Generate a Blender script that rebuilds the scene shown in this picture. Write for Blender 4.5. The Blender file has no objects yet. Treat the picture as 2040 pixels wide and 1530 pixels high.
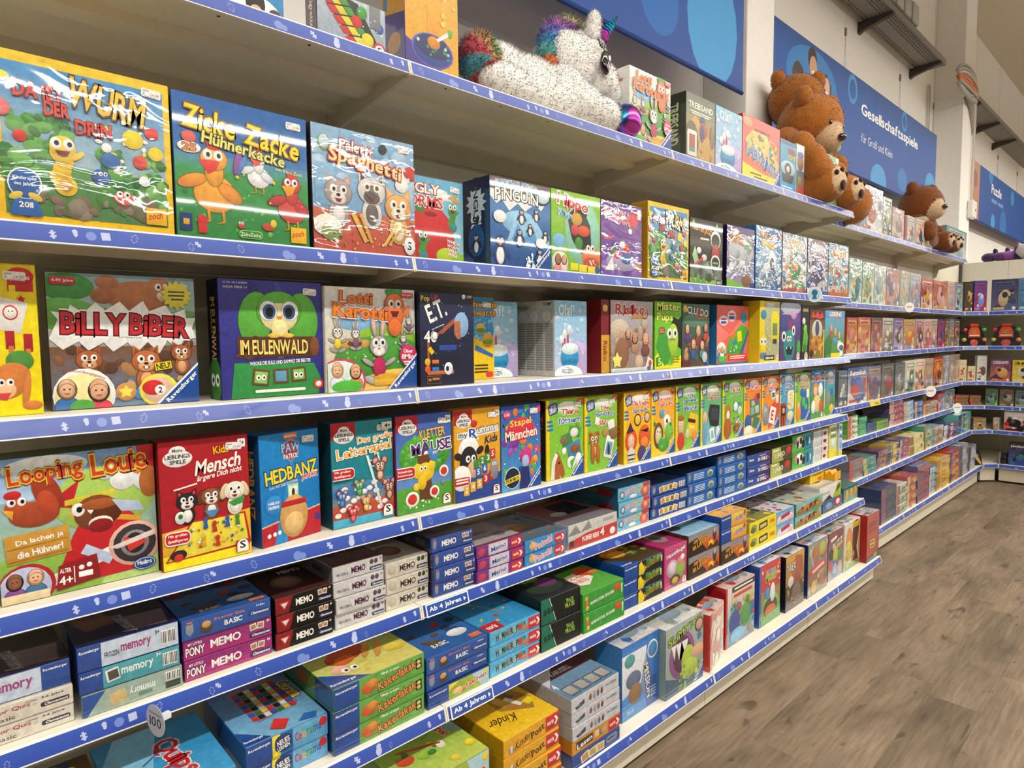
import bpy, math, random
from mathutils import Vector, Matrix
from mathutils.geometry import tessellate_polygon

sc = bpy.context.scene
COL = sc.collection

# ------------------------------------------------------------------ camera
def cam_axes(yaw, pitch, roll):
    y, p, r = (math.radians(a) for a in (yaw, pitch, roll))
    f = Vector((math.sin(y)*math.cos(p), math.cos(y)*math.cos(p), math.sin(p)))
    rt = Vector((math.cos(y), -math.sin(y), 0)); up = rt.cross(f)
    return f, rt*math.cos(r)+up*math.sin(r), -rt*math.sin(r)+up*math.cos(r)
_f, _r, _u = cam_axes(-47.0123, -4.157, -0.6219)
cam = bpy.data.cameras.new('camera'); camo = bpy.data.objects.new('camera', cam); COL.objects.link(camo)
camo.matrix_world = Matrix(((_r.x, _u.x, -_f.x, 1.4759), (_r.y, _u.y, -_f.y, 0.0), (_r.z, _u.z, -_f.z, 1.5151), (0, 0, 0, 1)))
cam.sensor_width = 36; cam.lens = 1273.797/2040*36; cam.clip_start = .02
sc.camera = camo

# ------------------------------------------------------------------ world, ceiling lamps, exposure
w = bpy.data.worlds.new('shop_ambience'); sc.world = w; w.use_nodes = True
bgn = w.node_tree.nodes['Background']; bgn.inputs[0].default_value = (.92, .95, 1, 1); bgn.inputs[1].default_value = .06
LIGHT_Z = 4.5
def lamp_row(x, y0, y1, power):      # rows of hanging tube lamps: most of the light goes down, some up to the ceiling
    y = y0
    while y < y1:
        for up in (0, 1):
            d = bpy.data.lights.new('tube_light', 'AREA'); d.shape = 'RECTANGLE'; d.size = .17; d.size_y = 2.88; d.energy = power*(.3 if up else 1); d.color = (1, .96, .89)
            o = bpy.data.objects.new('tube_light', d); COL.objects.link(o); o.location = (x, y+1.45, LIGHT_Z+.02*up); o.rotation_euler = (math.pi*up, 0, 0)
        y += 3.0
lamp_row(2.5, -4.3, 16, 112)
lamp_row(7.95, -4.3, 34, 112)
lamp_row(13.4, -4.3, 34, 112)
vs = sc.view_settings; vs.view_transform = 'Standard'; vs.look = 'None'; vs.exposure = -0.22; vs.gamma = 1; vs.use_curve_mapping = False

# ------------------------------------------------------------------ helpers
def lin(c):
    return c/12.92 if c <= .04045 else ((c+.055)/1.055)**2.4
_hx = {}
def hx(h):
    if not isinstance(h, str): return h
    if h not in _hx:
        s = h.lstrip('#'); _hx[h] = tuple(lin(int(s[i:i+2], 16)/255) for i in (0, 2, 4))+(1.0,)
    return _hx[h]
def tag(o, label, cat, group=None, kind=None):
    if label: o['label'] = label
    if cat: o['category'] = cat
    if group: o['group'] = group
    if kind: o['kind'] = kind
    return o
def empty(name, loc, rz=0):
    o = bpy.data.objects.new(name, None); COL.objects.link(o); o.location = loc; o.rotation_euler = (0, 0, rz); o.empty_display_size = .05
    return o
def mesh_obj(name, v, f, cols=None, mat=None, parent=None, smooth=False, loc=None):
    me = bpy.data.meshes.new(name); me.from_pydata(v, [], f)
    if cols is not None:
        ca = me.color_attributes.new('Col', 'FLOAT_COLOR', 'POINT')
        ca.data.foreach_set('color', [x for c in cols for x in c])
    if mat: me.materials.append(mat)
    if smooth: me.polygons.foreach_set('use_smooth', [True]*len(me.polygons))
    me.update()
    o = bpy.data.objects.new(name, me); COL.objects.link(o)
    if loc is not None: o.location = loc
    if parent: o.parent = parent
    return o
class MB:
    def __init__(s): s.v = []; s.f = []; s.c = []
    def add(s, vs, fs, c='#ffffff'):
        n = len(s.v); s.v += [tuple(q) for q in vs]; s.f += [tuple(i+n for i in q) for q in fs]; s.c += [hx(c)]*len(vs); return s
    def box(s, x0, x1, y0, y1, z0, z1, c='#ffffff', b=0):
        if not b:
            return s.add([(x0,y0,z0),(x1,y0,z0),(x1,y1,z0),(x0,y1,z0),(x0,y0,z1),(x1,y0,z1),(x1,y1,z1),(x0,y1,z1)],
                  [(0,3,2,1),(4,5,6,7),(0,1,5,4),(1,2,6,5),(2,3,7,6),(3,0,4,7)], c)
        vs = []
        for cz, oz in ((z0, b), (z1, -b)):
            for (cx, ox), (cy, oy) in (((x0,b),(y0,b)),((x1,-b),(y0,b)),((x1,-b),(y1,-b)),((x0,b),(y1,-b))):
                vs += [(cx, cy+oy, cz+oz), (cx+ox, cy, cz+oz), (cx+ox, cy+oy, cz)]
        A = lambda k, a: k*3+a
        fs = [(A(0,2),A(3,2),A(2,2),A(1,2)), (A(4,2),A(5,2),A(6,2),A(7,2)), (A(0,1),A(1,1),A(5,1),A(4,1)), (A(1,0),A(2,0),A(6,0),A(5,0)),
              (A(2,1),A(3,1),A(7,1),A(6,1)), (A(3,0),A(0,0),A(4,0),A(7,0)),
              (A(0,1),A(0,2),A(1,2),A(1,1)), (A(1,0),A(1,2),A(2,2),A(2,0)), (A(2,1),A(2,2),A(3,2),A(3,1)), (A(3,0),A(3,2),A(0,2),A(0,0)),
              (A(4,1),A(5,1),A(5,2),A(4,2)), (A(5,0),A(6,0),A(6,2),A(5,2)), (A(6,1),A(7,1),A(7,2),A(6,2)), (A(7,0),A(4,0),A(4,2),A(7,2)),
              (A(0,0),A(0,1),A(4,1),A(4,0)), (A(1,1),A(1,0),A(5,0),A(5,1)), (A(2,0),A(2,1),A(6,1),A(6,0)), (A(3,1),A(3,0),A(7,0),A(7,1)),
              (A(0,0),A(0,2),A(0,1)), (A(1,1),A(1,2),A(1,0)), (A(2,0),A(2,2),A(2,1)), (A(3,1),A(3,2),A(3,0)),
              (A(4,0),A(4,1),A(4,2)), (A(5,1),A(5,0),A(5,2)), (A(6,0),A(6,1),A(6,2)), (A(7,1),A(7,0),A(7,2))]
        return s.add(vs, fs, c)
    def prism_y(s, prof, y0, y1, c='#ffffff'):      # closed XZ profile drawn out along Y
        n = len(prof); vs = [(x, y0, z) for x, z in prof]+[(x, y1, z) for x, z in prof]
        fs = [(i, (i+1) % n, n+(i+1) % n, n+i) for i in range(n)]
        for t in tessellate_polygon([[Vector((x, z, 0)) for x, z in prof]]):
            fs.append(tuple(t)); fs.append(tuple(n+i for i in reversed(t)))
        return s.add(vs, fs, c)
    def prism_z(s, poly, z0, z1, c='#ffffff'):
        n = len(poly); vs = [(x, y, z0) for x, y in poly]+[(x, y, z1) for x, y in poly]
        fs = [(i, (i+1) % n, n+(i+1) % n, n+i) for i in range(n)]
        for t in tessellate_polygon([[Vector((x, y, 0)) for x, y in poly]]):
            fs.append(tuple(reversed(t))); fs.append(tuple(n+i for i in t))
        return s.add(vs, fs, c)
    def tube(s, pts, r, n=8, c='#ffffff', r1=None):
        pts = [Vector(q) for q in pts]; vs = []; fs = []; m = len(pts)
        for i, q in enumerate(pts):
            d = (pts[min(i+1, m-1)]-pts[max(i-1, 0)]).normalized(); a = d.orthogonal().normalized() if i == 0 else (a-d*a.dot(d)).normalized(); b = d.cross(a)
            rr = r if r1 is None else r+(r1-r)*i/(m-1)
            vs += [q+(a*math.cos(t)+b*math.sin(t))*rr for t in (2*math.pi*k/n for k in range(n))]
        for i in range(m-1):
            fs += [(i*n+k, i*n+(k+1) % n, (i+1)*n+(k+1) % n, (i+1)*n+k) for k in range(n)]
        fs += [tuple(reversed(range(n))), tuple(range((m-1)*n, m*n))]
        return s.add(vs, fs, c)
    def ball(s, cx, cy, cz, rx, ry, rz, c='#ffffff', nu=14, nv=9, M=None):
        vs = [(0, 0, -1)]; fs = []
        for i in range(1, nv):
            ph = -math.pi/2+math.pi*i/nv
            vs += [(math.cos(ph)*math.cos(2*math.pi*k/nu), math.cos(ph)*math.sin(2*math.pi*k/nu), math.sin(ph)) for k in range(nu)]
        vs.append((0, 0, 1))
        fs += [(0, 1+(k+1) % nu, 1+k) for k in range(nu)]
        for i in range(nv-2):
            fs += [(1+i*nu+k, 1+i*nu+(k+1) % nu, 1+(i+1)*nu+(k+1) % nu, 1+(i+1)*nu+k) for k in range(nu)]
        L = len(vs)-1; fs += [(L, L-nu+k, L-nu+(k+1) % nu) for k in range(nu)]
        q = [Vector((x*rx, y*ry, z*rz)) for x, y, z in vs]
        if M is not None: q = [M @ a for a in q]
        return s.add([a+Vector((cx, cy, cz)) for a in q], fs, c)
    def build(s, name, mat, parent=None, smooth=False, loc=None):
        return mesh_obj(name, s.v, s.f, s.c, mat, parent, smooth, loc)

# ------------------------------------------------------------------ materials
def new_mat(name):
    m = bpy.data.materials.new(name); m.use_nodes = True
    return m, m.node_tree.nodes, m.node_tree.links, m.node_tree.nodes['Principled BSDF']
def col_mat(name, rough=.45, spec=.4, coat=0, crough=.03, bump=0, bscale=14, metal=0, grain=0, gscale=30, cior=1.5):
    m, n, l, b = new_mat(name)
    a = n.new('ShaderNodeAttribute'); a.attribute_name = 'Col'; src = a.outputs['Color']
    if grain:
        t = n.new('ShaderNodeTexNoise'); t.inputs['Scale'].default_value = gscale; t.inputs['Detail'].default_value = 5; t.inputs['Roughness'].default_value = .65
        tcg = n.new('ShaderNodeTexCoord'); l.new(tcg.outputs['Object'], t.inputs['Vector'])
        mr = n.new('ShaderNodeMapRange'); mr.inputs[1].default_value = .3; mr.inputs[2].default_value = .7; mr.inputs[3].default_value = 1-grain; mr.inputs[4].default_value = 1+grain*.4; l.new(t.outputs['Fac'], mr.inputs[0])
        mx = n.new('ShaderNodeMix'); mx.data_type = 'RGBA'; mx.blend_type = 'MULTIPLY'; mx.inputs[0].default_value = 1
        l.new(src, mx.inputs[6]); l.new(mr.outputs[0], mx.inputs[7]); src = mx.outputs[2]
    l.new(src, b.inputs['Base Color'])
    b.inputs['Roughness'].default_value = rough; b.inputs['Specular IOR Level'].default_value = spec; b.inputs['Metallic'].default_value = metal
    b.inputs['Coat Weight'].default_value = coat; b.inputs['Coat Roughness'].default_value = crough; b.inputs['Coat IOR'].default_value = cior
    if bump:
        g = n.new('ShaderNodeTexCoord'); o = n.new('ShaderNodeObjectInfo'); ad = n.new('ShaderNodeVectorMath'); ad.operation = 'ADD'
        mp = n.new('ShaderNodeMapping'); mp.inputs['Scale'].default_value = (1, .8, 1.5)
        t = n.new('ShaderNodeTexNoise'); t.inputs['Scale'].default_value = bscale; t.inputs['Detail'].default_value = 2.5; t.inputs['Roughness'].default_value = .45; t.inputs['Distortion'].default_value = .8
        bp = n.new('ShaderNodeBump'); bp.inputs['Strength'].default_value = bump; bp.inputs['Distance'].default_value = .02
        sc_ = n.new('ShaderNodeVectorMath'); sc_.operation = 'SCALE'; sc_.inputs['Scale'].default_value = 37; l.new(o.outputs['Location'], sc_.inputs[0])
        l.new(g.outputs['Object'], ad.inputs[0]); l.new(sc_.outputs[0], ad.inputs[1]); l.new(ad.outputs[0], mp.inputs[0]); l.new(mp.outputs[0], t.inputs['Vector'])
        l.new(t.outputs['Fac'], bp.inputs['Height']); l.new(bp.outputs['Normal'], b.inputs['Coat Normal'])
    return m
M_CARD = col_mat('printed_card', .42, .35, grain=.2, gscale=70)
M_GLOSS = col_mat('glossy_printed_card', .35, .4, 1, .03, grain=.2, gscale=70, cior=1.6)
M_WRAP = col_mat('shrink_wrapped_card', .35, .4, 1, .03, .10, 8, grain=.2, gscale=70, cior=1.9)
M_WRAP2 = col_mat('crinkled_film_card', .35, .4, 1, .045, .22, 11, grain=.2, gscale=70, cior=2.1)
M_RAIL = col_mat('rail_label_strip', .4, .4, .8, .16, .06, 6)
M_PLASTIC = col_mat('white_plastic', .35, .45)
M_METAL = col_mat('cream_painted_steel', .45, .4, grain=.05)
M_WALL = col_mat('painted_plaster', .85, .2, grain=.04)
M_DARK = col_mat('dark_matter', .7, .2)
M_BANNER = col_mat('banner_fabric', .5, .3)
M_STEEL = col_mat('galvanised_steel', .5, .5, metal=.4, grain=.2)
MATS = {0: M_CARD, 1: M_GLOSS, 2: M_WRAP, 3: M_WRAP2}

# ------------------------------------------------------------------ lettering: glyph outlines from the built-in font
GL = {}
def load_glyphs():
    chars = sorted(set("ABCDEFGHIJKLMNOPQRSTUVWXYZabcdefghijklmnopqrstuvwxyzÄÖÜäöüß0123456789€.,:;!?+-&'\"()/"))
    jobs = []
    for st, off in (('n', .0), ('b', .022), ('o', .075)):
        for ch in chars:
            cu = bpy.data.curves.new('glyph', 'FONT'); cu.body = ch; cu.resolution_u = 2; cu.offset = off; cu.fill_mode = 'FRONT'
            o = bpy.data.objects.new('glyph', cu); COL.objects.link(o); jobs.append((st, ch, o, cu))
    dg = bpy.context.evaluated_depsgraph_get(); dg.update()
    for st, ch, o, cu in jobs:
        me = o.evaluated_get(dg).to_mesh()
        v = [(q.co.x, q.co.y) for q in me.vertices]; f = [tuple(p.vertices) for p in me.polygons]
        GL[st, ch] = (v, f)
        o.evaluated_get(dg).to_mesh_clear()
    for st, ch, o, cu in jobs:
        bpy.data.objects.remove(o); bpy.data.curves.remove(cu)
    for ch in chars:
        v = GL['n', ch][0]; GL['w', ch] = (min(q[0] for q in v), max(q[0] for q in v))
load_glyphs()
def text_shape(s, style):
    x = 0; V = []; F = []
    for ch in s:
        if ch == ' ' or (style, ch) not in GL: x += .28; continue
        a, b = GL['w', ch]; v, f = GL[style, ch]; n = len(V)
        V += [(q[0]-a+x, q[1]) for q in v]; F += [tuple(i+n for i in t) for t in f]; x += (b-a)+.085
    return V, F, x-.085

# ------------------------------------------------------------------ flat print: coloured shapes on a face, in percent of width and height
class Art:
    STEP = 3e-5
    def __init__(s, w, h): s.detail = False; s.w = w; s.h = h; s.v = []; s.f = []; s.c = []; s.k = 1
    def poly(s, pts, fs, cols):
        n = len(s.v); z = s.k*s.STEP; s.v += [(x, y, z) for x, y in pts]; s.f += [tuple(i+n for i in q) for q in fs]; s.c += cols; s.k += 1
    def clip(s, pts):
        for ax, lim, sg in ((0, 0, 1), (0, 100, -1), (1, 0, 1), (1, 100, -1)):
            if all((p[ax]-lim)*sg >= 0 for p in pts): continue
            out = []
            for i, b in enumerate(pts):
                a = pts[i-1]; ia, ib = (a[ax]-lim)*sg >= 0, (b[ax]-lim)*sg >= 0
                if ia != ib:
                    t = (lim-a[ax])/(b[ax]-a[ax]); out.append((a[0]+(b[0]-a[0])*t, a[1]+(b[1]-a[1])*t))
                if ib: out.append(b)
            pts = out
            if len(pts) < 3: return None
        return pts
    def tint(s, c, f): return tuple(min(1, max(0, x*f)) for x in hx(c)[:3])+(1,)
    def P(s, pts, c, c2=None):
        pts = s.clip(pts)
        if not pts: return
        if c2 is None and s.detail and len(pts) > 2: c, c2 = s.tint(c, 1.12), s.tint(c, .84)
        q = [(x*s.w/100, y*s.h/100) for x, y in pts]
        fs = [t for t in tessellate_polygon([[Vector((x, y, 0)) for x, y in q]])]
        ar = lambda t: (q[t[1]][0]-q[t[0]][0])*(q[t[2]][1]-q[t[0]][1])-(q[t[2]][0]-q[t[0]][0])*(q[t[1]][1]-q[t[0]][1])
        fs = [tuple(t) if ar(t) > 0 else tuple(reversed(t)) for t in fs]
        if c2 is None: cols = [hx(c)]*len(q)
        else:
            a, b = hx(c), hx(c2); ys = [y for _, y in q]; lo, hi = min(ys), max(ys)
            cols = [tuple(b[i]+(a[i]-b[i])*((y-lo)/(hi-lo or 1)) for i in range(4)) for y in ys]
        s.poly(q, fs, cols)
    def bg(s, c, c2=None): s.P([(0,0),(100,0),(100,100),(0,100)], c, c2); s.mottle(0, 0, 100, 100, c, c2)
    def mottle(s, x0, y0, x1, y1, c, c2=None):
        if not s.detail or (x1-x0)*(y1-y0) < 900: return
        R = random.Random(int(x0*7+y1*3+s.k)); a = hx(c); b = hx(c2 or c); d = s.detail; s.detail = False
        for i in range(int((x1-x0)*(y1-y0)/170)):
            x, y = R.uniform(x0, x1), R.uniform(y0, y1); t = (y-y0)/(y1-y0); g = R.uniform(.84, 1.16); r = R.uniform(1.2, 6)
            s.e(min(max(x, x0+1), x1-1), y, min(r, x-x0, x1-x), min(r*R.uniform(.3, .9)*s.w/s.h, y-y0, y1-y), tuple(min(1, (b[j]+(a[j]-b[j])*t)*g) for j in range(3))+(1,), R.uniform(-25, 25) if r > 2 else 0, n=8); s.k -= .8
        s.detail = d; s.k += 1
    def r(s, x0, y0, x1, y1, c, c2=None, rot=0):
        if not rot:
            s.P([(x0,y0),(x1,y0),(x1,y1),(x0,y1)], c, c2)
            return s.mottle(x0, y0, x1, y1, c, c2)
        cx, cy = (x0+x1)/2, (y0+y1)/2; s.P(s.rotp([(x0,y0),(x1,y0),(x1,y1),(x0,y1)], cx, cy, rot), c, c2)
    def rotp(s, pts, cx, cy, rot):
        a = math.radians(rot); k = s.w/s.h
        return [(cx+(x-cx)*math.cos(a)-(y-cy)/k*math.sin(a), cy+(x-cx)*k*math.sin(a)+(y-cy)*math.cos(a)) for x, y in pts]
    def rr(s, x0, y0, x1, y1, c, q=None, rot=0):
        q = q or min(x1-x0, (y1-y0)*s.h/s.w)*.35; k = s.w/s.h; pts = []
        for cx, cy, a0 in ((x1-q, y1-q*k, 0), (x0+q, y1-q*k, 90), (x0+q, y0+q*k, 180), (x1-q, y0+q*k, 270)):
            pts += [(cx+q*math.cos(math.radians(a0+d)), cy+q*k*math.sin(math.radians(a0+d))) for d in (0, 30, 60, 90)]
        if rot: pts = s.rotp(pts, (x0+x1)/2, (y0+y1)/2, rot)
        s.P(pts, c)
    def e(s, cx, cy, rx, ry=None, c='#ffffff', rot=0, c2=None, n=18):
        if ry is None: ry = rx*s.w/s.h
        pts = [(cx+rx*math.cos(2*math.pi*k/n), cy+ry*math.sin(2*math.pi*k/n)) for k in range(n)]
        if rot: pts = s.rotp(pts, cx, cy, rot)
        lo, hi = min(p[1] for p in pts), max(p[1] for p in pts)
        pts = s.clip(pts)
        if not pts: return
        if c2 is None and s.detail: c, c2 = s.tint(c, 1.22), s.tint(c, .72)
        n = len(pts); q = [(x*s.w/100, y*s.h/100) for x, y in pts]
        if c2 is None: s.poly(q, [tuple(range(n))], [hx(c)]*n)
        else:
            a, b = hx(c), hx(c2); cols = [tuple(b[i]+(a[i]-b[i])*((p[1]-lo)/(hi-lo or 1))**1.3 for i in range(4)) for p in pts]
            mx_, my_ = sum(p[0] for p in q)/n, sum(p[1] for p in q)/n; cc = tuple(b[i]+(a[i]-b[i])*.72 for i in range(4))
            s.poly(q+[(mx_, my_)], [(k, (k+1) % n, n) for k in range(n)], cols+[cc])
    def star(s, cx, cy, r1, r2, n, c, ph=90):
        k = s.w/s.h; s.P([(cx+(r1 if i % 2 == 0 else r2)*math.cos(math.radians(ph+180*i/n)), cy+k*(r1 if i % 2 == 0 else r2)*math.sin(math.radians(ph+180*i/n))) for i in range(2*n)], c)
    def t(s, txt, cx, cy, w, h, c, o=None, rot=0, sh=0, st='b', arc=0, o2=None):
        if w*s.w/100 < .0006: return
        layers = ([('o', o2, 1.0)] if o2 else [])+([('o', o, 1)] if o else [])+[(st, c, 1)]
        V0, F0, W = text_shape(txt, 'n')
        if not V0: return
        lo = min(q[1] for q in V0); hi = max(q[1] for q in V0); W = max(W, .01)
        sx = w*s.w/100/W; sy = h*s.h/100/(hi-lo or 1); a = math.radians(rot)
        for li, (sty, colr, gr) in enumerate(layers):
            V, F, _ = text_shape(txt, sty); pts = []
            ex = 1.12 if (o2 and li == 0) else 1
            for x, y in V:
                X = (x-W/2)*sx; Y = (y-(lo+hi)/2)*sy*ex; X += Y*sh
                if arc: Y += arc*s.h/100*(1-(2*X/(W*sx))**2)
                pts.append((cx*s.w/100+X*math.cos(a)-Y*math.sin(a), cy*s.h/100+X*math.sin(a)+Y*math.cos(a)))
            s.poly(pts, F, [hx(colr)]*len(pts))
    def sc(s, n, x0, y0, x1, y1, r0, r1, cols, seed=1, el=.6):
        R = random.Random(seed); 
        for i in range(n):
            r = R.uniform(r0, r1); s.e(R.uniform(x0, x1), R.uniform(y0, y1), r, r*s.w/s.h*R.uniform(el, 1), R.choice(cols), R.uniform(0, 180), n=9); s.k -= .75
        s.k += 1
    def ey(s, cx, cy, q, d=1.15, px=.15, iris=None):
        for sx in (-1, 1):
            s.e(cx+sx*q*d, cy, q, q*1.2*s.w/s.h, '#ffffff'); 
            if iris: s.e(cx+sx*q*d+q*px, cy, q*.68, None, iris)
            s.e(cx+sx*q*d+q*px, cy, q*.45, q*.55*s.w/s.h, '#141414')
    def an(s, kind, x, y, q, c, c2='#ffffff', c3='#e08a20'):
        K = s.w/s.h; 
        def E(dx, dy, rx, ry, cc, rot=0):
            if kind != 'worm' and rx > .3 and s.detail: d_ = s.detail; s.detail = False; s.e(x+dx*q, y+dy*q*K, rx*q+.45, ry*q*K+.45*K, s.tint(cc, .3), rot); s.detail = d_
            s.e(x+dx*q, y+dy*q*K, rx*q, ry*q*K, cc, rot)
        Pp = lambda pts, cc: s.P([(x+a*q, y+b*q*K) for a, b in pts], cc)
        if kind == 'hen':
            E(0,-1.2,1.15,1.05,c); E(.85,-1.1,.75,.4,c2,-35); E(-1.2,-.6,.8,.35,c2,20); E(0,0,.5,.8,c); E(0,.75,.72,.65,c)
            Pp([(-.3,1.25),(-.45,1.75),(-.1,1.55),(0,1.95),(.2,1.55),(.5,1.7),(.3,1.2)],'#d8342c')
            Pp([(-.85,.6),(.35,.7),(.1,.1),(-.35,-.15)],c3); s.ey(x-.05*q, y+.95*q*K, .25*q)
            for a in (-.4,.4): Pp([(a-.08,-2.1),(a+.08,-2.1),(a+.1,-2.8),(a-.4,-2.9),(a-.02,-2.7)],'#d88a20')
        elif kind == 'worm':
            for a, b, r in ((.1,-2.2,.75),(-.2,-1.6,.72),(-.1,-1,.6),(.1,-.4,.6),(0,.3,.85),(0,.75,.85)): E(a,b,r,r,c)
            E(.1,-2.1,.45,.55,c2); E(.95,.2,.55,.2,c,40); s.ey(x,y+1.0*q*K,.36*q); Pp([(-.5,.45),(.5,.5),(.3,.1),(0,-.02),(-.3,.1)],'#6a1820')
        elif kind in ('cat','dog','bear','mouse','fox'):
            E(0,-1.5,.75,1,c); E(0,-1.55,.45,.7,c2)
            if kind in ('cat','fox'):
                for a in (-1,1): Pp([(a*.95,.2),(a*.95,1.35),(a*.2,.8)],c); Pp([(a*.82,.4),(a*.82,1.1),(a*.4,.75)],c3)
            elif kind == 'dog':
                for a in (-1,1): E(a*1.0,.05,.38,.8,c3,a*18)
            elif kind == 'mouse':
                for a in (-1,1): E(a*.85,.9,.6,.65,c); E(a*.85,.9,.4,.45,'#e89a9a')
            else:
                for a in (-1,1): E(a*.75,.8,.36,.36,c); E(a*.75,.8,.2,.2,c3)
            E(0,0,1.05,.9,c); E(0,-.4,.6,.42,c2); s.ey(x,y+.2*q*K,.27*q,1.4); E(0,-.18,.17,.12,'#2a1a18'); Pp([(-.3,-.42),(.3,-.42),(.12,-.68),(-.12,-.68)],'#8a2028')
            if kind == 'fox' : Pp([(-.12,-.42),(.12,-.42),(.12,-.62),(-.12,-.62)],'#ffffff')
        elif kind == 'rabbit':
            for a in (-1,1): E(a*.42,1.75,.27,.95,c,-a*8); E(a*.42,1.75,.13,.75,'#e8b8b4',-a*8)
            E(0,-1.6,.62,.8,c3); 
            for a in (-1,1): E(a*1.05,-1.2,.6,.2,c,a*30); E(a*.7,-2.7,.75,.3,c,a*20)
            E(0,.1,.85,.85,c); E(0,-.3,.55,.38,c2); s.ey(x,y+.38*q*K,.3*q,1.05); E(0,-.1,.14,.1,'#d86a6a'); s.r(x-.12*q,y-.65*q*K,x+.12*q,y-.4*q*K,'#ffffff')
        elif kind == 'owl':
            E(0,-1.7,.75,.8,c2)
            for a in (-1,1): E(a*1.35,-.3,.95,1.5,c,a*6)
            E(0,.15,1.3,1.1,c); E(0,-.2,1.05,.8,c2)
            for a in (-1,1): E(a*.62,.15,.5,.55,'#ffffff'); E(a*.58,.1,.34,.4,'#3a5f9a'); E(a*.56,.08,.22,.28,'#101010')
            Pp([(-.18,-.15),(.18,-.15),(0,-.6)],'#d8843a')
        elif kind == 'peng':
            E(0,-.9,.8,1.15,c); E(0,-1,.5,.85,'#f4f4f4'); E(0,.35,.62,.55,c); E(-.95,-.7,.22,.7,c,-30); E(.95,-.7,.22,.7,c,30); s.ey(x,y+.45*q*K,.2*q); Pp([(-.3,.25),(.3,.25),(0,-.1)],'#f0a020')
        elif kind == 'kid':
            E(0,-1.7,1.1,1.0,c3); E(0,.1,.85,1.05,c2); E(0,.35,.72,.85,c); E(0,0,.68,.72,c); E(-.25,.15,.09,.09,'#2a1a18'); E(.25,.15,.09,.09,'#2a1a18'); Pp([(-.3,-.25),(.3,-.25),(.1,-.42),(-.1,-.42)],'#b84a4a')
        elif kind == 'veg':
            for a in (-.5,0,.5): E(a*.8,1.65,.3,.55,'#3f9a44',-a*40)
            E(0,.7,.85,.9,c); E(0,-.2,.75,1.0,c); E(0,-1,.6,.7,c); s.ey(x,y+.8*q*K,.27*q); Pp([(-.4,.25),(.4,.25),(.2,-.2),(-.2,-.2)],'#6a1820'); E(1.05,.2,.2,.6,c,-35); E(-.95,-.1,.2,.55,c,35)
        elif kind == 'horse':
            Pp([(-1,-2.4),(-.9,.2),(-.5,1.2),(-.2,1.6),(.2,1.2),(.9,-.3),(1.1,-1.1),(.7,-1.4),(.2,-.9),(.4,-2.4)],c); Pp([(-1.2,-2),(-1,.6),(-.4,1.5),(0,1.2),(-.5,.2),(-.6,-1.8)],c2); E(.15,.35,.14,.14,'#141414')
    def rav(s, big=.38):
        k = s.w/s.h; b = big*100; s.P([(100-b,0),(100,0),(100,b*k)],'#124a9c'); s.P([(100-b-2.2,0),(100-b,0),(100,b*k),(100,(b+2.2)*k)],'#e8eef6')
        s.t('Ravensburger', 100-b*.42, b*k*.42, b*1.05, b*k*.15, '#ffffff', rot=45)
    def sch(s, x=88, y=8, q=8):
        k = s.w/s.h; s.r(x-q,y-q*k,x+q,y+q*.9*k,'#b81e26'); s.e(x,y+q*.1*k,q*.85,None,'#f2efe8'); s.r(x-q*.85,y-q*k*.95,x+q*.85,y,'#f2efe8'); s.t('S',x,y+q*.15*k,q*.8,q*1.1*k,'#1a1a1a')
    def lieb(s):
        s.P([(0,84),(38,84),(38,100),(0,100)],'#b81e2a'); s.e(20,86.5,16,6.5,'#f6f4ee'); s.e(20,92,9,4.5,'#f6f4ee'); s.t('Meine',20,93,11,2.6,'#4a4a4a'); s.t('LIEBLINGS',20,88.2,27,3,'#1a1a1a'); s.t('SPIELE',20,84,17,3,'#1a1a1a')
    def run(s, cmds):
        for c in cmds:
            getattr(s, c[0])(*c[1:-1], **c[-1]) if isinstance(c[-1], dict) else getattr(s, c[0])(*c[1:])
    def build(s, name, o, u, v, mat, parent):
        o, u, v = Vector(o), Vector(u), Vector(v); n = u.cross(v)
        return mesh_obj(name, [tuple(o+u*x+v*y+n*z) for x, y, z in s.v], s.f, s.c, mat, parent)

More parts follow.
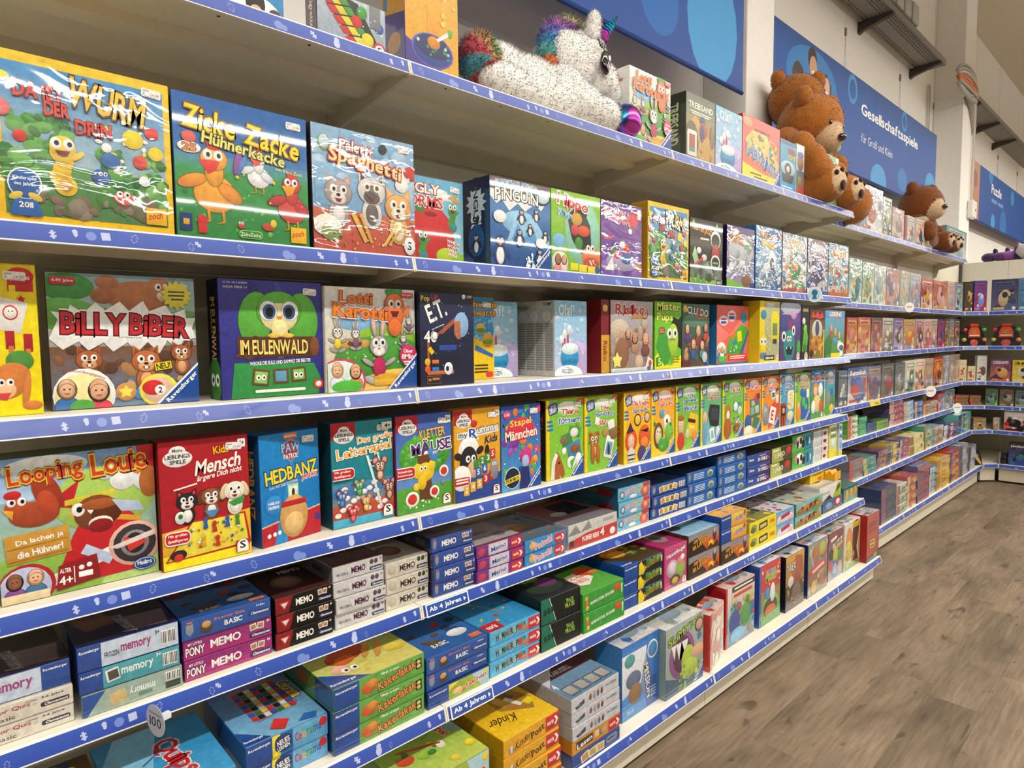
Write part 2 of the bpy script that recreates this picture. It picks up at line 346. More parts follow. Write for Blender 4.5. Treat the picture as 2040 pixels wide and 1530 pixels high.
# ------------------------------------------------------------------ the setting
XW, XP, XB = -.74, -.45, -.43          # wall, pillar front, shelf backs
def floor_mat():
    m, n, l, b = new_mat('vinyl_oak_plank')
    g = n.new('ShaderNodeTexCoord'); oi = n.new('ShaderNodeObjectInfo'); ge = n.new('ShaderNodeNewGeometry')
    ad = n.new('ShaderNodeVectorMath'); ad.operation = 'MULTIPLY_ADD'; ad.inputs[1].default_value = (7.3, 3.1, 0)
    cmb = n.new('ShaderNodeCombineXYZ'); l.new(oi.outputs['Random'], cmb.inputs[0]); l.new(oi.outputs['Random'], cmb.inputs[1])
    l.new(cmb.outputs[0], ad.inputs[0]); l.new(ge.outputs['Position'], ad.inputs[2])
    def noise(sx, sy, scale, detail, rough=.6, dist=0):
        mp = n.new('ShaderNodeMapping'); mp.inputs['Scale'].default_value = (sx, sy, 1); l.new(ad.outputs[0], mp.inputs[0])
        t = n.new('ShaderNodeTexNoise'); t.inputs['Scale'].default_value = scale; t.inputs['Detail'].default_value = detail; t.inputs['Roughness'].default_value = rough; t.inputs['Distortion'].default_value = dist
        l.new(mp.outputs[0], t.inputs['Vector']); return t.outputs['Fac']
    big = noise(2.2, .55, 2.2, 4, .6, .6); fine = noise(26, 1.6, 3, 5, .65, .3); knot = noise(5, 2, 2.4, 2, .5, 1.2)
    r1 = n.new('ShaderNodeValToRGB'); r1.color_ramp.elements[0].position = .3; r1.color_ramp.elements[0].color = hx('#655545'); r1.color_ramp.elements[1].position = .72; r1.color_ramp.elements[1].color = hx('#9c8a73')
    l.new(big, r1.inputs[0])
    r2 = n.new('ShaderNodeValToRGB'); r2.color_ramp.elements[0].position = .3; r2.color_ramp.elements[0].color = (.62, .6, .58, 1); r2.color_ramp.elements[1].position = .62; r2.color_ramp.elements[1].color = (1, 1, 1, 1)
    l.new(fine, r2.inputs[0])
    r3 = n.new('ShaderNodeValToRGB'); r3.color_ramp.elements[0].position = .26; r3.color_ramp.elements[0].color = (.5, .47, .44, 1); r3.color_ramp.elements[1].position = .36; r3.color_ramp.elements[1].color = (1, 1, 1, 1)
    l.new(knot, r3.inputs[0])
    tn = n.new('ShaderNodeMapRange'); tn.inputs[3].default_value = .9; tn.inputs[4].default_value = 1.06; l.new(oi.outputs['Random'], tn.inputs[0])
    src = r1.outputs[0]
    for x in (r2.outputs[0], r3.outputs[0], tn.outputs[0]):
        mx = n.new('ShaderNodeMix'); mx.data_type = 'RGBA'; mx.blend_type = 'MULTIPLY'; mx.inputs[0].default_value = 1; l.new(src, mx.inputs[6]); l.new(x, mx.inputs[7]); src = mx.outputs[2]
    l.new(src, b.inputs['Base Color']); b.inputs['Roughness'].default_value = .5; b.inputs['Specular IOR Level'].default_value = .35
    bp = n.new('ShaderNodeBump'); bp.inputs['Strength'].default_value = .12; bp.inputs['Distance'].default_value = .004; l.new(fine, bp.inputs['Height']); l.new(bp.outputs[0], b.inputs['Normal'])
    return m
M_FLOOR = floor_mat()
floor = MB().box(-1, 18, -6, 38, -.06, -.004).build('floor', M_FLOOR); tag(floor, None, None, None, 'structure')
pm = MB().box(0, .1862, 0, 1.1996, -.006, 0, b=.0004); pmesh = None
R = random.Random(4)
for ci in range(20):
    off = R.uniform(-1.2, 0)
    for ri in range(8):
        x, y = .02+ci*.1865, .55+off+ri*1.2
        if y > 9.4 or y < -.2: continue
        if pmesh is None: o = pm.build('plank', M_FLOOR, floor); pmesh = o.data
        else: o = bpy.data.objects.new('plank', pmesh); COL.objects.link(o); o.parent = floor
        o.location = (x, y, 0)
def struct(mb, name, mat, parent=None):
    o = mb.build(name, mat, parent)
    if parent is None: o['kind'] = 'structure'
    return o
WC = '#eeebe5'
struct(MB().box(XW-.2, XW, -6, 38, 0, 5.5, WC), 'wall_left', M_WALL)
struct(MB().box(XW-.2, 18, -6, 38, 5.5, 5.7, '#d9d0bd'), 'ceiling', M_WALL)
for y0, y1 in ((3.75, 4.1), (8.79, 9.25)):
    tag(struct(MB().box(XW, XP, y0, y1, 0, 5.5, '#f0eee9', b=.004), 'pillar', M_WALL), 'white square wall pillar rising behind the shelves, '+('left of the wide blue banner' if y0 < 5 else 'right of the wide blue banner'), 'pillar')

# ------------------------------------------------------------------ shelving
ZN = [2.2543, 1.7352, 1.3735, 1.0142, .7569, .5020, .1625]
ZF = [2.2450, 1.7250, 1.3765, 1.0200, .7750, .5300, .1900]
XN = [0, 0, 0, 0, 0, .1077, .2109]
XF = [-.15, -.15, -.15, -.15, -.15, -.05, .05]
CREAM = '#e9e4d4'; BLUE = '#3556b4'; BLUE2 = '#2b49a6'; PALE = '#b7c1e6'; MID = '#6f88cf'
def puzzle_pts(q):
    pts = []
    for k in range(4):
        base = [(-1,-1),(-.35,-1),(-.45,-1.45),(-.2,-1.7),(.2,-1.7),(.45,-1.45),(.35,-1)] if k % 2 == 0 else [(-1,-1),(-.3,-1),(-.42,-.62),(-.15,-.45),(.15,-.45),(.42,-.62),(.3,-1)]
        a = math.radians(90*k); pts += [(x*math.cos(a)-y*math.sin(a), x*math.sin(a)+y*math.cos(a)) for x, y in base]
    return [(x*q, y*q) for x, y in pts]
RAIL_H = .047
def rail_icons(a, L, seed):
    k = a.w/a.h
    def place(pts, x, y, rot, c):
        r = math.radians(rot); a.P([((x+px*math.cos(r)-py*math.sin(r))*100/a.w, (y+px*math.sin(r)+py*math.cos(r))*100/a.h) for px, py in pts], c)
    def ring(pts, x, y, rot, c, t=.0007):
        r = math.radians(rot); P2 = [(x+px*math.cos(r)-py*math.sin(r), y+px*math.sin(r)+py*math.cos(r)) for px, py in pts]; n = len(P2)
        inn = [(x+(px-x)*.88, y+(py-y)*.88) for px, py in P2]
        a.poly(P2+inn, [(i, (i+1) % n, n+(i+1) % n, n+i) for i in range(n)], [hx(c)]*(2*n))
    circ = lambda r, n=14, sy=1: [(r*math.cos(2*math.pi*i/n), r*sy*math.sin(2*math.pi*i/n)) for i in range(n)]
    x = .03; i = 0; R = random.Random(seed); H = a.h
    while x < L-.03:
        q = i % 9
        if q == 0: ring(puzzle_pts(.0058), x, H*.5, 20, PALE)
        elif q == 1: place(circ(.011), x, H*.35, 0, MID); place(circ(.008), x+.013, H*.25, 0, MID)
        elif q == 2: place(puzzle_pts(.0062), x, H*.5, 35, PALE)
        elif q == 3: place(circ(.0085, sy=1.25), x, H*.36, 0, PALE); place(circ(.0068), x+.001, H*.7, 0, PALE)
        elif q == 4: ring(puzzle_pts(.0042), x-.02, H*.38, 0, PALE)
        elif q == 5: place(puzzle_pts(.0052), x, H*.42, 10, PALE); place(circ(.0045), x+.035, H*.7, 0, PALE); place(circ(.0035, sy=1.7), x+.036, H*.55, 0, PALE)
        elif q == 6: place([(-.008,-.007),(.007,-.009),(.009,.006),(-.006,.009)], x+.01, H*.55, 12, PALE); place(circ(.009), x-.014, H*.5, 0, MID)
        elif q == 7: ring(puzzle_pts(.0055), x, H*.55, -15, PALE)
        else: place(puzzle_pts(.0045), x, H*.55, 45, PALE); ring(puzzle_pts(.0052), x-.014, H*.36, 10, PALE)
        x += (.105, .085, .06, .055, .10, .075, .06, .12, .09)[q]; i += 1
_railcache = {}
def rail(board, x, y0, y1, z, ang=None, p0=None, seed=1):
    """tilted label rail in front of a shelf edge: plastic carrier and printed strip. p0, ang: for rails that do not run along Y"""
    L = y1-y0
    M = Matrix.Translation((x, y0, z)) if ang is None else Matrix.Translation((p0[0], p0[1], z)) @ Matrix.Rotation(ang, 4, 'Z')
    key = (round(L, 3), seed)
    if key not in _railcache:
        c = MB(); c.prism_y([(-.003,.003),(.0012,.003),(.0098,-.032),(.0094,-.036),(.005,-.036),(-.003,-.01)], .006, L-.006, '#f1f0ec')
        c.prism_y([(.001,.0026),(.0024,.002),(.0031,-.0008),(.0016,-.0006)], .006, L-.006, '#f4f4f2'); c.prism_y([(.0092,-.0325),(.0106,-.0328),(.0114,-.0352),(.0096,-.036)], .006, L-.006, '#dfe3ea')
        for yy in (.001, L-.005): c.prism_y([(-.004,.004),(.003,.003),(.013,-.034),(.011,-.038),(.003,-.038),(-.004,-.01)], yy, yy+.004, CREAM)
        a = Art(L-.014, .0325); a.bg(BLUE, BLUE2); rail_icons(a, a.w, seed)
        v = Vector((-.0077, 0, .0315)).normalized(); u = Vector((0, 1, 0)); n = u.cross(v); o = Vector((.0110, .007, -.0322))
        _railcache[key] = (c, a, [tuple(o+u*px+v*py+n*pz) for px, py, pz in a.v])
        cm = mesh_obj('price_rail', c.v, c.f, c.c, M_PLASTIC); pm_ = mesh_obj('rail_print', _railcache[key][2], a.f, a.c, M_RAIL); _railcache[key] = (cm.data, pm_.data)
        for o_, d in ((cm, 0), (pm_, 0)): o_.matrix_local = M; o_.parent = board
        return
    for nm, d in zip(('price_rail', 'rail_print'), _railcache[key]):
        o_ = bpy.data.objects.new(nm, d); COL.objects.link(o_); o_.parent = board; o_.matrix_local = M
def board_prof(xb, xf, z):
    t = [(xb, z), (xf-.006, z), (xf-.003, z-.003), (xf-.003, z-.03), (xf-.045, z-.03), (xf-.05, z-.014)]
    w = (xf-.05)-xb-.05; 
    a = xf-.05-w*.36; b_ = xf-.05-w*.58
    return t+[(a, z-.014), (a-.006, z-.034), (b_, z-.034), (b_-.006, z-.014), (xb+.04, z-.014), (xb+.035, z-.034), (xb, z-.034)]
def shelf_unit(y0, y1, zs, xs, label, xb=XB, last=False, top=2.42):
    root = empty('shelf_unit', (xb, y0, 0)); tag(root, label, 'shelf unit', 'shelving bays'); off = Vector((-xb, -y0, 0))
    def B(mb, name, mat, parent=root): o = mb.build(name, mat, parent); o.location = off if parent is root else (0, 0, 0); return o
    edges = [0.02]+sorted(z-.036 for z in zs[1:-1])+[zs[0]-.1, top-.02]
    for a, b in zip(edges, edges[1:]): B(MB().box(xb-.012, xb, y0+.016, y1-.016, a+.001, b-.001, '#dcd6c6'), 'back_panel', M_METAL)
    for yy in ([y0, y1] if last else [y0]):
        m = MB().box(xb-.03, xb+.004, yy-.015, yy+.015, 0, top, CREAM)
        u = B(m, 'upright', M_METAL)
        s = MB(); z = .3
        while z < top-.03: s.box(xb+.0035, xb+.0045, yy-.0025, yy+.0025, z, z+.03, '#141210'); z += .05
        B(s, 'slot_row', M_DARK, u)
    p = MB().box(xs[-1]-.05, xs[-1]-.033, y0+.002, y1-.002, .02, zs[-1]-.03, '#d9d0bb'); p.box(xb, xs[-1]-.06, y0+.01, y1-.01, 0, zs[-1]-.05, '#1c1814')  # second box: near-black colour paints in the shadow of the floor gap
    B(p, 'plinth', M_METAL)
    for i, (z, xf) in enumerate(zip(zs, xs)):
        bd = B(MB().prism_y(board_prof(xb, xf, z), y0+.0015, y1-.0015, CREAM), 'shelf_board', M_METAL)
        rail(bd, xf, y0, y1, z, seed=(i*2+1) % 5)
        if i < len(zs)-1:
            for yy in (y0, y1-.006):
                D = xf-xb
                br = MB().prism_y([(xb, z-.01), (xf-.02, z-.012), (xf-.012, z-.04), (xb+D*.55, z-.062), (xb+.05, z-.085), (xb+.03, z-.16), (xb, z-.17)], yy+.0005, yy+.0055, '#dcd6c6')
                B(br, 'bracket', M_METAL, bd)
        if i in (0, 1):
            h = MB(); yy = y0+.14
            while yy < y1-.1:
                for xx in (xf-.022, xb+(xf-xb)*.48): h.box(xx-.003, xx+.003, yy-.003, yy+.003, z-.0305, z-.0295, '#0f0d0b')
                yy += .21
            B(h, 'screw_holes', M_DARK, bd)
    return root
YN = [-.241, 1.0093, 2.2593, 3.261, 4.229]
NL = ['leftmost shelf bay, cut off by the left edge of the picture', 'wide shelf bay right of the leftmost one, holding the white unicorn', 'shelf bay in the middle, holding the tall pink crystal-ball game box', 'last deep shelf bay before the shelves step back to the wall']
for i in range(4): shelf_unit(YN[i], YN[i+1], ZN, XN, NL[i], last=i == 3)
YF = [4.236, 5.24, 6.49, 7.75]
FL = ['first shallow shelf bay just beyond the step in the shelving', 'second shallow shelf bay, left of the seated bear with round soles', 'third shallow shelf bay, ending at the slanted corner of the aisle']
for i in range(3): shelf_unit(YF[i], YF[i+1], ZF, XF, FL[i], last=i == 2)
# slanted corner bay and the bay on the end wall of the aisle
def poly_unit(name_label, fronts, back, labelcat, top):
    root = empty('shelf_unit', (0, 8.3, 0)); tag(root, name_label, 'shelf unit', 'shelving bays'); off = Vector((0, -8.3, 0))
    def B(mb, name, mat, parent=root): o = mb.build(name, mat, parent); o.location = off if parent is root else (0, 0, 0); return o
    for i in range(1, 7):
        z = ZF[i]; (ax, ay), (bx, by) = fronts[i]
        dx, dy = bx-ax, by-ay; L = math.hypot(dx, dy); nx, ny = dy/L, -dx/L
        bd = B(MB().prism_z([(ax-nx*.004, ay-ny*.004), (bx-nx*.004, by-ny*.004)]+back, z-.034, z, CREAM), 'shelf_board', M_METAL)
        rail(bd, 0, 0, round(L, 3), z, ang=math.atan2(dy, dx)-math.pi/2, p0=(ax, ay), seed=3)
        if i == 6:
            s = .033; B(MB().prism_z([(ax-nx*s, ay-ny*s), (bx-nx*s, by-ny*s), (bx-nx*.06, by-ny*.06), (ax-nx*.06, ay-ny*.06)], .02, z-.03, '#d9d0bb'), 'plinth', M_METAL)
    return root, B
fr = {i: ((-.148, 7.755), (.018, 7.918)) for i in range(1, 5)}; fr[5] = ((-.048, 7.755), (.09, 7.918)); fr[6] = ((.052, 7.80), (.152, 7.918))
_, B = poly_unit('slanted corner shelf bay joining the two shelf walls', fr, [(.018, 8.8), (XB+.01, 8.8), (XB+.01, 7.76)], 'c', 2.3)
B(MB().box(XB-.012, XB, 7.77, 8.8, .02, 2.3, '#dcd6c6'), 'back_panel', M_METAL); B(MB().box(XB, .02, 8.802, 8.815, .02, 2.3, '#cfcabd'), 'back_panel', M_METAL)
B(MB().box(XB+.001, XB+.03, 8.77, 8.8, .02, 2.3, '#4a4640'), 'upright', M_METAL)
fr = {i: ((.022, 7.92), (1.1, 7.92)) for i in range(1, 5)}; fr[5] = ((.094, 7.92), (1.1, 7.92)); fr[6] = ((.156, 7.92), (1.1, 7.92))
_, B = poly_unit('shelf bay across the end of the aisle, at the right edge', fr, [(1.1, 8.8), (.022, 8.8)], 'b', 2.3)
B(MB().box(.022, 1.1, 8.802, 8.815, .02, 2.3, '#cfcabd'), 'back_panel', M_METAL); B(MB().box(-.42, 1.1, 8.816, 9.25, 2.268, 2.3, CREAM), 'top_shelf', M_METAL)

# ------------------------------------------------------------------ signs and tags clipped to the rails
def rail_sign(x, y, z, label):
    t = MB().box(0, .0015, 0, .155, 0, .036, '#f3f3f0'); root = t.build('rail_sign', M_PLASTIC)
    a = Art(.15, .032); a.bg('#2a56b0', '#24489c'); 
    for q in ((0,0,100,4),(0,96,100,100),(0,0,1,100),(99,0,100,100)): a.r(*q, '#f4f4f4')
    a.t('Ab 4 Jahren', 44, 50, 76, 52, '#ffffff'); a.P([(89,30),(95,50),(89,70)], '#ffffff'); a.build('sign_print', (.0016, .0025, .002), (0,1,0), (0,0,1), M_GLOSS, root)
    root.rotation_euler = (0, math.radians(-15), 0); root.location = (x, y, z); tag(root, label, 'sign', 'age signs on the rails'); return root
rail_sign(.0145, 1.022, ZN[4]-.0355, 'blue age sign with white lettering, upper one, above the hammer-game stack')
rail_sign(.1222, 1.022, ZN[5]-.0355, 'blue age sign with white lettering, lower one, above the yellow post-office stack')
def round_tag(x, y, z, r, col, label, txt=None, rot=0, c2=None):
    m = MB(); n = 28; m.add([(0,0,0)]+[(0, r*math.cos(2*math.pi*k/n), r*math.sin(2*math.pi*k/n)) for k in range(n)]+[(-.0008,0,0)]+[(-.0008, r*math.cos(2*math.pi*k/n), r*math.sin(2*math.pi*k/n)) for k in range(n)],
        [(0, 1+k, 1+(k+1) % n) for k in range(n)]+[(n+1, n+2+(k+1) % n, n+2+k) for k in range(n)]+[(1+k, n+2+k, n+2+(k+1) % n, 1+(k+1) % n) for k in range(n)], col)
    o = m.build('shelf_wobbler', M_PLASTIC); o.location = (x, y, z); o.rotation_euler = (0, 0, rot)
    a = Art(2*r, 2*r)
    if c2: a.e(50, 50, 40, 40, c2); a.e(50, 62, 20, 20, '#2a6a9a'); a.P([(34,20),(66,20),(58,50),(42,50)], '#2a6a9a')
    if txt == 'bar': a.r(22, 50, 78, 60, '#b88a84')
    elif txt:
        for s_, yy, h, cc in txt: a.t(s_, 50, yy, 62, h, cc, st='n')
    if a.v: a.build('tag_print', (.0003, -r, -r), (0,1,0), (0,0,1), M_CARD, o)
    c = MB().box(-.03, -.0006, -.006, .006, -.006, .006, '#dfe4ee'); c.build('clip_arm', M_PLASTIC, o)
    tag(o, label, 'shelf tag'); return o
round_tag(.05, .318, .738, .0335, '#c4c2cc', 'round grey tag with the number 100 on the lower left rail', [('Disney', 72, 9, '#2a2a30'), ('100', 46, 30, '#2a2a30')], -1.3)
round_tag(.03, 3.62, 1.732, .042, '#d8e4ea', 'round pale blue award tag on the rail below wrapped boxes', None, -.75, '#b8d4e0')
round_tag(-.12, 5.86, 1.722, .04, '#ecebe6', 'round white tag on the far upper rail, left of red boxes', 'bar', -.7)
round_tag(-.12, 6.55, 1.0, .05, '#ecebe6', 'round white tag below the far row of upright boxes, right of a yellow strip', 'bar', -.7)
round_tag(-.12, 7.5, .772, .05, '#ecebe6', 'round white tag at the far corner, above the turquoise boxes', 'bar', -.7)
o = MB().box(0, .002, 0, .22, 0, .036, '#d8c42a').build('shelf_label', M_PLASTIC); o.location = (-.137, 5.08, .982); o.rotation_euler = (0, math.radians(-15), 0)
a = Art(.22, .036); a.r(45, 30, 85, 48, '#4a4410'); a.r(45, 58, 80, 68, '#6a6420'); a.build('label_print', (.0021, 0, 0), (0,1,0), (0,0,1), M_CARD, o); tag(o, 'yellow paper strip on a far rail under the rummy box', 'label')

# ------------------------------------------------------------------ banners on the wall
def banner(y0, y1, z0, z1, x, cmds, label):
    N = 24; m = MB(); vs = []; 
    for i in range(N+1):
        y = y0+(y1-y0)*i/N; d = .006*math.sin(i*.9); vs += [(x+d*.3, y, z1), (x+d, y, z0), (x-.003+d*.3, y, z1), (x-.003+d, y, z0)]
    fs = []
    for i in range(N):
        k = i*4; fs += [(k, k+1, k+5, k+4), (k+2, k+6, k+7, k+3), (k, k+4, k+6, k+2), (k+1, k+3, k+7, k+5)]
    fs += [(0, 2, 3, 1), (4*N, 4*N+1, 4*N+3, 4*N+2)]
    m.add(vs, fs, '#164a9e'); o = m.build('wall_banner', M_BANNER)
    a = Art(y1-y0, z1-z0); a.run(cmds); a.build('banner_print', (x+.0085, y0, z0), (0,1,0), (0,0,1), M_BANNER, o)
    b = MB().tube([(x+.004, y0, z0-.012), (x+.004, y1, z0-.012)], .012, 8, '#123a80'); b.build('weight_bar', M_PLASTIC, o)
    for t in (.05, .37, .7, .97):
        y = y0+(y1-y0)*t; wr = MB()
        wr.tube([(x, y-.02, z1), (x, y, z1+.28), (x, y+.02, z1)], .0012, 5, '#9a968e'); wr.tube([(x, y, z1+.28), (x-.02, y, 5.45)], .0009, 5, '#b0aca4'); wr.box(x-.006, x+.006, y-.012, y+.012, z1+.26, z1+.32, '#7a766e')
        wr.build('hanging_wire', M_STEEL, o)
    tag(o, label, 'banner'); return o
banner(-.6, 3.63, 2.94, 3.62, -.42, [('bg','#1656a8','#15489a'),('r',0,70,100,100,'#143f88','#1650a2'),('e',62,70,9,50,'#1a66b8'),('e',63,60,5.5,34,'#1650a2'),('e',80,35,4,26,'#1a66b8'),('e',92,40,6.2,48,'#3f97d6')], 'blue banner with pale circles on the wall above the unicorn')
kids = [('bg','#1659ac','#164a9c'),('r',0,80,100,100,'#164a90','#1656a6'),('e',22,66,11,30,'#2a7cc4'),
 ('e',15.8,62,2.5,14,'#3a2a26'),('e',16.6,55,1.7,9,'#b88a70'),('P',[(12,20),(13,44),(16,50),(19,44),(20,20)],'#4a8a3a'),
 ('e',21.5,86,1.9,11,'#2a1c18'),('e',21.9,79,1.6,10.5,'#c89878'),('e',22.1,74.5,.75,1.8,'#f4ece4'),('P',[(19,20),(19.6,58),(22,66),(24.6,58),(25.5,20)],'#3f9a44'),
 ('P',[(25.4,40),(25.8,72),(27.6,82),(30,72),(30.6,38)],'#3a241c'),('e',27.9,68,1.5,10,'#dcb094'),('e',27.9,63.5,.65,1.6,'#f6f0ea'),('P',[(25,20),(25.8,46),(29.8,48),(31,20)],'#e8e4de'),
 ('e',32.5,36,2.2,9,'#d8b058'),('e',34,28,1.8,8,'#d87a5a'),('e',33,20,2.6,6,'#7aa860'),
 ('e',40.8,84,2.5,15,'#3f8fd0'),('e',40.8,84,1.7,10,'#1656a6'),('e',73.3,88,1.9,12,'#3f8fd0'),('e',73.3,88,1.2,8,'#1652a2'),
 ('e',57,4,5,18,'#3f97d6'),('e',73,18,3.4,14,'#2474bc'),('e',95.5,26,4.6,20,'#3f97d6'),
 ('t','Gesellschaftsspiele',64.8,69,38,15,'#ffffff'),('t','für Groß und Klein',55.8,41,19.5,9,'#dfe8f4',{'st':'n'})]
banner(4.13, 8.36, 2.88, 3.68, -.6, kids, 'long blue banner with smiling children and white lettering above the bears')
banner(9.9, 14.2, 3.0, 3.72, -.6, [('r',0,0,12,100,'#c89a84','#b8785a'),('e',6,70,3,16,'#a86a5a'),('e',5,20,5,12,'#d8c890'),('r',12,0,100,100,'#1659ac','#164a9c'),('e',27,95,3,16,'#3f8fd0'),('e',32,8,3,18,'#3f97d6'),('e',48,14,5,30,'#2474bc'),('e',62,80,3,16,'#3f8fd0'),('t','Puzzle',36,72,15,17,'#ffffff'),('r',29,47,37,54,'#6f9bd4'),('r',38.5,47,47,54,'#6f9bd4')], 'blue puzzle banner at the right edge behind the second pillar')

# ------------------------------------------------------------------ cable tray, cables, conduit
tr = empty('cable_tray', (XW, 3.6, 4.3)); tag(tr, 'grey perforated metal cable tray on brackets along the wall', 'cable tray'); off = (-XW, -3.6, -4.3)
def TB(mb, name, mat=M_STEEL): o = mb.build(name, mat, tr); o.location = off; return o
TB(MB().box(-.70, -.46, 3.6, 8.05, 4.3, 4.304, '#8a8580'), 'tray_floor'); TB(MB().box(-.462, -.458, 3.6, 8.05, 4.3, 4.36, '#7c7772'), 'tray_edge'); TB(MB().box(-.702, -.698, 3.6, 8.05, 4.3, 4.36, '#7c7772'), 'tray_edge')
TB(MB().box(-.70, -.46, 9.3, 14, 4.3, 4.304, '#8a8580'), 'tray_floor'); TB(MB().box(-.462, -.458, 9.3, 14, 4.3, 4.36, '#7c7772'), 'tray_edge')
h = MB(); y = 4.0
while y < 8:
    for xx in (-.68, -.655, -.55, -.525, -.5, -.48): h.box(xx-.005, xx+.005, y, y+.018, 4.2985, 4.3, '#2c2926')
    y += .045
TB(h, 'perforation_rows', M_DARK)
for y in (4.6, 6.35, 7.85, 9.6, 10.7, 11.8): TB(MB().prism_y([(-.735, 4.2), (-.735, 4.299), (-.45, 4.299), (-.45, 4.28), (-.70, 4.22)], y, y+.05, '#4f4a44'), 'tray_bracket')
for k, y in enumerate((6.2, 6.42, 6.64, 6.86)):
    o = MB().box(-.52, -.44, y, y+.17, 4.37, 4.55, '#aeb2b4', b=.008).build('junction_module', M_PLASTIC); tag(o, ['first','second','third','fourth'][k]+' grey electrical module on the cable tray, counted from the left', 'electric box')
o = MB().box(-.55, -.44, 5.7, 6.05, 4.37, 4.75, '#5a1c22', b=.01).build('breaker_box', M_PLASTIC); tag(o, 'dark red box on the cable tray at the top edge', 'electric box')
def coil(cols, label):
    root = empty('cable_coil', (-.44, 8.72, 4.22)); tag(root, label, 'cable'); R = random.Random(9)
    for k, c in enumerate(cols):
        pts = [(.03+.008*(k % 3)+.02*math.sin(math.pi*i/16), -.42*math.cos(math.pi*i/16)*(1-.01*k), .08+(.13-.028*k)*math.sin(math.pi*i/16)-.018*k) for i in range(17)]
        MB().tube(pts, .017, 7, c).build('cable', M_PLASTIC, root, True)
    MB().tube([(.03, .1, -.06), (.02, .3, -.12), (.0, .44, -.28), (-.03, .5, -.42)], .045, 8, '#a8a296', .016).build('cable', M_PLASTIC, root, True)
    return root
coil(['#a9a79f', '#b4b2aa', '#c4c2ba', '#e2692a', '#dd7434', '#b0aea6', '#bab8b0', '#a6a49c'], 'bundle of grey cables with an orange band on the second pillar')
for x, y, l in ((-.735, 8.5, 'thin conduit pair left of the second pillar'), (XP+.012, 9.2, 'pale conduit running down to the white switch box')):
    o = MB().tube([(x+.012, y, 2.9 if y > 9 else 2.5), (x+.012, y, 4.3)], .009, 8, '#c9c5bc').tube([(x+.012, y+.06, 3.2), (x+.012, y+.06, 4.3)], .006, 8, '#b9b5ac').build('conduit', M_PLASTIC); tag(o, l, 'pipe')
o = MB().box(XP+.002, XP+.06, 9.12, 9.32, 2.86, 3.06, '#e4e2dc', b=.008).build('switch_box', M_PLASTIC); MB().box(XP+.06, XP+.064, 9.24, 9.26, 2.94, 2.97, '#4a4844').build('key_slot', M_DARK, o); tag(o, 'white square switch box on the second pillar', 'switch')

# ------------------------------------------------------------------ cover pictures (flat print), in percent of the cover
W_, K_, RD, YL, OR = '#f6f4ee', '#161616', '#d0282e', '#f2cc1e', '#ee8a1e'
D = dict
def neues(c1, c2, lines, extra, band='#f2d21e', tc=('#c8242c', '#1f5fae'), age='#c8302a'):
    a = [('bg', c1, c2), ('r', 0, 0, 8, 100, band), ('e', 55, 88, 30, 9, '#ffffff', 0, c1), ('rr', 5, 82, 30, 96, '#173f8e', 5, 14), ('t', 'NEUES', 17.5, 89.5, 18, 4, W_, None, 14), ('t', 'LERNEN', 17.5, 85.5, 17, 3.2, W_, None, 14), ('t','spielend',17.5,93.2,14,2,W_,None,14),
         ('e', 91, 95.5, 8, 5, age), ('t', '3-6', 91, 96, 8, 3, W_), ('rr', 2, 72, 16, 75, '#2f7fc0'), ('rr', 2, 67, 18, 70, '#2f7fc0'), ('rr', 2, 62, 18, 65, '#2f7fc0')]
    y = 84
    for i, l in enumerate(lines):
        big = len(l) < 12; hgt = 7.5 if big else 5
        if len(lines) > 1 and len(l) < 5: hgt = 5
        a.append(('t', l, 62, y, min(60, 9*len(l)), hgt, tc[i % 2], '#ffffff')); y -= hgt+3.5
    return a+extra+[('rav', .36)]
A = {}
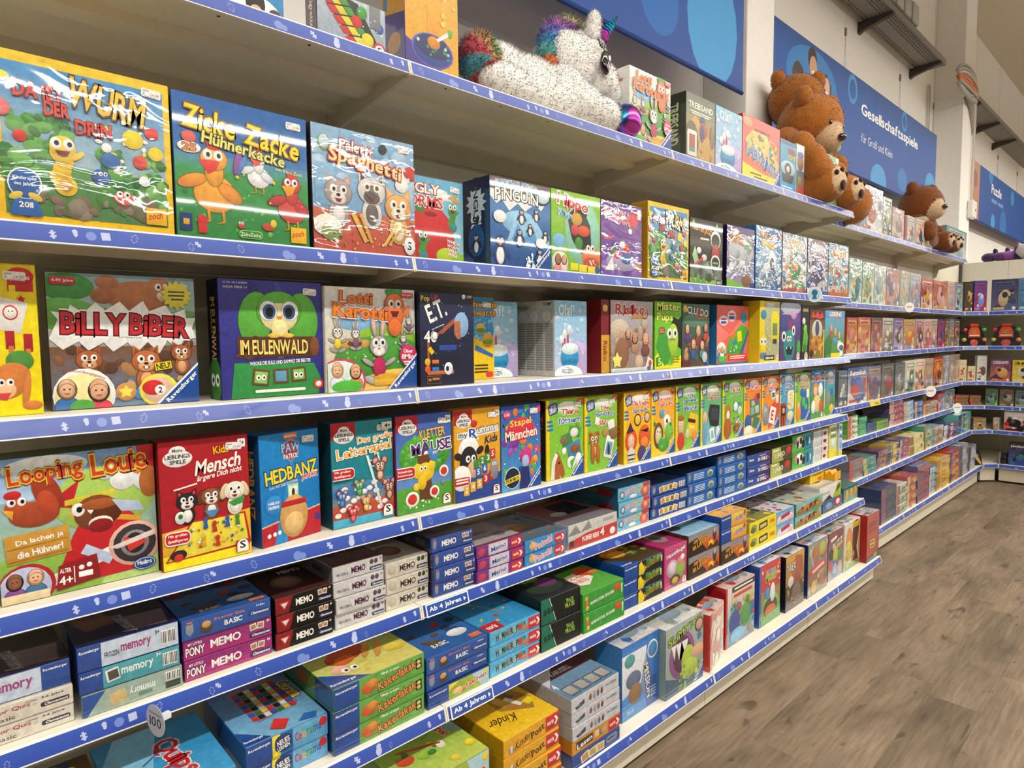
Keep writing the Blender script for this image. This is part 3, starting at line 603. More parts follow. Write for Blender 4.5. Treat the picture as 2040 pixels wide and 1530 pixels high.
A['wurm'] = [('bg', '#f1cc1c', '#e9bb14'), ('r', 4, 5, 96, 94, '#3f93d2', '#b4c8bc'), ('r',4,5,96,36,'#5d9656','#4a7a44'),
 ('sc', 60, 5, 26, 40, 66, 2, 6, ['#3f8a3c','#57a04a','#2f7436','#6aae54'], 3), ('sc', 70, 55, 14, 95, 50, 1.5, 5, ['#3f8a3c','#57a04a','#2f7436','#79b45c'], 4), ('sc',40,8,8,90,20,2,6,['#4a7f3c','#6a6a4c','#7c6a58','#8d7f70'],8),
 ('sc', 14, 50, 38, 90, 66, 1.4, 2.4, ['#f4f2e8','#f0d23c','#f4f2e8'], 5), ('e', 76, 60, 6.5, 6, '#f0d020'), ('e', 90, 53, 5, 4.5, '#efcb1e'), ('e', 88, 66, 4.5, 4, '#d83a34'), ('e', 80, 46, 4.5, 4.5, '#d2403a'),
 ('e', 4, 66, 5, 5, '#e06a72'), ('e', 13, 51, 3.6, 3.6, '#d2302a'), ('e', 62, 62, 2.2, 2.2, '#f6f6f0'), ('e', 55, 64, 2, 2, '#f6f6f0'), ('e',60,52,3,3,'#f6f6ee'),('e',82,34,3.4,3.4,'#f6f6ee'),('e',62,44,6,5,'#3f6fb0'),
 ('an', 'worm', 35, 42, 8.5, '#ecc433', '#d89a2a'), ('e', 56, 33, 5.5, 5, '#3763a8'), ('ey', 57, 35, 1.2), ('e', 69, 21, 6.5, 4.6, '#d8605a'), ('ey', 68.5, 23.5, 1.9),
 ('e', 5, 84, 4.5, 3, '#f2d83a'), ('t', 'DA iST', 24, 79, 26, 9, '#d84a44', '#8a1f20'), ('t', 'DER', 33, 70, 13, 8, '#d84a44', '#8a1f20'), ('t', 'DRiN', 53, 62, 20, 8, '#d84a44', '#8a1f20'),
 ('t', 'WURM', 62, 80, 44, 17, '#eec74e', '#5a3a14', -9), ('r',48,82,56,83,'#c8862a',None,-12),('r',50,78,55,79,'#c8862a',None,-12),('r',60,79,66,80,'#c8862a',None,-12),('r',70,77,76,78,'#c8862a',None,-12), ('t', 'CARMEN', 33, 64, 12, 2.6, '#2f4f78', None, 0, 0, 'n'), ('t', 'KLEINERT', 41, 60, 14, 2.6, '#2f4f78', None, 0, 0, 'n'),
 ('e', 14, 23, 9, 9.5, '#f2f2ec'), ('e', 14, 23, 8.2, 8.7, '#2f62aa'), ('P', [(5.5,4),(22.5,4),(20,14),(8,14)], '#2f62aa'), ('t', 'Kinderspiel', 14, 26, 12, 2.5, W_), ('t', 'des Jahres', 14, 22.5, 11, 2.4, W_), ('e', 9, 15.5, 4, 2, '#dcc04a', 30), ('e', 19, 15.5, 4, 2, '#dcc04a', -30), ('t', '2011', 14, 10.5, 7, 3.2, W_),
 ('r', 82, 6, 95, 17, '#f0b620'), ('t', 'zoch', 88, 12, 9, 4, '#c8352c', None, 12, .3)]
A['wurm2'] = A['wurm']
A['zicke'] = [('bg', '#1f62ae', '#3f84b4'), ('r', 0, 0, 100, 55, '#3f9a52', '#2f7f3a'), ('r',0,48,100,60,'#3f86b0','#3f9a52'), ('sc', 50, 2, 4, 98, 40, .6, 2.2, ['#58ae4c','#2c7838','#6aba56'], 3, .3),
 ('an','hen',27,48,13,'#e8a43a','#e0923a','#d8342c'), ('an','hen',60,58,7.5,'#e8ecf0','#d4dce4','#e04a3a'), ('an','hen',86,40,10,'#c84a44','#b83a3c','#e8a02a'), ('e',44,58,2.5,10,'#8a4a9a',-12),('e',47,56,2,8,'#4a7ac0',-22),
 ('t','Zicke',25,83,36,15,'#f2dc30','#8a5a10',-7), ('t','Zacke',72,77,42,14,'#f2dc30','#8a5a10',-9), ('t','Hühnerkacke',50,68,62,8,'#f0e07a','#4a5a20',-8), ('t','von Klaus Zoch',84,57,22,2.4,'#f0eeb0',None,-5,0,'n'),
 ('e',10,63,8,4,'#f2efe6'),('t','25',10,63,9,5,'#d88a3a','#8a2a20'),('e',10,70,5,4,'#d8605a'), ('e',45,12,2.6,2,'#c84040'),('ey',45,14,.9),('e',66,13,5,3,'#b84a34'),('e',70,16,2.5,3,'#e0c030'),('sc',5,40,30,95,60,1,1.8,['#e8c84a','#d85a6a'],7,.4),
 ('r',2,5,10,17,'#1a3a7a'),('r',4,9,8,13,'#e0a820'),('e',17,13,3.5,4,'#c8302e'),('r',14,4,20,11,'#c8302e'),('rr',43,3,61,9,'#8ac86a',3),('rr',43.6,3.5,60.4,8.5,'#2f7a3c',3),('t','ZickeZacke',52,6,15,2.6,'#d8ecb0'),('r',84,3,97,15,'#f0b620'),('t','zoch',90,10,10,4,'#c8352c',None,10,.3)]
A['paletti'] = [('bg','#8ab4d8','#6aa0cc'),('r',0,0,100,34,'#c86a52','#b84a3c'),('sc',24,4,60,96,96,4,9,['#a4c6e0','#9cc0de','#7fb0d6'],2),('r',2,36,20,70,'#7fb0d4'),('r',80,40,98,74,'#9cc2de'),
 ('e',11,86,6,7,'#7a9a6a'),('e',11,87,4.6,5.4,'#c4d8e2'),
 ('an','cat',23,48,12,'#a89c98','#e4dcd6','#d8a49c'),('an','cat',55,53,13,'#d8d4d0','#6a625e','#4a4442'),('an','cat',82,42,13,'#e0a45a','#f2e0c0','#e8b088'),('e',55,52,6,6,'#5a524e'),('ey',55,56,3.2,1.5,.1,'#c8843a'),
 ('e',86,70,10,7,'#f0f0ec'),('e',86,62,7,6,'#e8e8e4'),('sc',46,28,3,98,32,.5,1.6,['#e8c47a','#d8a854','#f0d890','#c84a38','#6a9a3c'],5,.25),('e',12,20,13,9,'#e8e4d8'),('e',16,15,10,7,'#8a9a5a'),('sc',8,10,10,24,22,1,2.4,['#7a3a2c','#b8b870','#5a7a3c'],3),('r',40,8,44,34,'#e0b45a',None,28),('r',47,8,50,34,'#d8a84a',None,24),('r',72,6,75,30,'#e8c06a',None,-35),('r',78,6,80,30,'#d8a84a',None,-40),
 ('t','Paletti',40,86,30,8,W_,'#b8302a',-5,0,'b',1,'#d86a5a'),('t','Spaghetti',50,73,70,14,'#f2dc9a','#c23a32',-6,0,'b',2,'#b82e2a'),('t','Der verdrehte',62,64,19,2.8,'#eef4f8',None,-4),('t','Nudelspaß',61,60.5,14,2.8,'#eef4f8',None,-4),
 ('e',67,90,4,4,'#2a2d38'),('e',97,74,9,6,'#c8282c'),('e',93,10,6,8,'#e4ecf2'),('t','S',93,10,4,7,K_)]
A['worms'] = [('bg','#5ab0d8','#9accd8'),('e',68,85,12,4,W_),('e',80,80,14,4,W_),('e',52,74,12,3,'#e8f2f4'),('r',0,0,100,14,'#8ab83a'),('e',58,32,30,36,'#c62a2c'),('e',58,58,8,3,'#8a1c20'),('e',45,66,6,8,'#4a8a3a',20),('an','worm',86,62,6.5,'#4a9a3c','#3f8ab0'),('P',[(80,80),(95,74),(97,76),(93,80),(90,84),(84,83)],'#c89a4a'),('an','worm',48,25,6.5,'#3f9a44','#2f7ab0'),('e',78,10,14,10,'#a8c22c'),('e',92,6,9,9,'#8ab83a'),
 ('t','WIGGLY',38,87,62,11,W_,RD),('t','WORMS',42,72,62,13,RD,W_),('t','WHICH',86,27,16,4,W_,'#c84a5a',-12),('t','WORM',85,22,14,4,W_,'#c84a5a',-12),('t','WILL',85,17,12,4,W_,'#c84a5a',-12),('t','WIN?',85,12,13,4,W_,'#c84a5a',-12)]
A['pinguin'] = [('bg','#3f86c4','#17488c'),('P',[(0,100),(0,78),(10,70),(18,76),(30,64),(44,74),(56,66),(72,76),(84,70),(96,84),(100,100)],'#f2f6f8'),('r',0,86,100,100,'#6a5a58'),('e',48,52,30,14,'#8ac0e4'),('P',[(26,30),(40,60),(56,50),(70,62),(86,44),(98,40),(98,26)],'#9accec'),('P',[(30,26),(44,52),(54,36),(70,50),(78,26)],'#5f9fd8'),('e',84,86,16,10,'#2a3a5a'),('e',86,87,12,8,'#cfe4f2'),
 ('t','PLITSCH-PLATSCH',42,93,66,7,'#3f96d4','#ffffff',0,0,'b',2),('t','PiNGUiN',43,81,70,13,W_,'#1a2c4a',0,0,'b',2),('an','peng',15,24,12,'#1f3f78'),('an','peng',50,62,6,'#22304a'),('an','peng',75,66,5,'#22304a'),('an','peng',64,48,5,'#22304a'),('an','peng',46,38,7,'#22406a'),('an','peng',90,42,5,'#22304a'),('an','peng',80,18,6,'#1c3a6a'),('e',14,56,10,7,W_),('e',82,31,9,6,W_),('sc',20,55,2,95,16,1.5,4,['#d4ecf6','#a8d4ec','#ffffff'],4),('rav',.3)]
A['hippo'] = [('bg','#8ac42a','#7ab828'),('e',62,52,36,42,'#8accb4'),('P',[(30,70),(40,42),(52,28),(66,22),(80,38),(78,62),(70,72),(76,88),(62,80),(46,82)],'#16120e'),('e',50,68,11,8,'#c89a1c'),('e',64,54,13,7,'#d8502a'),('e',46,54,8,7,'#c83a4a'),('e',54,38,8,8,'#3f8a2a'),('e',80,20,20,16,'#e27a34'),('e',80,13,17,9,'#b84a3a'),('sc',10,68,8,92,18,1,2,['#f4d8c8'],3),('ey',78,33,4),('e',14,38,13,9,'#7ab8dc'),('e',16,12,16,13,'#e4dcd4'),('an','kid',12,14,7,'#a87858','#2a1a14','#d88a90'),('an','kid',24,14,6,'#d8a888','#6a3a28','#e8c8c0'),
 ('t','Hippo',42,85,62,17,'#d82e2a','#ffffff',-7,0,'b',0,'#f4f4f0'),('t','Flipp',26,71,26,9,'#4aa4d8','#ffffff',-7),('r',36,3,52,12,'#f0d828'),('r',54,2,70,11,'#f0d828'),('r',72,1,88,10,'#f0d828'),('e',93,6,6,4,'#2a5aa0')]
A['wakka'] = [('bg','#6a3a94','#7a4aa8'),('sc',30,5,4,95,45,3,9,['#8a68b4','#9a84bc','#5a3a8a'],2),('e',50,20,40,12,'#b0a4c4'),('t','WAKKA',38,82,64,15,'#d83a4a','#f0e8f0',-6),('star',78,80,16,9,7,'#d83a4a'),('e',70,64,5,4,W_),('e',28,34,6,7,'#4a8a3a'),('e',38,30,9,6,'#d84a6a'),('ey',38,33,2),('e',60,38,8,8,'#d8502a'),('e',60,26,14,8,'#4a6ab0'),('e',50,44,7,5,W_),('r',5,50,30,53,'#d8505a',None,12),('P',[(8,8),(26,26),(30,8)],W_),('r',88,82,97,96,W_),('e',92,16,7,6,'#c8843a')]
A['geist'] = [('bg','#0c0f0c','#14180f'),('r',0,0,100,10,'#8ac42a'),('e',50,22,48,16,'#5a6a54'),('sc',20,5,10,90,30,4,9,['#6a7a64','#8a968a','#3a4a34'],2),('P',[(0,0),(10,14),(16,2),(24,18),(32,4),(42,12),(50,0)],'#6aa43a'),('t','GEISTERJAGD',36,83,60,11,'#f0a82a','#2a1c08',-7),('r',30,69,56,72,'#e8e8e0'),('e',77,72,16,14,'#e8ecee'),('e',77,70,13,11,'#10141a'),('e',77,45,13,20,'#a82a20'),('e',77,36,15,12,'#e4ece8'),('e',77,36,12,9,'#14201a'),('r',68,34,86,37,'#7ac43a'),('e',26,52,7,5,W_),('P',[(6,44),(14,58),(26,36),(14,30)],'#a8d8a0'),('e',42,42,8,5,'#e8d8dc'),('r',6,32,40,36,'#d83a34',None,25),('r',80,1,98,9,'#3a2a6a'),('t','HUCH',89,5,12,4,W_),('P',[(4,92),(10,99),(14,90)],'#9ac42a'),('P',[(76,93),(82,99),(84,88)],'#9ac42a')]
A['pilot'] = [('bg','#6a5a90','#9a9ab0'),('e',50,62,46,24,'#b8bcc8'),('t','Junior',30,88,38,8,'#f0c82a','#6a2a10',-6),('t','GEISTERPILOT',52,76,84,10,'#f0922a','#4a1f10',-6),('e',76,70,15,14,'#7a9a80'),('sc',24,5,30,95,60,3,8,['#8a9aa8','#a8b0b8','#6a6a90','#c4c8cc'],3),('P',[(0,0),(0,14),(60,4),(60,0)],'#7ac42a'),('e',70,12,18,10,'#8a5a34'),('e',16,34,9,7,'#e4dcdc'),('r',44,34,64,46,'#dcdce0'),('r',84,0,100,10,'#4a2a7a')]
A['blaumon'] = [('bg','#3a86c0','#2a6aa8'),('e',50,40,44,34,'#7aa0b8'),('t','MONSTER',40,86,56,10,'#e8a83a','#4a2c14',-6),('r',20,68,72,77,'#e8a83a',None,-6),('e',62,44,16,18,'#d8dce0'),('e',62,42,8,11,'#2a3440'),('e',40,30,18,14,'#c4ccd2'),('sc',26,5,5,95,40,3,9,['#5a7a90','#8aa0ac','#3a5a78','#b8c4ca'],5),('e',90,90,8,6,'#c83a34')]
for k, cs, ti in (('wrap1', ['#7a8aa0','#c8b08a','#5a9a5a','#d87a3a','#e4e8ea'], 'MOPSI'), ('wrap2', ['#7a5a78','#c8c8d0','#5a4a6a','#3a5a9a','#d8d8dc'], 'DRACHEN'), ('wrap3', ['#6aa0b8','#e0a05a','#8ab8c8','#c86a3a','#d8e0e0'], 'BIBER')):
    A[k] = [('bg', cs[0], cs[4]), ('sc', 40, 4, 5, 96, 66, 4, 12, cs, len(k)+ord(k[-1])), ('e', 50, 82, 40, 10, cs[1]), ('e', 50, 42, 24, 20, cs[2]), ('e', 50, 48, 14, 12, cs[3]), ('ey', 50, 56, 4), ('r', 0, 0, 100, 8, '#b84a48' if k == 'wrap1' else cs[3]), ('e', 10, 24, 7, 7, '#3a7ab8')]
# row 2
A['affe'] = [('bg','#efdc1c','#e6d00e'),('r',0,66,72,78,'#c8242c'),('r',78,82,98,90,'#d02a30'),('e',88,92,11,6,'#d02a30'),('r',79,82,84,86,'#efdc1c'),('t','jumbo',88,91,15,4,W_),('star',88,77,4,2,5,'#d02a30'),('r',64,56,90,77,'#e6e4de',None,-14),('e',79,68,6,5,'#d02a30'),('e',79,68,5,4,'#ece8e0'),('ey',79,69,1.2),('r',74,44,81,56,'#a8222c'),('r',88,42,95,54,'#a8222c'),('r',76,36,80,46,'#c87a3c'),('r',89,34,93,44,'#c87a3c'),('e',84,36,11,7,'#4a8a3c'),('e',78,26,14,9,'#c8783a'),('e',72,20,15,9,'#c8783a'),('e',70,17,10,6,'#e8b88a'),('ey',72,22,3),('P',[(62,15),(76,15),(72,10),(66,11)],'#c8404a'),('e',88,16,3,12,'#c87a3c',-8),('e',92,6,8,3,'#c8783a')]
A['billy'] = [('bg','#b8ccd8','#8a6a50'),('r',0,60,100,100,'#9ac0d4','#a8c0a8'),('e',12,90,18,10,'#4a9a4a'),('e',10,70,22,12,'#6aae54'),('e',92,66,16,8,'#6a9a5c'),('sc',20,15,58,90,72,2,5,['#b0885c','#8a6444','#a87c54'],4,.4),('e',60,84,24,12,'#b87448'),('e',74,90,10,9,'#bd7a4c'),('ey',76,92,2.4),('e',77,85,5,4,'#e8d8c4'),('e',35,84,8,6,'#a8683e'),('e',38,94,8,5,'#bd7a4c'),
 ('r',0,0,100,46,'#7a5438','#5f7f9c'),('sc',26,5,26,95,48,3,7,['#8a5c3a','#6a4630','#a87a50','#5a3c2a'],6),
 ('P',[(0,52),(6,66),(2,72),(12,70),(14,77),(22,71),(30,79),(36,73),(46,80),(52,73),(62,81),(66,73),(78,78),(82,71),(92,75),(93,68),(100,68),(97,60),(100,52),(90,50),(86,42),(78,50),(72,40),(64,49),(56,41),(50,49),(40,42),(34,49),(24,43),(18,50),(8,44)],'#f4f6f8'),('t','BiLLY',28,63,40,15,'#cf2a34','#5a1418',-2,0,'b',0,'#ffffff'),('t','BiBER',73,61.5,41,15,'#cf2a34','#5a1418',-4,0,'b',0,'#ffffff'),('t','Kai Haferkamp',52,52.5,16,1.7,'#3a3a3a',None,-2,0,'n'),
 ('an','fox',24,36,8,'#a85c34','#d8a070','#8a4a2a'),('an','fox',62,34,9.5,'#b8683a','#e0a878','#8a4a2a'),('an','fox',88,40,7,'#a85c34','#d8a070','#8a4a2a'),('sc',18,10,8,90,20,2,5,['#8ab4d0','#c89a58','#e0c088','#4a86b8'],9),
 ('e',20,10,20,20,W_),('e',19,8,18,18.5,'#e8dca0'),('an','kid',9,14,7,'#d8ac8c','#8a6238','#2f6aae'),('an','kid',29,12,8,'#d4a484','#3a2418','#c8324a'),('e',18,2,8,5,'#4a9a3c'),('t','Mit Sound und Bewegungssensor',20,25,28,2.6,'#b82a30',None,-14,0,'n',2),
 ('e',70,11,14,13,'#e8d848'),('e',70,11,11,10.5,'#d8b8a0'),('e',66,13,8,6,'#c82a2c'),('e',71,11,4,4,W_),('t','2',71,11,2.6,4.5,K_),('e',47,11,7,7,'#c89058'),('star',47,11,5.5,2.8,5,'#f0dc5a'),
 ('r',68,27,80,33,'#f2d820',None,8),('t','NEU!',74,30,10,4.6,K_,None,8),('star',86,86,12,9,14,'#e8dc4a'),('r',80,88,92,89.3,'#5a4a1a'),('r',80,85,92,86.3,'#5a4a1a'),('r',82,82,91,83.3,'#5a4a1a'),('rr',2,91,18,97,'#c83a40'),('t','4-99 Jahre',10,94,13,2.6,W_),('rav',.3)]
A['eule'] = [('bg','#3b3c98','#2a2a78'),('sc',22,2,44,98,96,2,6,['#34358c','#4748a4','#2f2f84'],2),('P',[(8,0),(12,30),(90,28),(97,14),(94,0)],'#2f8a44'),
 ('an','owl',56,72,17,'#5cae3e','#efe2a0'),('e',56,58,8,9,'#efe2a0'),('r',15,34,91,52,'#5c3420'),('sc',14,16,36,90,50,2,6,['#6a3e26','#4e2c1a'],5,.2),('e',91,43,5,9,'#7a4a2c'),('e',50,53,6,2,'#e8c04a'),('e',64,53,6,2,'#e8c04a'),('t','IM EULENWALD',51,43,66,12,'#f0dc7a','#4a2a10'),('t','WECKE DIE EULE UND SAMMLE DIE BEUTE!',56,30,60,3,W_,None,2),
 ('r',28,10,44,24,'#6a4428',None,-8),('r',30,12,42,22,'#8ac060',None,-8),('ey',36,17,2.2),('r',48,11,63,24,'#6a4428'),('r',50,13,61,22,'#5a9ab8'),('r',66,12,81,25,'#6a4428',None,4),('r',68,14,79,23,'#8ac060',None,4),('ey',73,18,2.2),('rr',30,4,80,6.5,'#e8eadc'),('t','ALTER: AB 4 JAHREN',15,97,22,1.8,W_,None,0,0,'n'),('t','ANZAHL SPIELER: 2-4',15,93.5,22,1.8,W_,None,0,0,'n'),('rr',89,5,99,13,'#d83a3a'),('e',94,9,3,2.4,W_)]
A['lotti'] = [('bg','#b4d4e8','#e8dcb0'),('r',0,0,100,100,'#dfe6e8','#d8c890'),('P',[(0,100),(0,80),(60,74),(100,90),(100,100)],'#e8e8e2'),('e',40,66,30,8,'#8ac0e8'),('e',66,50,36,14,'#8fbf3a'),('e',60,32,52,22,'#4a9a3c'),('P',[(0,0),(0,10),(60,0)],'#a8cc4a'),('e',80,4,46,16,'#e8bc5a'),('sc',26,20,26,96,56,.8,1.6,['#e4f0c8','#a8d060'],3),('e',30,46,18,5,'#d8a450'),('e',30,46,8,3,'#6a4a20'),
 ('an','rabbit',12,56,6,'#a4a09c','#e4e0da','#e8d03a'),('an','rabbit',31,55,5,'#a4a09c','#e4e0da','#8a5a7a'),('an','rabbit',85,50,4,'#a4a09c','#e4e0da','#8a5a7a'),('an','rabbit',92,68,4,'#a4a09c','#e4e0da','#8a5a7a'),('an','rabbit',56,42,12,'#a8a49f','#ece8e2','#b8285c'),('e',64,10,15,6,'#c8982a'),('r',50,4,78,10,'#d8a83a'),('an','veg',75,75,13,'#e2743a'),
 ('t','Lotti',32,90,34,11,'#e88a2a','#c4501c',-2,0,'b',0,'#ffffff'),('t','Karotti',37,77,58,12,'#e88a2a','#c4501c',-4,0,'b',0,'#ffffff'),('t','Das total verdrehte Hasenrennen',27,69,32,1.8,'#3a5a7a',None,0,0,'n'),
 ('e',14,10,26,22,'#c83a6a'),('e',13,9,25,21,'#cfe0d8'),('an','kid',10,20,7,'#e0b494','#d8b060','#d8d8e8'),('an','kid',29,18,7,'#d8a884','#4a2c1c','#e07a44'),('e',20,5,16,6,'#4aae3c'),('e',90,33,10.5,11,'#c8306a'),('t','Über',90,38,11,4,W_),('t','8Mio.',90,32,16,5,W_),('r',84,26,96,27.3,W_),('r',85,23.6,95,24.8,W_),('rr',82,92,97,97,'#d83a48'),('t','4-99 Jahre',89.5,94.5,12,2,W_),('rav',.33)]
A['lotti2'] = A['lotti']
A['et'] = [('bg','#1c2444','#1a1c34'),('r',0,60,100,100,'#2a2f4a','#232a50'),('P',[(22,52),(75,80),(79,77),(26,48)],'#a85a34'),('r',12,12,16,58,'#a0542e'),('r',12,12,60,16,'#c06a3c'),('e',76,66,14,14,'#8ab0d8'),('r',62,70,74,50,'#b86a48'),('e',66,44,12,3,'#2a3458'),('P',[(24,44),(34,56),(62,56),(74,44),(74,18),(26,18)],'#1a2036'),('r',34,38,66,44,'#2a4aa0'),('sc',14,20,20,90,90,.6,1.2,['#8a9ac8','#c8d0e8'],4),
 ('t','Pop',10,93,15,7,'#f0e02a'),('t','UP',27,95,12,5,'#d83a5a'),('t','E.T.',29,81,34,19,W_,None,22),('r',20,63,44,64,'#c8c8d0',None,20),('t','40',18,53,22,12,W_),('e',26,54,6,5,'#1c2444'),('e',26,54,5,4.2,W_),('r',15,34,22,42,'#e8c020',None,40),('e',12,26,5,4,'#e8a82a'),('e',12,18,5,4,'#d85a2a'),('r',20,24,32,28,'#e0702a'),('r',20,16,32,20,'#2a7ac8'),('e',50,18,8,7,'#e0e4ec'),('e',48,18,3,3,'#1c2444'),('r',10,2,36,11,'#6a4a2a'),('r',11,3,35,10,'#1a1a24'),('r',13,5,18,8,'#a8743a'),('r',20,6,33,8.6,'#a8743a'),('t','TOMY',92,97,10,2.6,W_),('e',81,97,3.5,2.6,W_)]
A['schwarte'] = [('bg','#3f9cd8','#2a8acc'),('r',0,0,100,52,'#f0cc1c','#e8be10'),('sc',30,50,50,98,82,3,6,['#5aaee0','#3a90cc','#7ac0e8'],4),('t','Schwein',66,92,80,8,'#f0a820','#6a3a08'),('t','Schwarte',66,82,80,8,'#f0a820','#6a3a08'),('e',66,62,12,7,'#d8a848'),('e',66,60,11,3,'#5a8a2a'),('e',84,48,14,9,'#d89a3a'),('e',84,46,13,3,'#6a9a2a'),('P',[(50,36),(96,26),(98,30),(54,42)],'#2f6ab8'),('r',50,16,84,18,'#4a3a10'),('r',50,12,84,14,'#4a3a10'),('r',50,8,84,10,'#4a3a10'),('rr',78,2,97,9,'#d83a3a')]
A['olafb'] = [('bg','#8ac8e8','#b8c0e4'),('e',70,20,40,26,'#c0b0dc'),('sc',30,4,22,96,96,3,9,['#a4d4ec','#b8dcf0','#c8c8ec','#9accea'],2),('P',[(60,0),(100,0),(100,36),(86,28),(74,40),(66,20)],'#b4a4d4'),('t','Olaf!',36,88,48,14,'#e4f4fc','#8ac4e0'),('e',30,56,7,6.5,W_),('e',30,56,5.5,5,'#d8e8f4'),('e',44,62,7,6.5,W_),('e',44,62,5.5,5,'#d8e8f4'),('e',20,48,7,6.5,W_),('e',20,48,5.5,5,'#d8e8f4'),('r',28,40,32,50,'#c83058'),('r',38,42,42,55,'#c83058'),('r',22,38,26,44,'#c83058'),('e',46,24,28,16,'#2f92c4'),('e',46,36,26,8,'#d8ecf4'),('r',22,16,70,22,'#1f7cb0'),('e',40,0,46,14,'#eef4f8'),('t','Disney',38,11,12,2.4,'#3a4a5a'),('t','FROZEN',38,6,34,6,'#4a6a8a')]
A['olafa'] = A['olafb']; A['olaf0'] = A['olafb']
A['risiko'] = [('bg','#b8b4c0','#8a7468'),('e',20,60,22,14,'#c8bca8'),('sc',30,4,8,96,60,4,11,['#a88a74','#8a6a58','#b89c88','#6f7f8c','#c8a890'],3),('t','Risiko',46,88,70,14,'#c82a34','#f0e8e0'),('t','JUNIOR',62,77,28,6,'#e89a2a','#6a3a10'),('an','kid',80,82,8,'#d8a888','#6a3a28','#b8a898'),('an','kid',56,46,8,'#c8906c','#4a2c1c','#a8826a'),('an','kid',40,52,7,'#d0a080','#3a2418','#8a5a4a'),('an','kid',82,44,9,'#d8a888','#8a5034','#7a4a44'),('e',26,26,16,22,'#8a6248'),('star',14,16,12,7,5,'#f2e070'),('P',[(78,0),(88,20),(100,14),(100,0)],'#e8d8c8'),('e',93,10,4,5,'#c83a3a'),('r',0,0,100,5,'#b8c4cc'),('e',90,3,5,3,'#2a5aa0')]
A['pups'] = [('bg','#7ac82a','#68b424'),('P',[(0,0),(0,18),(12,24),(20,14),(28,20),(34,6),(66,4),(76,18),(84,12),(100,20),(100,0)],'#e8d81c'),('P',[(4,34),(18,56),(44,52),(66,44),(62,22),(50,8),(36,4),(18,16)],'#3f9a38'),('P',[(60,66),(70,78),(88,74),(100,80),(100,28),(84,34),(66,56)],'#1c120c'),('e',68,44,20,24,'#a8d034'),('ey',64,53,9),('r',54,42,76,45,'#7a8a70'),('t','Mister',50,92,84,12,'#f2ee6a','#4a8a1a',0,0,'b',2),('t','Pups',36,76,58,15,'#f2ee6a','#4a8a1a'),('rr',14,52,36,62,'#8a3a28'),('t','DRÜCK',25,59,16,3,'#f0b0a0'),('t','MICH!',25,55,16,3,'#f0b0a0'),('r',4,4,24,18,'#2f8a2c',None,8),('t','5',17,11,9,10,'#d8ec70'),('r',60,16,92,18,'#8a8a18'),('r',58,12,94,14,'#8a8a18'),('r',62,8,90,10,'#8a8a18')]
A['cluedo'] = [('bg','#3f6a60','#4a3a34'),('e',50,74,46,12,'#5a8a78'),('sc',26,4,6,96,50,4,9,['#8a5a44','#5a3a5c','#3a5a4a','#b88a5a','#4a3030'],5),('t','CLUEDO',56,88,78,11,W_,'#1a1a1a',-5),('e',60,88,6,6,'#b8242c'),('t','JUNIOR',72,77,40,5,'#e88a2a','#4a2008'),('star',10,92,9,6,9,'#e8c83a'),('an','kid',18,58,9,'#d8a888','#3a2418','#5a3a7a'),('an','kid',58,56,10,'#d8b090','#c8a850','#8a3a3a'),('an','kid',86,60,9,'#c89070','#2a1a14','#b84a3a'),('an','kid',40,34,10,'#d8a888','#6a3a28','#2a5a8a'),('an','kid',72,32,9,'#e0b494','#8a4a2a','#4a8a8a'),('r',0,0,30,10,'#5a1a24'),('e',82,14,10,9,'#b8bcc4'),('e',92,5,6,4,'#2a5aa0')]
A['coral'] = [('bg','#e86a60','#e8584e'),('P',[(100,100),(40,50),(100,10)],'#f08074'),('P',[(0,70),(40,50),(0,30)],'#f07e70'),('P',[(28,18),(40,46),(78,68),(97,62),(92,44),(70,12)],'#4aae3c'),('P',[(70,14),(92,46),(98,60),(100,52),(80,12)],'#2a6aa8'),('r',46,44,58,54,'#e8742a',None,30),('r',64,38,78,56,'#f0d82a',None,10),('r',50,34,62,40,'#2f7ac0',None,20),('sc',14,30,18,74,30,1.2,2,['#e8e8e0','#2a3a5a'],3),('e',84,80,10,10,'#2f9ad0'),('e',20,74,14,9,'#f0d8e4'),('r',12,75,28,78,'#c83a7a'),('r',12,69,28,73,'#2a4a9a'),('e',45,82,14,10,'#f0d8e4'),('r',37,84,53,87,'#c83a7a'),('r',37,77,53,82,'#2a4a9a'),('e',14,20,16,18,'#e4dcd0'),('an','kid',6,22,5,'#d8a888','#3a2418','#4a7ab0'),('an','kid',16,24,5,'#d8a888','#4a2c1c','#e0e0e0'),('an','kid',26,20,5,'#d8a888','#2a1a14','#7aa03a'),('e',16,8,12,6,'#4aae3c'),('r',36,6,94,16,'#e83a34'),('r',40,12,90,13.4,W_),('r',40,8.6,86,10,W_),('r',0,0,100,3,'#3a6ab0')]
A['minion'] = [('bg','#d8c84a','#e4d43a'),('r',0,0,22,100,'#e8cc1a'),('r',26,10,98,96,'#b8bc94','#a8ac88'),('sc',18,28,20,96,70,3,6,['#d8d040','#e8e070','#8a9a78'],4,.4),('r',32,90,70,97,'#d8e0e8'),('e',18,78,14,8,'#3f8ab0'),('rr',56,34,96,84,'#e6d21c',14),('r',64,44,88,64,'#6a8a5c'),('r',66,30,86,38,'#3a3a2a'),('e',18,26,16,18,'#e8cc1a'),('ey',18,34,7),('r',4,6,34,16,'#5a7aa8'),('r',24,3,76,11,'#2a2420'),('t','minion-mix',50,7,40,4.5,W_),('sch',90,8,7)]
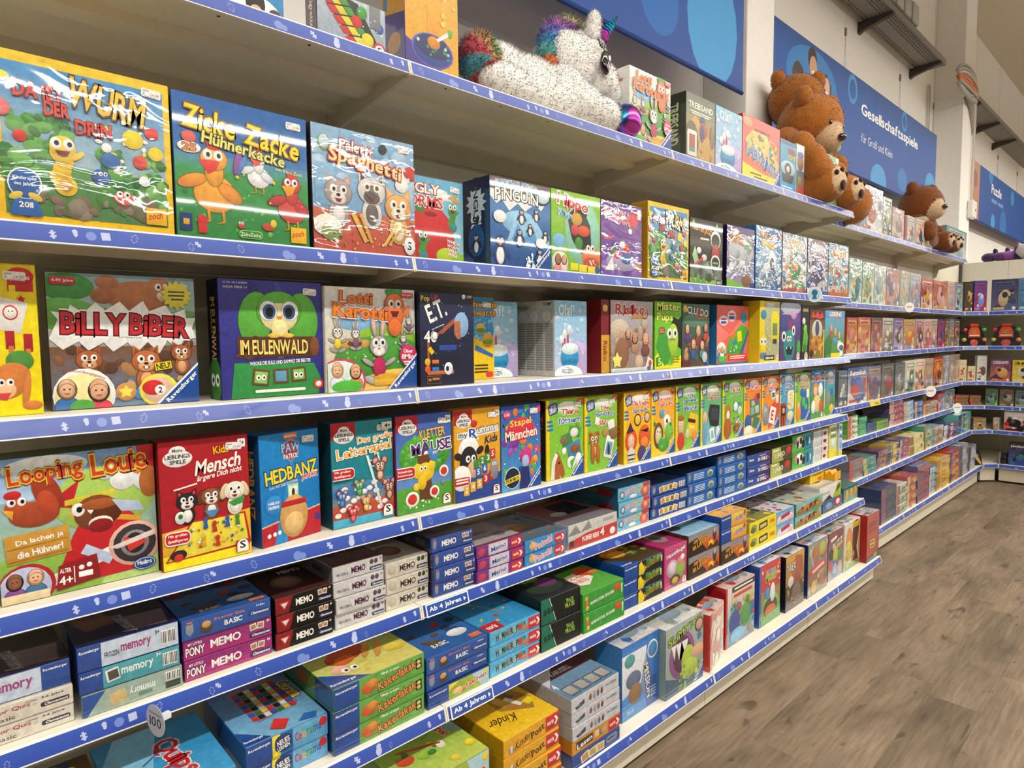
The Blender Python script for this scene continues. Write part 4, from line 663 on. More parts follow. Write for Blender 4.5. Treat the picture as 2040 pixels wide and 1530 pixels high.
A['monster'] = [('bg','#5a4a90','#4a3a6a'),('e',50,92,50,12,'#b8c8dc'),('P',[(6,80),(30,86),(50,82),(88,92),(90,84),(60,78),(36,80)],'#c8b0d0'),('e',18,62,16,13,'#3a4a90'),('e',74,68,20,16,'#6a4a90'),('e',46,60,12,10,'#8a3a6a'),('e',64,80,14,8,'#c89ac8'),('e',44,26,28,28,'#2a8a86'),('e',18,42,10,9,W_),('e',18,42,5,5,K_),('e',64,52,8,9,W_),('e',64,52,4,4.5,K_),('ey',44,38,5),('P',[(26,24),(62,24),(56,10),(34,10)],'#1a1a24'),('r',30,20,34,24,W_),('r',50,20,54,24,W_),('e',90,20,10,16,'#4a9a44'),('sch',88,7,8)]
A['alien'] = [('bg','#2a2434','#1a1a20'),('r',16,87,84,93,'#c8b070'),('e',30,70,20,6,'#e4e0d8'),('P',[(10,14),(30,50),(60,60),(90,40),(70,14)],'#5aae3c'),('e',50,56,24,8,'#7ac44a'),('e',44,22,20,8,'#3a7a34'),('sch',66,6,22)]
A['kakel'] = [('bg','#6a4a3a','#8a6a3a'),('r',0,80,100,100,'#5a2a24'),('P',[(6,84),(20,96),(34,88),(50,97),(66,88),(82,96),(94,85),(70,82),(40,84)],'#d84a34'),('e',50,58,36,22,'#c8c8b0'),('e',50,62,14,16,'#4a4a7a'),('e',50,30,42,18,'#b87a2a'),('sc',30,4,6,96,44,3,9,['#c8902a','#8a5a24','#6a7a34','#d8b04a'],6),('r',92,0,100,60,'#d8c02a'),('e',14,10,12,8,'#2a2420')]
A['leben'] = [('bg','#6ab0d8','#4a8a44'),('r',0,84,100,100,'#5aa4d4'),('t','LEBENS',52,92,60,9,W_,'#c83a3a'),('t','JUNIOR',66,80,30,5,'#e87a2a'),('e',50,30,50,26,'#5a9a4a'),('an','kid',30,60,8,'#d8a888','#8a5034','#b85a3a'),('an','kid',52,52,9,'#d8a888','#a86a34','#4a9ad0'),('an','kid',72,44,8,'#e0b494','#4a2c1c','#c8c8c8'),('e',80,22,18,10,'#e4e8ea'),('e',84,20,12,6,'#5a6a7a'),('P',[(0,30),(20,50),(36,34),(30,10),(0,0)],'#3a7a3c'),('r',30,0,78,9,'#e8cc2a'),('r',76,2,92,12,W_)]
A['soccer'] = [('bg','#ec8a20','#e88018'),('r',74,0,100,100,'#2a8ac8'),('e',56,0,42,46,W_),('e',56,-2,40,42,'#e8ecf0'),('e',56,26,15,32,'#1a1414'),('e',57,12,9,12,'#d8a888'),('e',86,6,11,20,'#4a3024'),('r',0,60,40,70,'#f0b050'),('r',10,86,88,96,'#b83a20')]
A['dice'] = [('bg','#b8c8d8','#8a9aac'),('sc',20,4,40,96,98,2,5,['#d8e0e8','#c8ccd8','#a8b8cc'],3),('r',0,0,100,8,'#3f6ab0'),('P',[(2,92),(30,100),(58,94),(88,22),(52,8)],'#2a2a2c')]+[('P',[(4+i*12+j*8.6,88-j*17+i*3.2),(15+i*12+j*8.6,91-j*17+i*3.2),(22.5+i*12+j*8.6,77-j*17+i*3.2),(11.5+i*12+j*8.6,74-j*17+i*3.2)],c) for i, c in enumerate(('#c8282c','#e8cc2a','#3f9a3c')) for j in range(5)]+[('e',64,78,8,13,'#3f9a3c'),('e',56,56,8,13,'#c8282c'),('e',72,26,9,14,'#e8cc2a'),('e',90,58,7,12,'#3a5ab0'),('r',76,54,92,100,'#7a7e84'),('sc',14,52,20,94,84,.8,1.2,['#ffffff'],5),('e',90,12,10,16,'#c8242c'),('e',90,12,7,11,W_),('t','S',90,12,6,13,K_)]
A['marble'] = [('bg','#e8b030','#e4a624'),('P',[(0,0),(0,28),(50,14),(80,0)],'#3a2f90'),('r',40,36,64,100,'#f0c020','#e89a1c'),('star',54,90,34,12,14,'#d8502a'),('star',54,92,24,9,12,'#8a2a1c'),('e',50,22,40,16,'#5a66c0'),('e',50,22,37,14.5,'#1f3fa0'),('e',50,26,33,11,'#122a6a'),('e',52,30,12,6,'#d88a1c'),('sc',14,20,16,82,32,2,3,['#3f9a54','#c8e0d8','#2a6a4a'],3),('P',[(56,34),(82,46),(84,42),(60,32)],W_),('e',84,44,5,4,'#6aae4a'),('sc',8,66,50,96,98,3,6,['#f0c858','#ecbc40'],5)]
A['treib'] = [('bg','#7a8464','#b8945a'),('r',0,70,100,100,'#4f5c3c','#7f8a6a'),('t','TREIBSAND',50,84,84,9,'#f0f0e6','#3a4030'),('r',14,74,86,75.5,W_),('r',20,71,80,72.5,W_),('P',[(0,50),(30,70),(100,30),(100,0),(0,0)],'#c49a52'),('e',18,30,24,30,'#5a5a40'),('rr',4,8,36,46,'#e4e0d0',4),('r',10,14,30,40,'#a85a50'),('r',10,14,30,20,'#4a9a80'),('e',56,64,9,8,'#4a4a6a'),('e',58,50,14,12,'#b84a3a'),('e',54,46,8,14,'#3a4a7a'),('e',90,44,8,18,'#8a6a44'),('sc',14,40,4,96,36,1.5,5,['#d8b068','#a87c40','#8a6a3c'],4)]
A['laby'] = [('bg','#e0584e','#ec7a54'),('P',[(0,0),(0,26),(100,8),(100,0)],'#f0d828'),('r',0,0,100,16,'#f0d828'),('e',12,90,12,8,'#e89a6a'),('t','DAS VERRÜCKTE',50,83,40,5,'#7a4a5a'),('P',[(6,62),(24,80),(62,80),(98,40),(94,22),(20,40)],'#d8c470'),('sc',50,12,40,90,76,2,5,['#c8a83a','#5a9a3c','#e8e4d0','#6a8ac0','#d8b84a','#8a6a2a'],4,.4),('t','LABYRINTH',52,36,88,17,'#3f66b8','#c8d0e0',-14),('r',20,12,50,14,'#4a4a3a'),('r',30,7,66,9,'#4a4a3a'),('rav',.2)]
A['pirat'] = [('bg','#3aa0c4','#2a8ac0'),('r',0,92,100,100,'#1f6a9a'),('t','ten',72,82,44,9,'#c8243a','#2a1418'),('t','CHT',74,70,44,9,'#f0d82a','#4a2a10'),('e',50,48,46,14,'#a8ccd4'),('P',[(10,36),(90,36),(78,20),(22,20)],'#2a2a30'),('e',50,46,22,12,'#3a3a40'),('e',50,46,10,6,'#d8d8d0'),('r',0,6,100,18,'#2f9ad0'),('r',10,9,80,12,'#c8e8f4')]
A['fish'] = [('bg','#dfe6ea','#4a9ab8'),('r',0,0,100,50,'#3a6a8a','#c83a30'),('e',50,66,40,16,'#8a5a34'),('e',50,80,40,6,'#3a5a9a'),('e',40,30,24,10,'#6a9a3c'),('r',0,2,100,12,'#b8343a')]
A['spiele'] = [('bg','#6aa88a','#8ab89a'),('t','Spiele',54,82,80,14,W_),('e',50,36,40,26,'#b8c890'),('sc',18,8,8,92,50,4,9,['#d8cc8a','#8aae7a','#e4dcb0'],3),('r',80,90,96,98,'#e8e8e0')]
# row 3
A['louie'] = [('bg','#8ab0d8','#a8c870'),('r',0,70,100,100,'#7aa4d8','#b4d0ea'),('e',30,92,26,8,'#e4eef6'),('e',66,64,34,24,'#a8cc60'),('P',[(0,0),(0,30),(40,36),(70,16),(60,0)],'#8ab44a'),('P',[(88,100),(100,100),(100,80),(92,74)],'#c8242c'),
 ('P',[(36,70),(50,80),(44,60),(36,62)],'#c8242c'),('P',[(30,4),(44,40),(52,54),(76,58),(88,44),(84,6)],'#c2222a'),('r',22,12,72,20,'#f2f0ea',None,20),('P',[(40,62),(74,66),(72,70),(40,66)],'#d8cc3a'),('r',42,48,90,52,'#e0a83a',None,-14),
 ('e',60,54,15,13,'#7a4426'),('ey',53,58,4.2),('e',66,52,10,7,'#5a2c16'),('e',62,46,8,5,'#f0e4dc'),('e',62,44,8,5,'#8a1c20'),('e',62,60,12,4,'#a85a2c'),('P',[(70,62),(88,58),(92,50),(76,52)],'#b8c8e4'),('P',[(48,26),(66,14),(70,20),(52,32)],'#b8c8e4'),
 ('e',84,26,18,17,'#e0b0a0'),('e',84,26,15,14.5,'#3a3238'),('e',84,26,10,10,'#8a868c'),('e',84,26,7,8,'#2a2428'),('P',[(76,32),(94,26),(80,20)],'#d83a34'),('P',[(66,26),(98,34),(99,30),(72,24)],'#e8d8d0'),
 ('e',22,60,15,9,'#a8482a'),('e',12,66,7,7,'#b8522c'),('P',[(3,66),(10,64),(9,58)],'#e8a83a'),('ey',12,70,2.6),('e',30,74,8,15,'#a03c24',20),('e',30,66,6,10,'#b84a2c',16),('e',10,75,5,3,'#c8282c'),
 ('e',78,76,9,8,'#f0f2f4'),('e',70,84,9,5,'#dfe6ee',40),('e',92,72,9,6,'#dfe6ee',-50),('e',88,86,5,6,'#f0f2f4'),('P',[(86,83),(93,81),(88,78)],'#e8902a'),('ey',88,88,1.6),('e',96,72,7,12,'#b86a34'),
 ('t','Looping',30,87,44,15,'#c8442a','#f0c83a',4,0,'b',0,'#7a2a14'),('t','Louie',76,90,36,15,'#c8442a','#f0c83a',4,0,'b',0,'#7a2a14'),
 ('r',4,28,42,48,'#c8943c',None,4),('r',5,29,41,30.5,'#a87428',None,4),('r',5,38,41,39,'#a87428',None,4),('t','Da lachen ja',24,42,28,4.5,W_,None,5),('t','die Hühner!',24,34,27,4.5,W_,None,5),
 ('e',15,10,17,16,'#a82028'),('e',14,9,15.5,15,'#b4b8d8'),('an','kid',8,14,5.5,'#8a5a40','#241814','#7a4a8a'),('an','kid',20,15,5.5,'#e0b494','#c8943c','#3a6a9a'),('r',0,0,28,6,'#dcc8a0'),('P',[(32,2),(34,20),(58,24),(60,6)],'#8a1a20'),('t','ALTER',38,16,7,3,W_),('t','4+',38,9,8,6,W_),('r',43,6,43.6,18,W_),('e',48,16,1.8,1.8,W_),('e',53,17,1.8,1.8,W_),('r',46,9,55,13,W_),('e',90,9,8,5,'#1f4a8a'),('e',90,9,7.2,4.3,W_),('e',90,9,6.8,4,'#1f4a8a'),('t','Hasbro',90,10,10,3.4,W_)]
A['mensch'] = [('bg','#b01f2a','#a81c26'),('P',[(0,0),(0,30),(100,38),(100,0)],'#e0aa2a'),('r',0,0,100,11,'#efdc1a'),('P',[(2,6),(32,36),(94,36),(100,10),(98,8)],'#b82a28'),('P',[(5,7),(33,34.5),(92,34.5),(97,10)],'#e8d848'),('lieb',),
 ('t','Kids',68,90,17,6,'#f2c21e','#8a2a10',4),('t','Mensch',65,79,52,11,W_,None,7,.25),('t','ärgere Dich nicht',66,70,52,5.5,W_,None,7,.25),('r',14,63,40,64.2,W_,None,10),('r',88,90,97,97,W_),('t','4+',92.5,93.5,6,4,K_),
 ('an','cat',28,52,11,'#262428','#ece8e4','#d84a44'),('an','dog',55,53,11,'#8a5434','#f0e8de','#6a3a22'),('an','dog',82,55,12,'#f0e2cc','#f6f0e4','#e4cca8'),('P',[(74,46),(94,50),(92,44),(80,42)],'#3f9a44'),('P',[(46,42),(64,42),(55,36)],'#4a8ac8'),('e',20,40,6,5,'#e0e4e0'),('e',20,41,2.5,2,'#2a7a3a'),
 ('sc',44,18,13,90,32,1.2,2.2,['#c83a30','#3f8a3c','#e8e4c8','#2f5fa8','#d8a82a'],3,.5)]+[('P',[(x-3,y),(x+3,y),(x+1.8,y+5),(x-1.8,y+5)],c) for x, y, c in ((47,28,'#2f5fa8'),(57,24,'#c8302e'),(72,26,'#2f5fa8'),(84,26,'#3f8a3c'),(60,12,'#c8302e'),(44,14,'#d8a82a'))]+[('e',x,y,2.6,2.2,c) for x, y, c in ((47,35,'#2f5fa8'),(57,31,'#c8302e'),(72,33,'#2f5fa8'),(84,33,'#3f8a3c'),(60,19,'#c8302e'),(44,21,'#d8a82a'))]+[('e',16,11,9,4,'#2a2428'),('e',16,9,5,3,'#c8302e'),('rr',2,19,30,30,W_),('rr',3,20,29,29,'#c8242c'),('t','Mit großen',16,26.5,20,2.6,W_),('t','Spielfiguren',16,22.5,21,2.6,W_),('sch',89,8,8)]
A['hedbanz'] = [('bg','#1a86cc','#1572ba'),('P',[(0,0),(0,17),(100,26),(100,0)],'#b8222e'),('P',[(0,17),(100,26),(100,27.2),(0,18.4)],'#d8c8a0'),('P',[(60,100),(40,0),(20,0)],'#1f90d4'),('r',40,94,62,99,'#e8742a'),('t','nickelodeon',51,96.5,20,2,W_),
 ('P',[(36,90),(51,94),(66,90),(64,78),(51,72),(38,78)],'#8a9aac'),('P',[(38,89),(51,92.5),(64,89),(62,79),(51,74),(40,79)],'#b8242e'),('t','PAW',51,86,30,8,'#8ac4e8','#24486a',2),('t','PATROL',51,78,24,4.6,W_,'#24486a',2),
 ('t','HEDBANZ',52,63,88,12,'#f2dc2a','#2a3a6a',5),('t','JUNIOR',82,56,28,6,'#d83a2e','#ffffff',5),('t','DAS WITZIGE RATESPIEL',38,53,48,2.6,W_,None,6,0,'n'),('r',44,36,62,52,'#a8d8a0'),('r',46,38,60,50,'#e0ecd8'),('e',53,44,2.5,4,'#2a2a2a'),
 ('e',20,36,14,9,'#2f8ad0'),('t','HABE ICH',20,38,17,2.6,W_),('t','FEDERN?',20,34,17,2.6,W_),('e',53,22,24,20,'#c89a5c'),('e',53,16,16,10,'#dcb87a'),('r',32,32,75,37,'#b8242e'),('e',11,9,3,2,W_),('e',20,9.5,3,2,W_),('e',28,10,3,2,W_),('e',94,16,5,3.6,'#4a3a8a')]
A['leiter'] = [('bg','#1f8a96','#1a7c8c'),('r',0,0,100,42,'#4a8ab0','#a8703a'),('r',0,0,100,8,'#4aa8c8'),('lieb',),('P',[(0,8),(100,8),(100,24),(0,20)],'#b8503a'),('P',[(0,28),(100,32),(100,40),(0,36)],'#3f7ab0')]+[('e',8+((i*17)%88),12+((i*7.3)%28),5,2.4,W_) for i in range(22)]+[('sc',24,4,8,96,40,1,2.6,['#c83a34','#3f9a44','#e8b83a','#2f62a8','#7a4a2a'],4),
 ('t','Das große',70,82,58,8,'#ecae54','#ffffff',5),('t','Leiterspiel',52,71,88,12,'#ecae54','#ffffff',5),('P',[(54,66),(58,66),(80,14),(76,14)],'#d8e8ee'),('P',[(72,68),(75,68),(86,30),(83,30)],'#c8dce4'),('r',57,60,74,61.2,'#d8e8ee'),('r',60,54,76,55.2,'#d8e8ee'),('an','mouse',77,54,9,'#8a5a48','#e0b8a0'),('an','mouse',92,32,8,'#7a4c3c','#d8a890'),('an','mouse',42,38,6,'#3f9a54','#6aba7a'),('an','mouse',14,30,6,'#2f6ab8','#5a90d0'),('an','mouse',52,22,6,'#d8a048','#f0d090'),('an','mouse',30,14,6,'#c8303a','#e06a6a'),('rr',-6,46,34,57,W_),('rr',-6,47,33,56,'#c8242c'),('t','Mit großen',15,53.5,24,2.8,W_),('t','Spielfiguren',15,49.5,25,2.8,W_),('r',80,90,97,97,W_),('t','4+',90,93.5,10,4,K_),('sch',88,9,9)]
A['klett'] = [('bg','#3f5fb8','#6a9ad0'),('r',0,0,100,26,'#58a43a','#4a9434'),('e',50,58,46,22,'#4aa03c'),('sc',36,8,44,94,76,3,7,['#5aae44','#3f9034','#6cba4e'],4),('lieb',),('P',[(40,12),(36,60),(26,66),(44,60),(50,66),(56,58),(72,64),(60,50),(62,10)],'#6a4024'),
 ('t','KLETTER',64,80,46,9,'#e8c06a','#5a3a20',4),('t','MÄUSE',62,67,72,14,'#5a2a7a','#ffffff',4),('e',50,40,16,10,'#eec832'),('e',36,42,9,8,'#eec832'),('e',62,46,6,6,'#eec832'),('ey',46,44,3),('e',44,30,8,8,'#e8bc28'),('e',34,26,6,4,'#eec832'),('e',66,56,9,6,'#4a8ac8'),('e',60,60,5,4,'#4a8ac8'),('ey',68,59,1.8)]+[q for x, y in ((26,14),(66,18),(84,38)) for q in (('e',x,y,12 if x<30 else 9,8 if x<30 else 6.4,'#eceae4'),('e',x,y,8 if x<30 else 6,5.5 if x<30 else 4.2,'#c8382c'))]+[('e',82,26,4,3,'#7a8a98'),('sc',12,10,4,94,12,1.2,2,['#e4f0c0'],3),('rr',-6,36,32,48,W_),('rr',-6,37,31,47,'#c8242c'),('t','Farbenfrohes',14,44,24,2.6,W_),('t','Reaktionsspiel',14,40,25,2.6,W_),('r',88,89,98,97,W_),('t','5+',93,93,7,4,K_),('sch',89,8,8)]
A['rummy'] = [('bg','#e6aa2c','#dfa024'),('r',0,0,100,26,'#2a4f9a','#1f3f88'),('lieb',),('r',6,70,96,77,'#f4f2ea',None,4),('t','my',18,71,18,6,'#2a4a8a'),('t','R',40,73,17,11,'#2f5aa8','#ffffff'),('t','ummy',72,75,46,8,W_,'#3a3a3a',4),('t','Kids',80,65,28,8,'#1a2a5a',None,5,.3),('e',42,84,7,4,'#c8342c'),('e',30,56,22,14,'#f4f2ec'),('e',30,42,19,18,'#262224'),('e',42,34,16,10,'#d8ac88'),('ey',34,46,5),('e',8,50,9,4,'#262224',-20),('e',54,54,9,4,'#262224',30),('e',70,52,5,7,'#262224'),('e',14,26,20,14,'#f0eee8')]+[('r',x,y,x+12,y+11,c) for x, y, c in ((40,33,'#3f8a3c'),(53,36,'#3f8a3c'),(66,38,'#3f8a3c'),(44,24,'#2f62b0'),(58,27,'#2f62b0'),(60,15,'#c8302c'),(74,18,'#c8302c'),(18,6,'#dca83a'),(32,9,'#dca83a'),(46,11,'#dca83a'),(76,42,'#c8302c'))]+[('t',s_,x+6,y+6,5,6,W_) for x, y, s_ in ((53,36,'2'),(66,38,'3'),(44,24,'5'),(58,27,'6'),(60,15,'3'),(74,18,'4'),(18,6,'2'),(32,9,'4'),(46,11,'5'),(76,42,'5'))]+[('e',86,30,9,12,'#8a8a90'),('ey',86,36,2.4),('rr',-6,17,32,28,W_),('rr',-6,18,31,27,'#c8242c'),('r',2,23.6,28,25.4,W_),('r',2,20.4,28,22.2,W_),('r',87,90,97,97,W_),('t','5+',92,93.5,7,4,K_),('sch',90,7,8)]
A['stapel'] = [('bg','#2f5aa8','#4a9ad0'),('sc',60,2,4,98,98,4,9,['#7a3a9a','#e07a2a','#3f7ac8','#d84a7a','#4aae5a','#2a4a9a','#9a5ab8','#e8a83a'],7),('sc',30,4,10,96,96,1.2,2,['#ffffff','#141414'],9),('e',48,72,34,14,'#d8304a'),('t','Stapel',48,79,52,10,'#f4dc6a','#c82a3a',4),('t','Männchen',50,66,80,11,'#f8f0e0','#c82a3a',4),('e',62,38,14,12,'#c83a8a'),('e',60,32,9,8,'#a8b8e0'),('P',[(44,0),(50,26),(68,26),(74,0)],'#1f2f6a'),('e',14,90,9,5,'#d83a6a'),('t','5-99',14,90,12,3.4,W_),('e',26,15,20,13,'#e4e8f0'),('e',26,15,18.5,12,'#1a2440'),('P',[(6,8),(46,12),(44,18),(8,14)],'#e8d83a'),('t','SPIELMOMENTE',26,13,34,4,'#2a2a1a',None,6),('rav',.34)]
A['tiere'] = neues('#7ec03c','#8ac83c',['Tiere','füttern'],[('r',40,40,68,56,'#3f8a4a',None,14),('r',60,50,92,64,'#4a9a50',None,-10),('e',46,48,10,5,'#8a6a4a'),('e',74,56,11,6,'#e4e4de'),('r',56,24,92,44,'#3f86b8',None,12),('e',76,35,14,6,'#8a5a34'),('e',46,34,6,4.5,W_),('e',66,18,12,8,W_),('P',[(62,20),(78,24),(66,8)],'#5aae44'),('e',86,20,9,9,'#e8ece8'),('an','horse',30,16,17,'#a85a2c','#e8e0d0'),('e',84,66,5,3,'#8a9a3a')])
A['baer'] = neues('#8ac43a','#7ab834',['Die','Bewegungs-','Bären'],[('an','bear',28,42,14,'#b0682c','#d8a868','#8a4a1c'),('e',24,22,6,13,'#b0682c'),('e',40,22,6,13,'#b0682c'),('r',60,14,86,44,'#eceae4',None,-16),('r',64,18,82,36,'#6a9ac8',None,-16),('e',72,26,4,8,'#3a3a4a'),('e',62,50,9,6,'#b88a5a'),('e',88,48,14,10,'#8a6a44'),('r',70,54,90,66,'#f0f0ea',None,12),('r',30,62,44,72,'#f0f0ea',None,-14),('r',8,40,40,41,'#3f8a2a',None,10)])
A['hexe'] = neues('#f0a81c','#f2c01e',['Die freche','Sprech-','Hexe'],[('e',50,60,13,9,'#3a2a18'),('e',50,60,10,7,'#e8c04a'),('e',86,62,11,8,'#3a2418'),('e',86,62,9,6.5,'#d8b890'),('e',26,32,22,17,'#d8502a'),('e',26,30,12,11,'#e8b894'),('P',[(8,42),(24,58),(36,44)],'#3a2a4a'),('ey',26,33,3),('e',26,10,14,12,'#c8c8c8'),('r',14,4,40,6,'#2a2a2a'),('r',14,10,40,12,'#2a2a2a'),('e',76,34,22,18,'#d85a2a'),('P',[(58,44),(92,46),(86,40)],'#1a1418'),('e',76,26,14,8,'#e88a3a'),('e',66,10,16,12,'#4a3a6a')])
A['zoo'] = neues('#f0a020','#efc22a',['Der verdrehte','Sprach-','Zoo'],[('e',30,30,20,20,'#6a4a2c'),('e',30,30,13,13,'#e0c49a'),('ey',30,36,5),('e',66,48,16,12,'#e8ecea'),('e',76,34,18,14,'#7ab84a'),('e',44,62,10,7,'#5aa0c8'),('e',52,16,24,12,'#4a9a3c'),('sc',14,10,6,92,60,3,6,['#8ac44a','#3f8a3c','#d8b84a'],3),('e',66,50,4,3.4,K_)], tc=('#c8242c','#c8242c'))
A['kauf'] = neues('#6ab43c','#8abe40',['Wir','spielen','Einkaufen'],[('P',[(44,30),(60,58),(96,50),(94,24),(70,14)],'#e8bc28'),('r',52,40,84,46,'#3a2a1a',None,-12),('r',56,30,80,36,'#f0dc6a',None,-12),('e',22,38,12,13,'#e0b490'),('e',22,50,12,5,'#a8622c'),('e',22,14,15,14,'#c8342c'),('ey',22,42,3),('e',80,18,12,8,'#d88a2a'),('e',50,24,10,8,'#c8c8a0')], tc=('#1f5fae','#1f5fae'))
A['koerp'] = neues('#5aae44','#7ab8c0',['Erforsche den','Körper'],[('P',[(36,50),(44,66),(92,62),(88,26),(46,30)],'#26282e'),('r',50,38,84,58,'#3a3e48',None,-6),('e',20,44,10,11,'#e0b490'),('e',20,18,11,20,'#6a9ac8'),('r',44,4,66,26,W_,None,14),('r',50,8,62,22,'#8ab0d0',None,14),('e',84,16,10,12,'#d8dce0')], tc=('#c8242c','#c8242c'))
A['natur'] = neues('#6abc3c','#88c03c',['Natur','auf der Spur'],[('r',50,44,90,62,'#4a9a8a',None,-8),('e',62,54,10,8,'#e8ece8'),('e',82,46,10,8,'#c8d8d0'),('e',26,44,13,16,'#b8683a'),('e',26,40,8,9,'#f0e0d0'),('e',24,18,18,18,'#a85a30'),('e',70,26,14,10,'#8a9a8a'),('e',66,16,16,9,'#8a5a30'),('sc',14,40,8,92,36,2,5,['#4a8a3a','#6a4a2a','#e0e0d8'],5)], tc=('#c8242c','#1f5fae'))
A['differ'] = neues('#e87a24','#eca43a',['Differix'],[('r',36,30,92,64,'#4a7a5c',None,6),('r',40,34,60,48,'#8ab09a',None,6),('r',64,36,86,50,'#b0c8b8',None,6),('r',42,50,62,60,'#a8c4b0',None,6),('P',[(54,60),(70,74),(80,62),(64,54)],'#c83a7a'),('r',74,62,90,72,'#5a3a2a',None,12),('r',52,8,88,30,'#3f7a5a',None,-22),('e',24,20,20,16,'#2a5a9a'),('e',26,6,26,10,'#e8dcc0')])
A['elefant'] = neues('#ec7c1c','#f0a030',['E wie','Elefant'],[('P',[(34,40),(100,60),(100,20),(40,0)],'#d8482a'),('e',22,30,20,22,'#8a8a90'),('e',16,34,10,12,'#a0a0a6'),('e',36,20,6,16,'#8a8a90',20),('ey',24,38,3),('r',44,10,78,42,'#f0eee8',None,-16),('t','E',61,26,14,18,'#c8242c',None,-16),('r',54,56,76,72,'#e8ece4',None,10),('r',58,60,72,69,'#3a6a5a',None,10),('r',80,48,96,64,'#e4e4da'),('t','M',88,74,14,7,'#1f3f8a',None,20)], tc=('#c8242c','#1f5fae'))
A['logik'] = neues('#4aa8d4','#4a9ac8',['Die','Logik-','Piraten'],[('rr',52,30,98,68,'#e8e4b0',12),('sc',16,56,36,94,64,1.6,2.2,['#3a3a2a'],3),('r',4,0,44,44,'#b83a24'),('r',10,0,16,44,'#3a1a14'),('r',24,0,30,44,'#3a1a14'),('r',12,20,40,38,'#241414'),('e',26,30,9,6,'#d8a070'),('e',72,18,22,10,'#d8d4a0')], tc=('#1f3f8a','#c8242c'))
A['welt'] = neues('#7cc03a','#8ac23a',['Entdecke','die Welt'],[('e',62,34,26,20,'#1f66b8'),('e',56,40,12,10,'#5ab44a'),('e',72,28,9,8,'#5ab44a'),('e',46,60,12,9,'#2f6ac0'),('e',70,58,12,9,'#2f6ac0'),('r',74,48,90,66,W_),('r',40,4,92,24,'#1f5ab0'),('e',24,20,16,18,'#d88a3a'),('e',24,34,9,8,'#e0b490')], tc=('#c8242c','#c8242c'))
A['kniff'] = [('bg','#2f7ac0','#6ab0d8'),('r',0,0,100,50,'#4a9a4a','#3f8a44'),('t','mein',50,94,40,5,W_),('t','Kniffel',52,83,94,11,'#c8242c','#ffffff'),('e',36,60,24,14,'#d88a2a'),('e',36,56,14,10,'#e8c494'),('e',76,58,18,15,'#f0f0ec'),('e',50,30,34,18,'#d8c48a',-10),('e',20,24,16,14,'#e8e8e0'),('e',82,24,16,14,'#c85a34'),('ey',36,60,4),('sch',90,6,8)]
A['zahl'] = neues('#3f9ad0','#5aae4a',['Zahlen','Hunde'],[('e',40,36,22,18,'#8a8a8c'),('e',76,30,18,20,'#4a8a3c'),('r',56,44,84,60,'#3a7ab8',None,8),('e',30,12,26,12,'#4a9a3c'),('e',68,14,20,10,'#d8b84a')], tc=('#c8242c','#c8242c'))
# row 6 standing boxes
A['u4'] = [('bg','#b8c4d4','#1f5fae'),('r',0,88,100,100,'#1a6ac0','#2f86d4'),('r',66,0,100,88,'#2f7ac8','#1f56a8'),('P',[(0,88),(66,88),(50,40),(0,30)],'#dce2ea'),('P',[(0,30),(50,40),(66,0),(0,0)],'#3f8ad0'),('e',20,78,14,9,'#4a9a9a'),('e',82,78,15,13,'#e8eef4'),('e',82,78,12.5,10.5,'#3f8ac8'),('t','MISSION',68,38,60,10,'#e8e4d8','#24345a',-80),('t','PAW',22,8,18,6,'#8ac4e8'),('r',74,8,94,40,'#16488e'),('r',77,12,91,13.4,'#a8c8e8'),('r',77,16,91,17.4,'#a8c8e8'),('r',77,20,91,21.4,'#a8c8e8'),('r',77,24,91,25.4,'#a8c8e8'),('e',30,50,20,12,'#5a6a8a'),('e',34,30,18,14,'#8a6a4a')]
A['u5'] = [('bg','#a8b4b0','#7a9a88'),('P',[(0,0),(0,30),(60,10),(100,20),(100,0)],'#3a5a78'),('e',42,52,34,34,'#8a4a8a'),('e',42,54,24,27,'#4a1f48'),('P',[(14,72),(22,50),(26,72),(34,46),(40,74),(50,50),(58,72)],'#e8e8e0'),('e',58,40,18,22,'#a8c040'),('e',62,28,22,14,'#b0c848'),('sc',20,30,4,90,34,2,5,['#8ab040','#c8d060','#5a8a3c'],4),('e',84,46,18,10,'#d8a888'),('t','SLiMY',34,84,56,11,'#9ac43a','#2a3a1a',10),('t','JOE',78,91,30,11,'#9ac43a','#2a3a1a',10),('e',88,84,12,11,'#5a4a4a'),('e',88,84,9,8,'#c8a088'),('r',84,62,94,72,'#3f6ab0',None,20),('rav',.26)]
A['u6'] = [('bg','#d8d0c4','#c8b8a8'),('r',0,0,14,100,'#c8342c'),('sc',40,16,6,96,90,4,12,['#d8683a','#e4dcd0','#8a9aa8','#b84a3a','#c8b89a','#7a8a9a'],4),('r',20,84,94,96,'#c83a30'),('e',60,40,24,22,'#b84a38'),('e',60,48,12,12,'#e8e0d4')]
A['u7'] = [('bg','#e8e4dc','#4a7a9a'),('r',0,0,5,100,'#b8202a'),('r',20,88,100,98,'#2a2428'),('r',28,91.5,92,94.5,W_),('r',20,76,96,87,'#e8c0a8'),('r',26,79,90,84,'#c8342c'),('sc',60,8,6,98,72,4,10,['#3f8a3c','#c8b048','#c83a2c','#2f6ab0','#8a6a3a','#5aae9a'],5),('e',30,36,18,22,'#2f4a9a'),('e',68,40,18,20,'#4a9a4a'),('e',40,14,26,12,'#6ab0d8')]
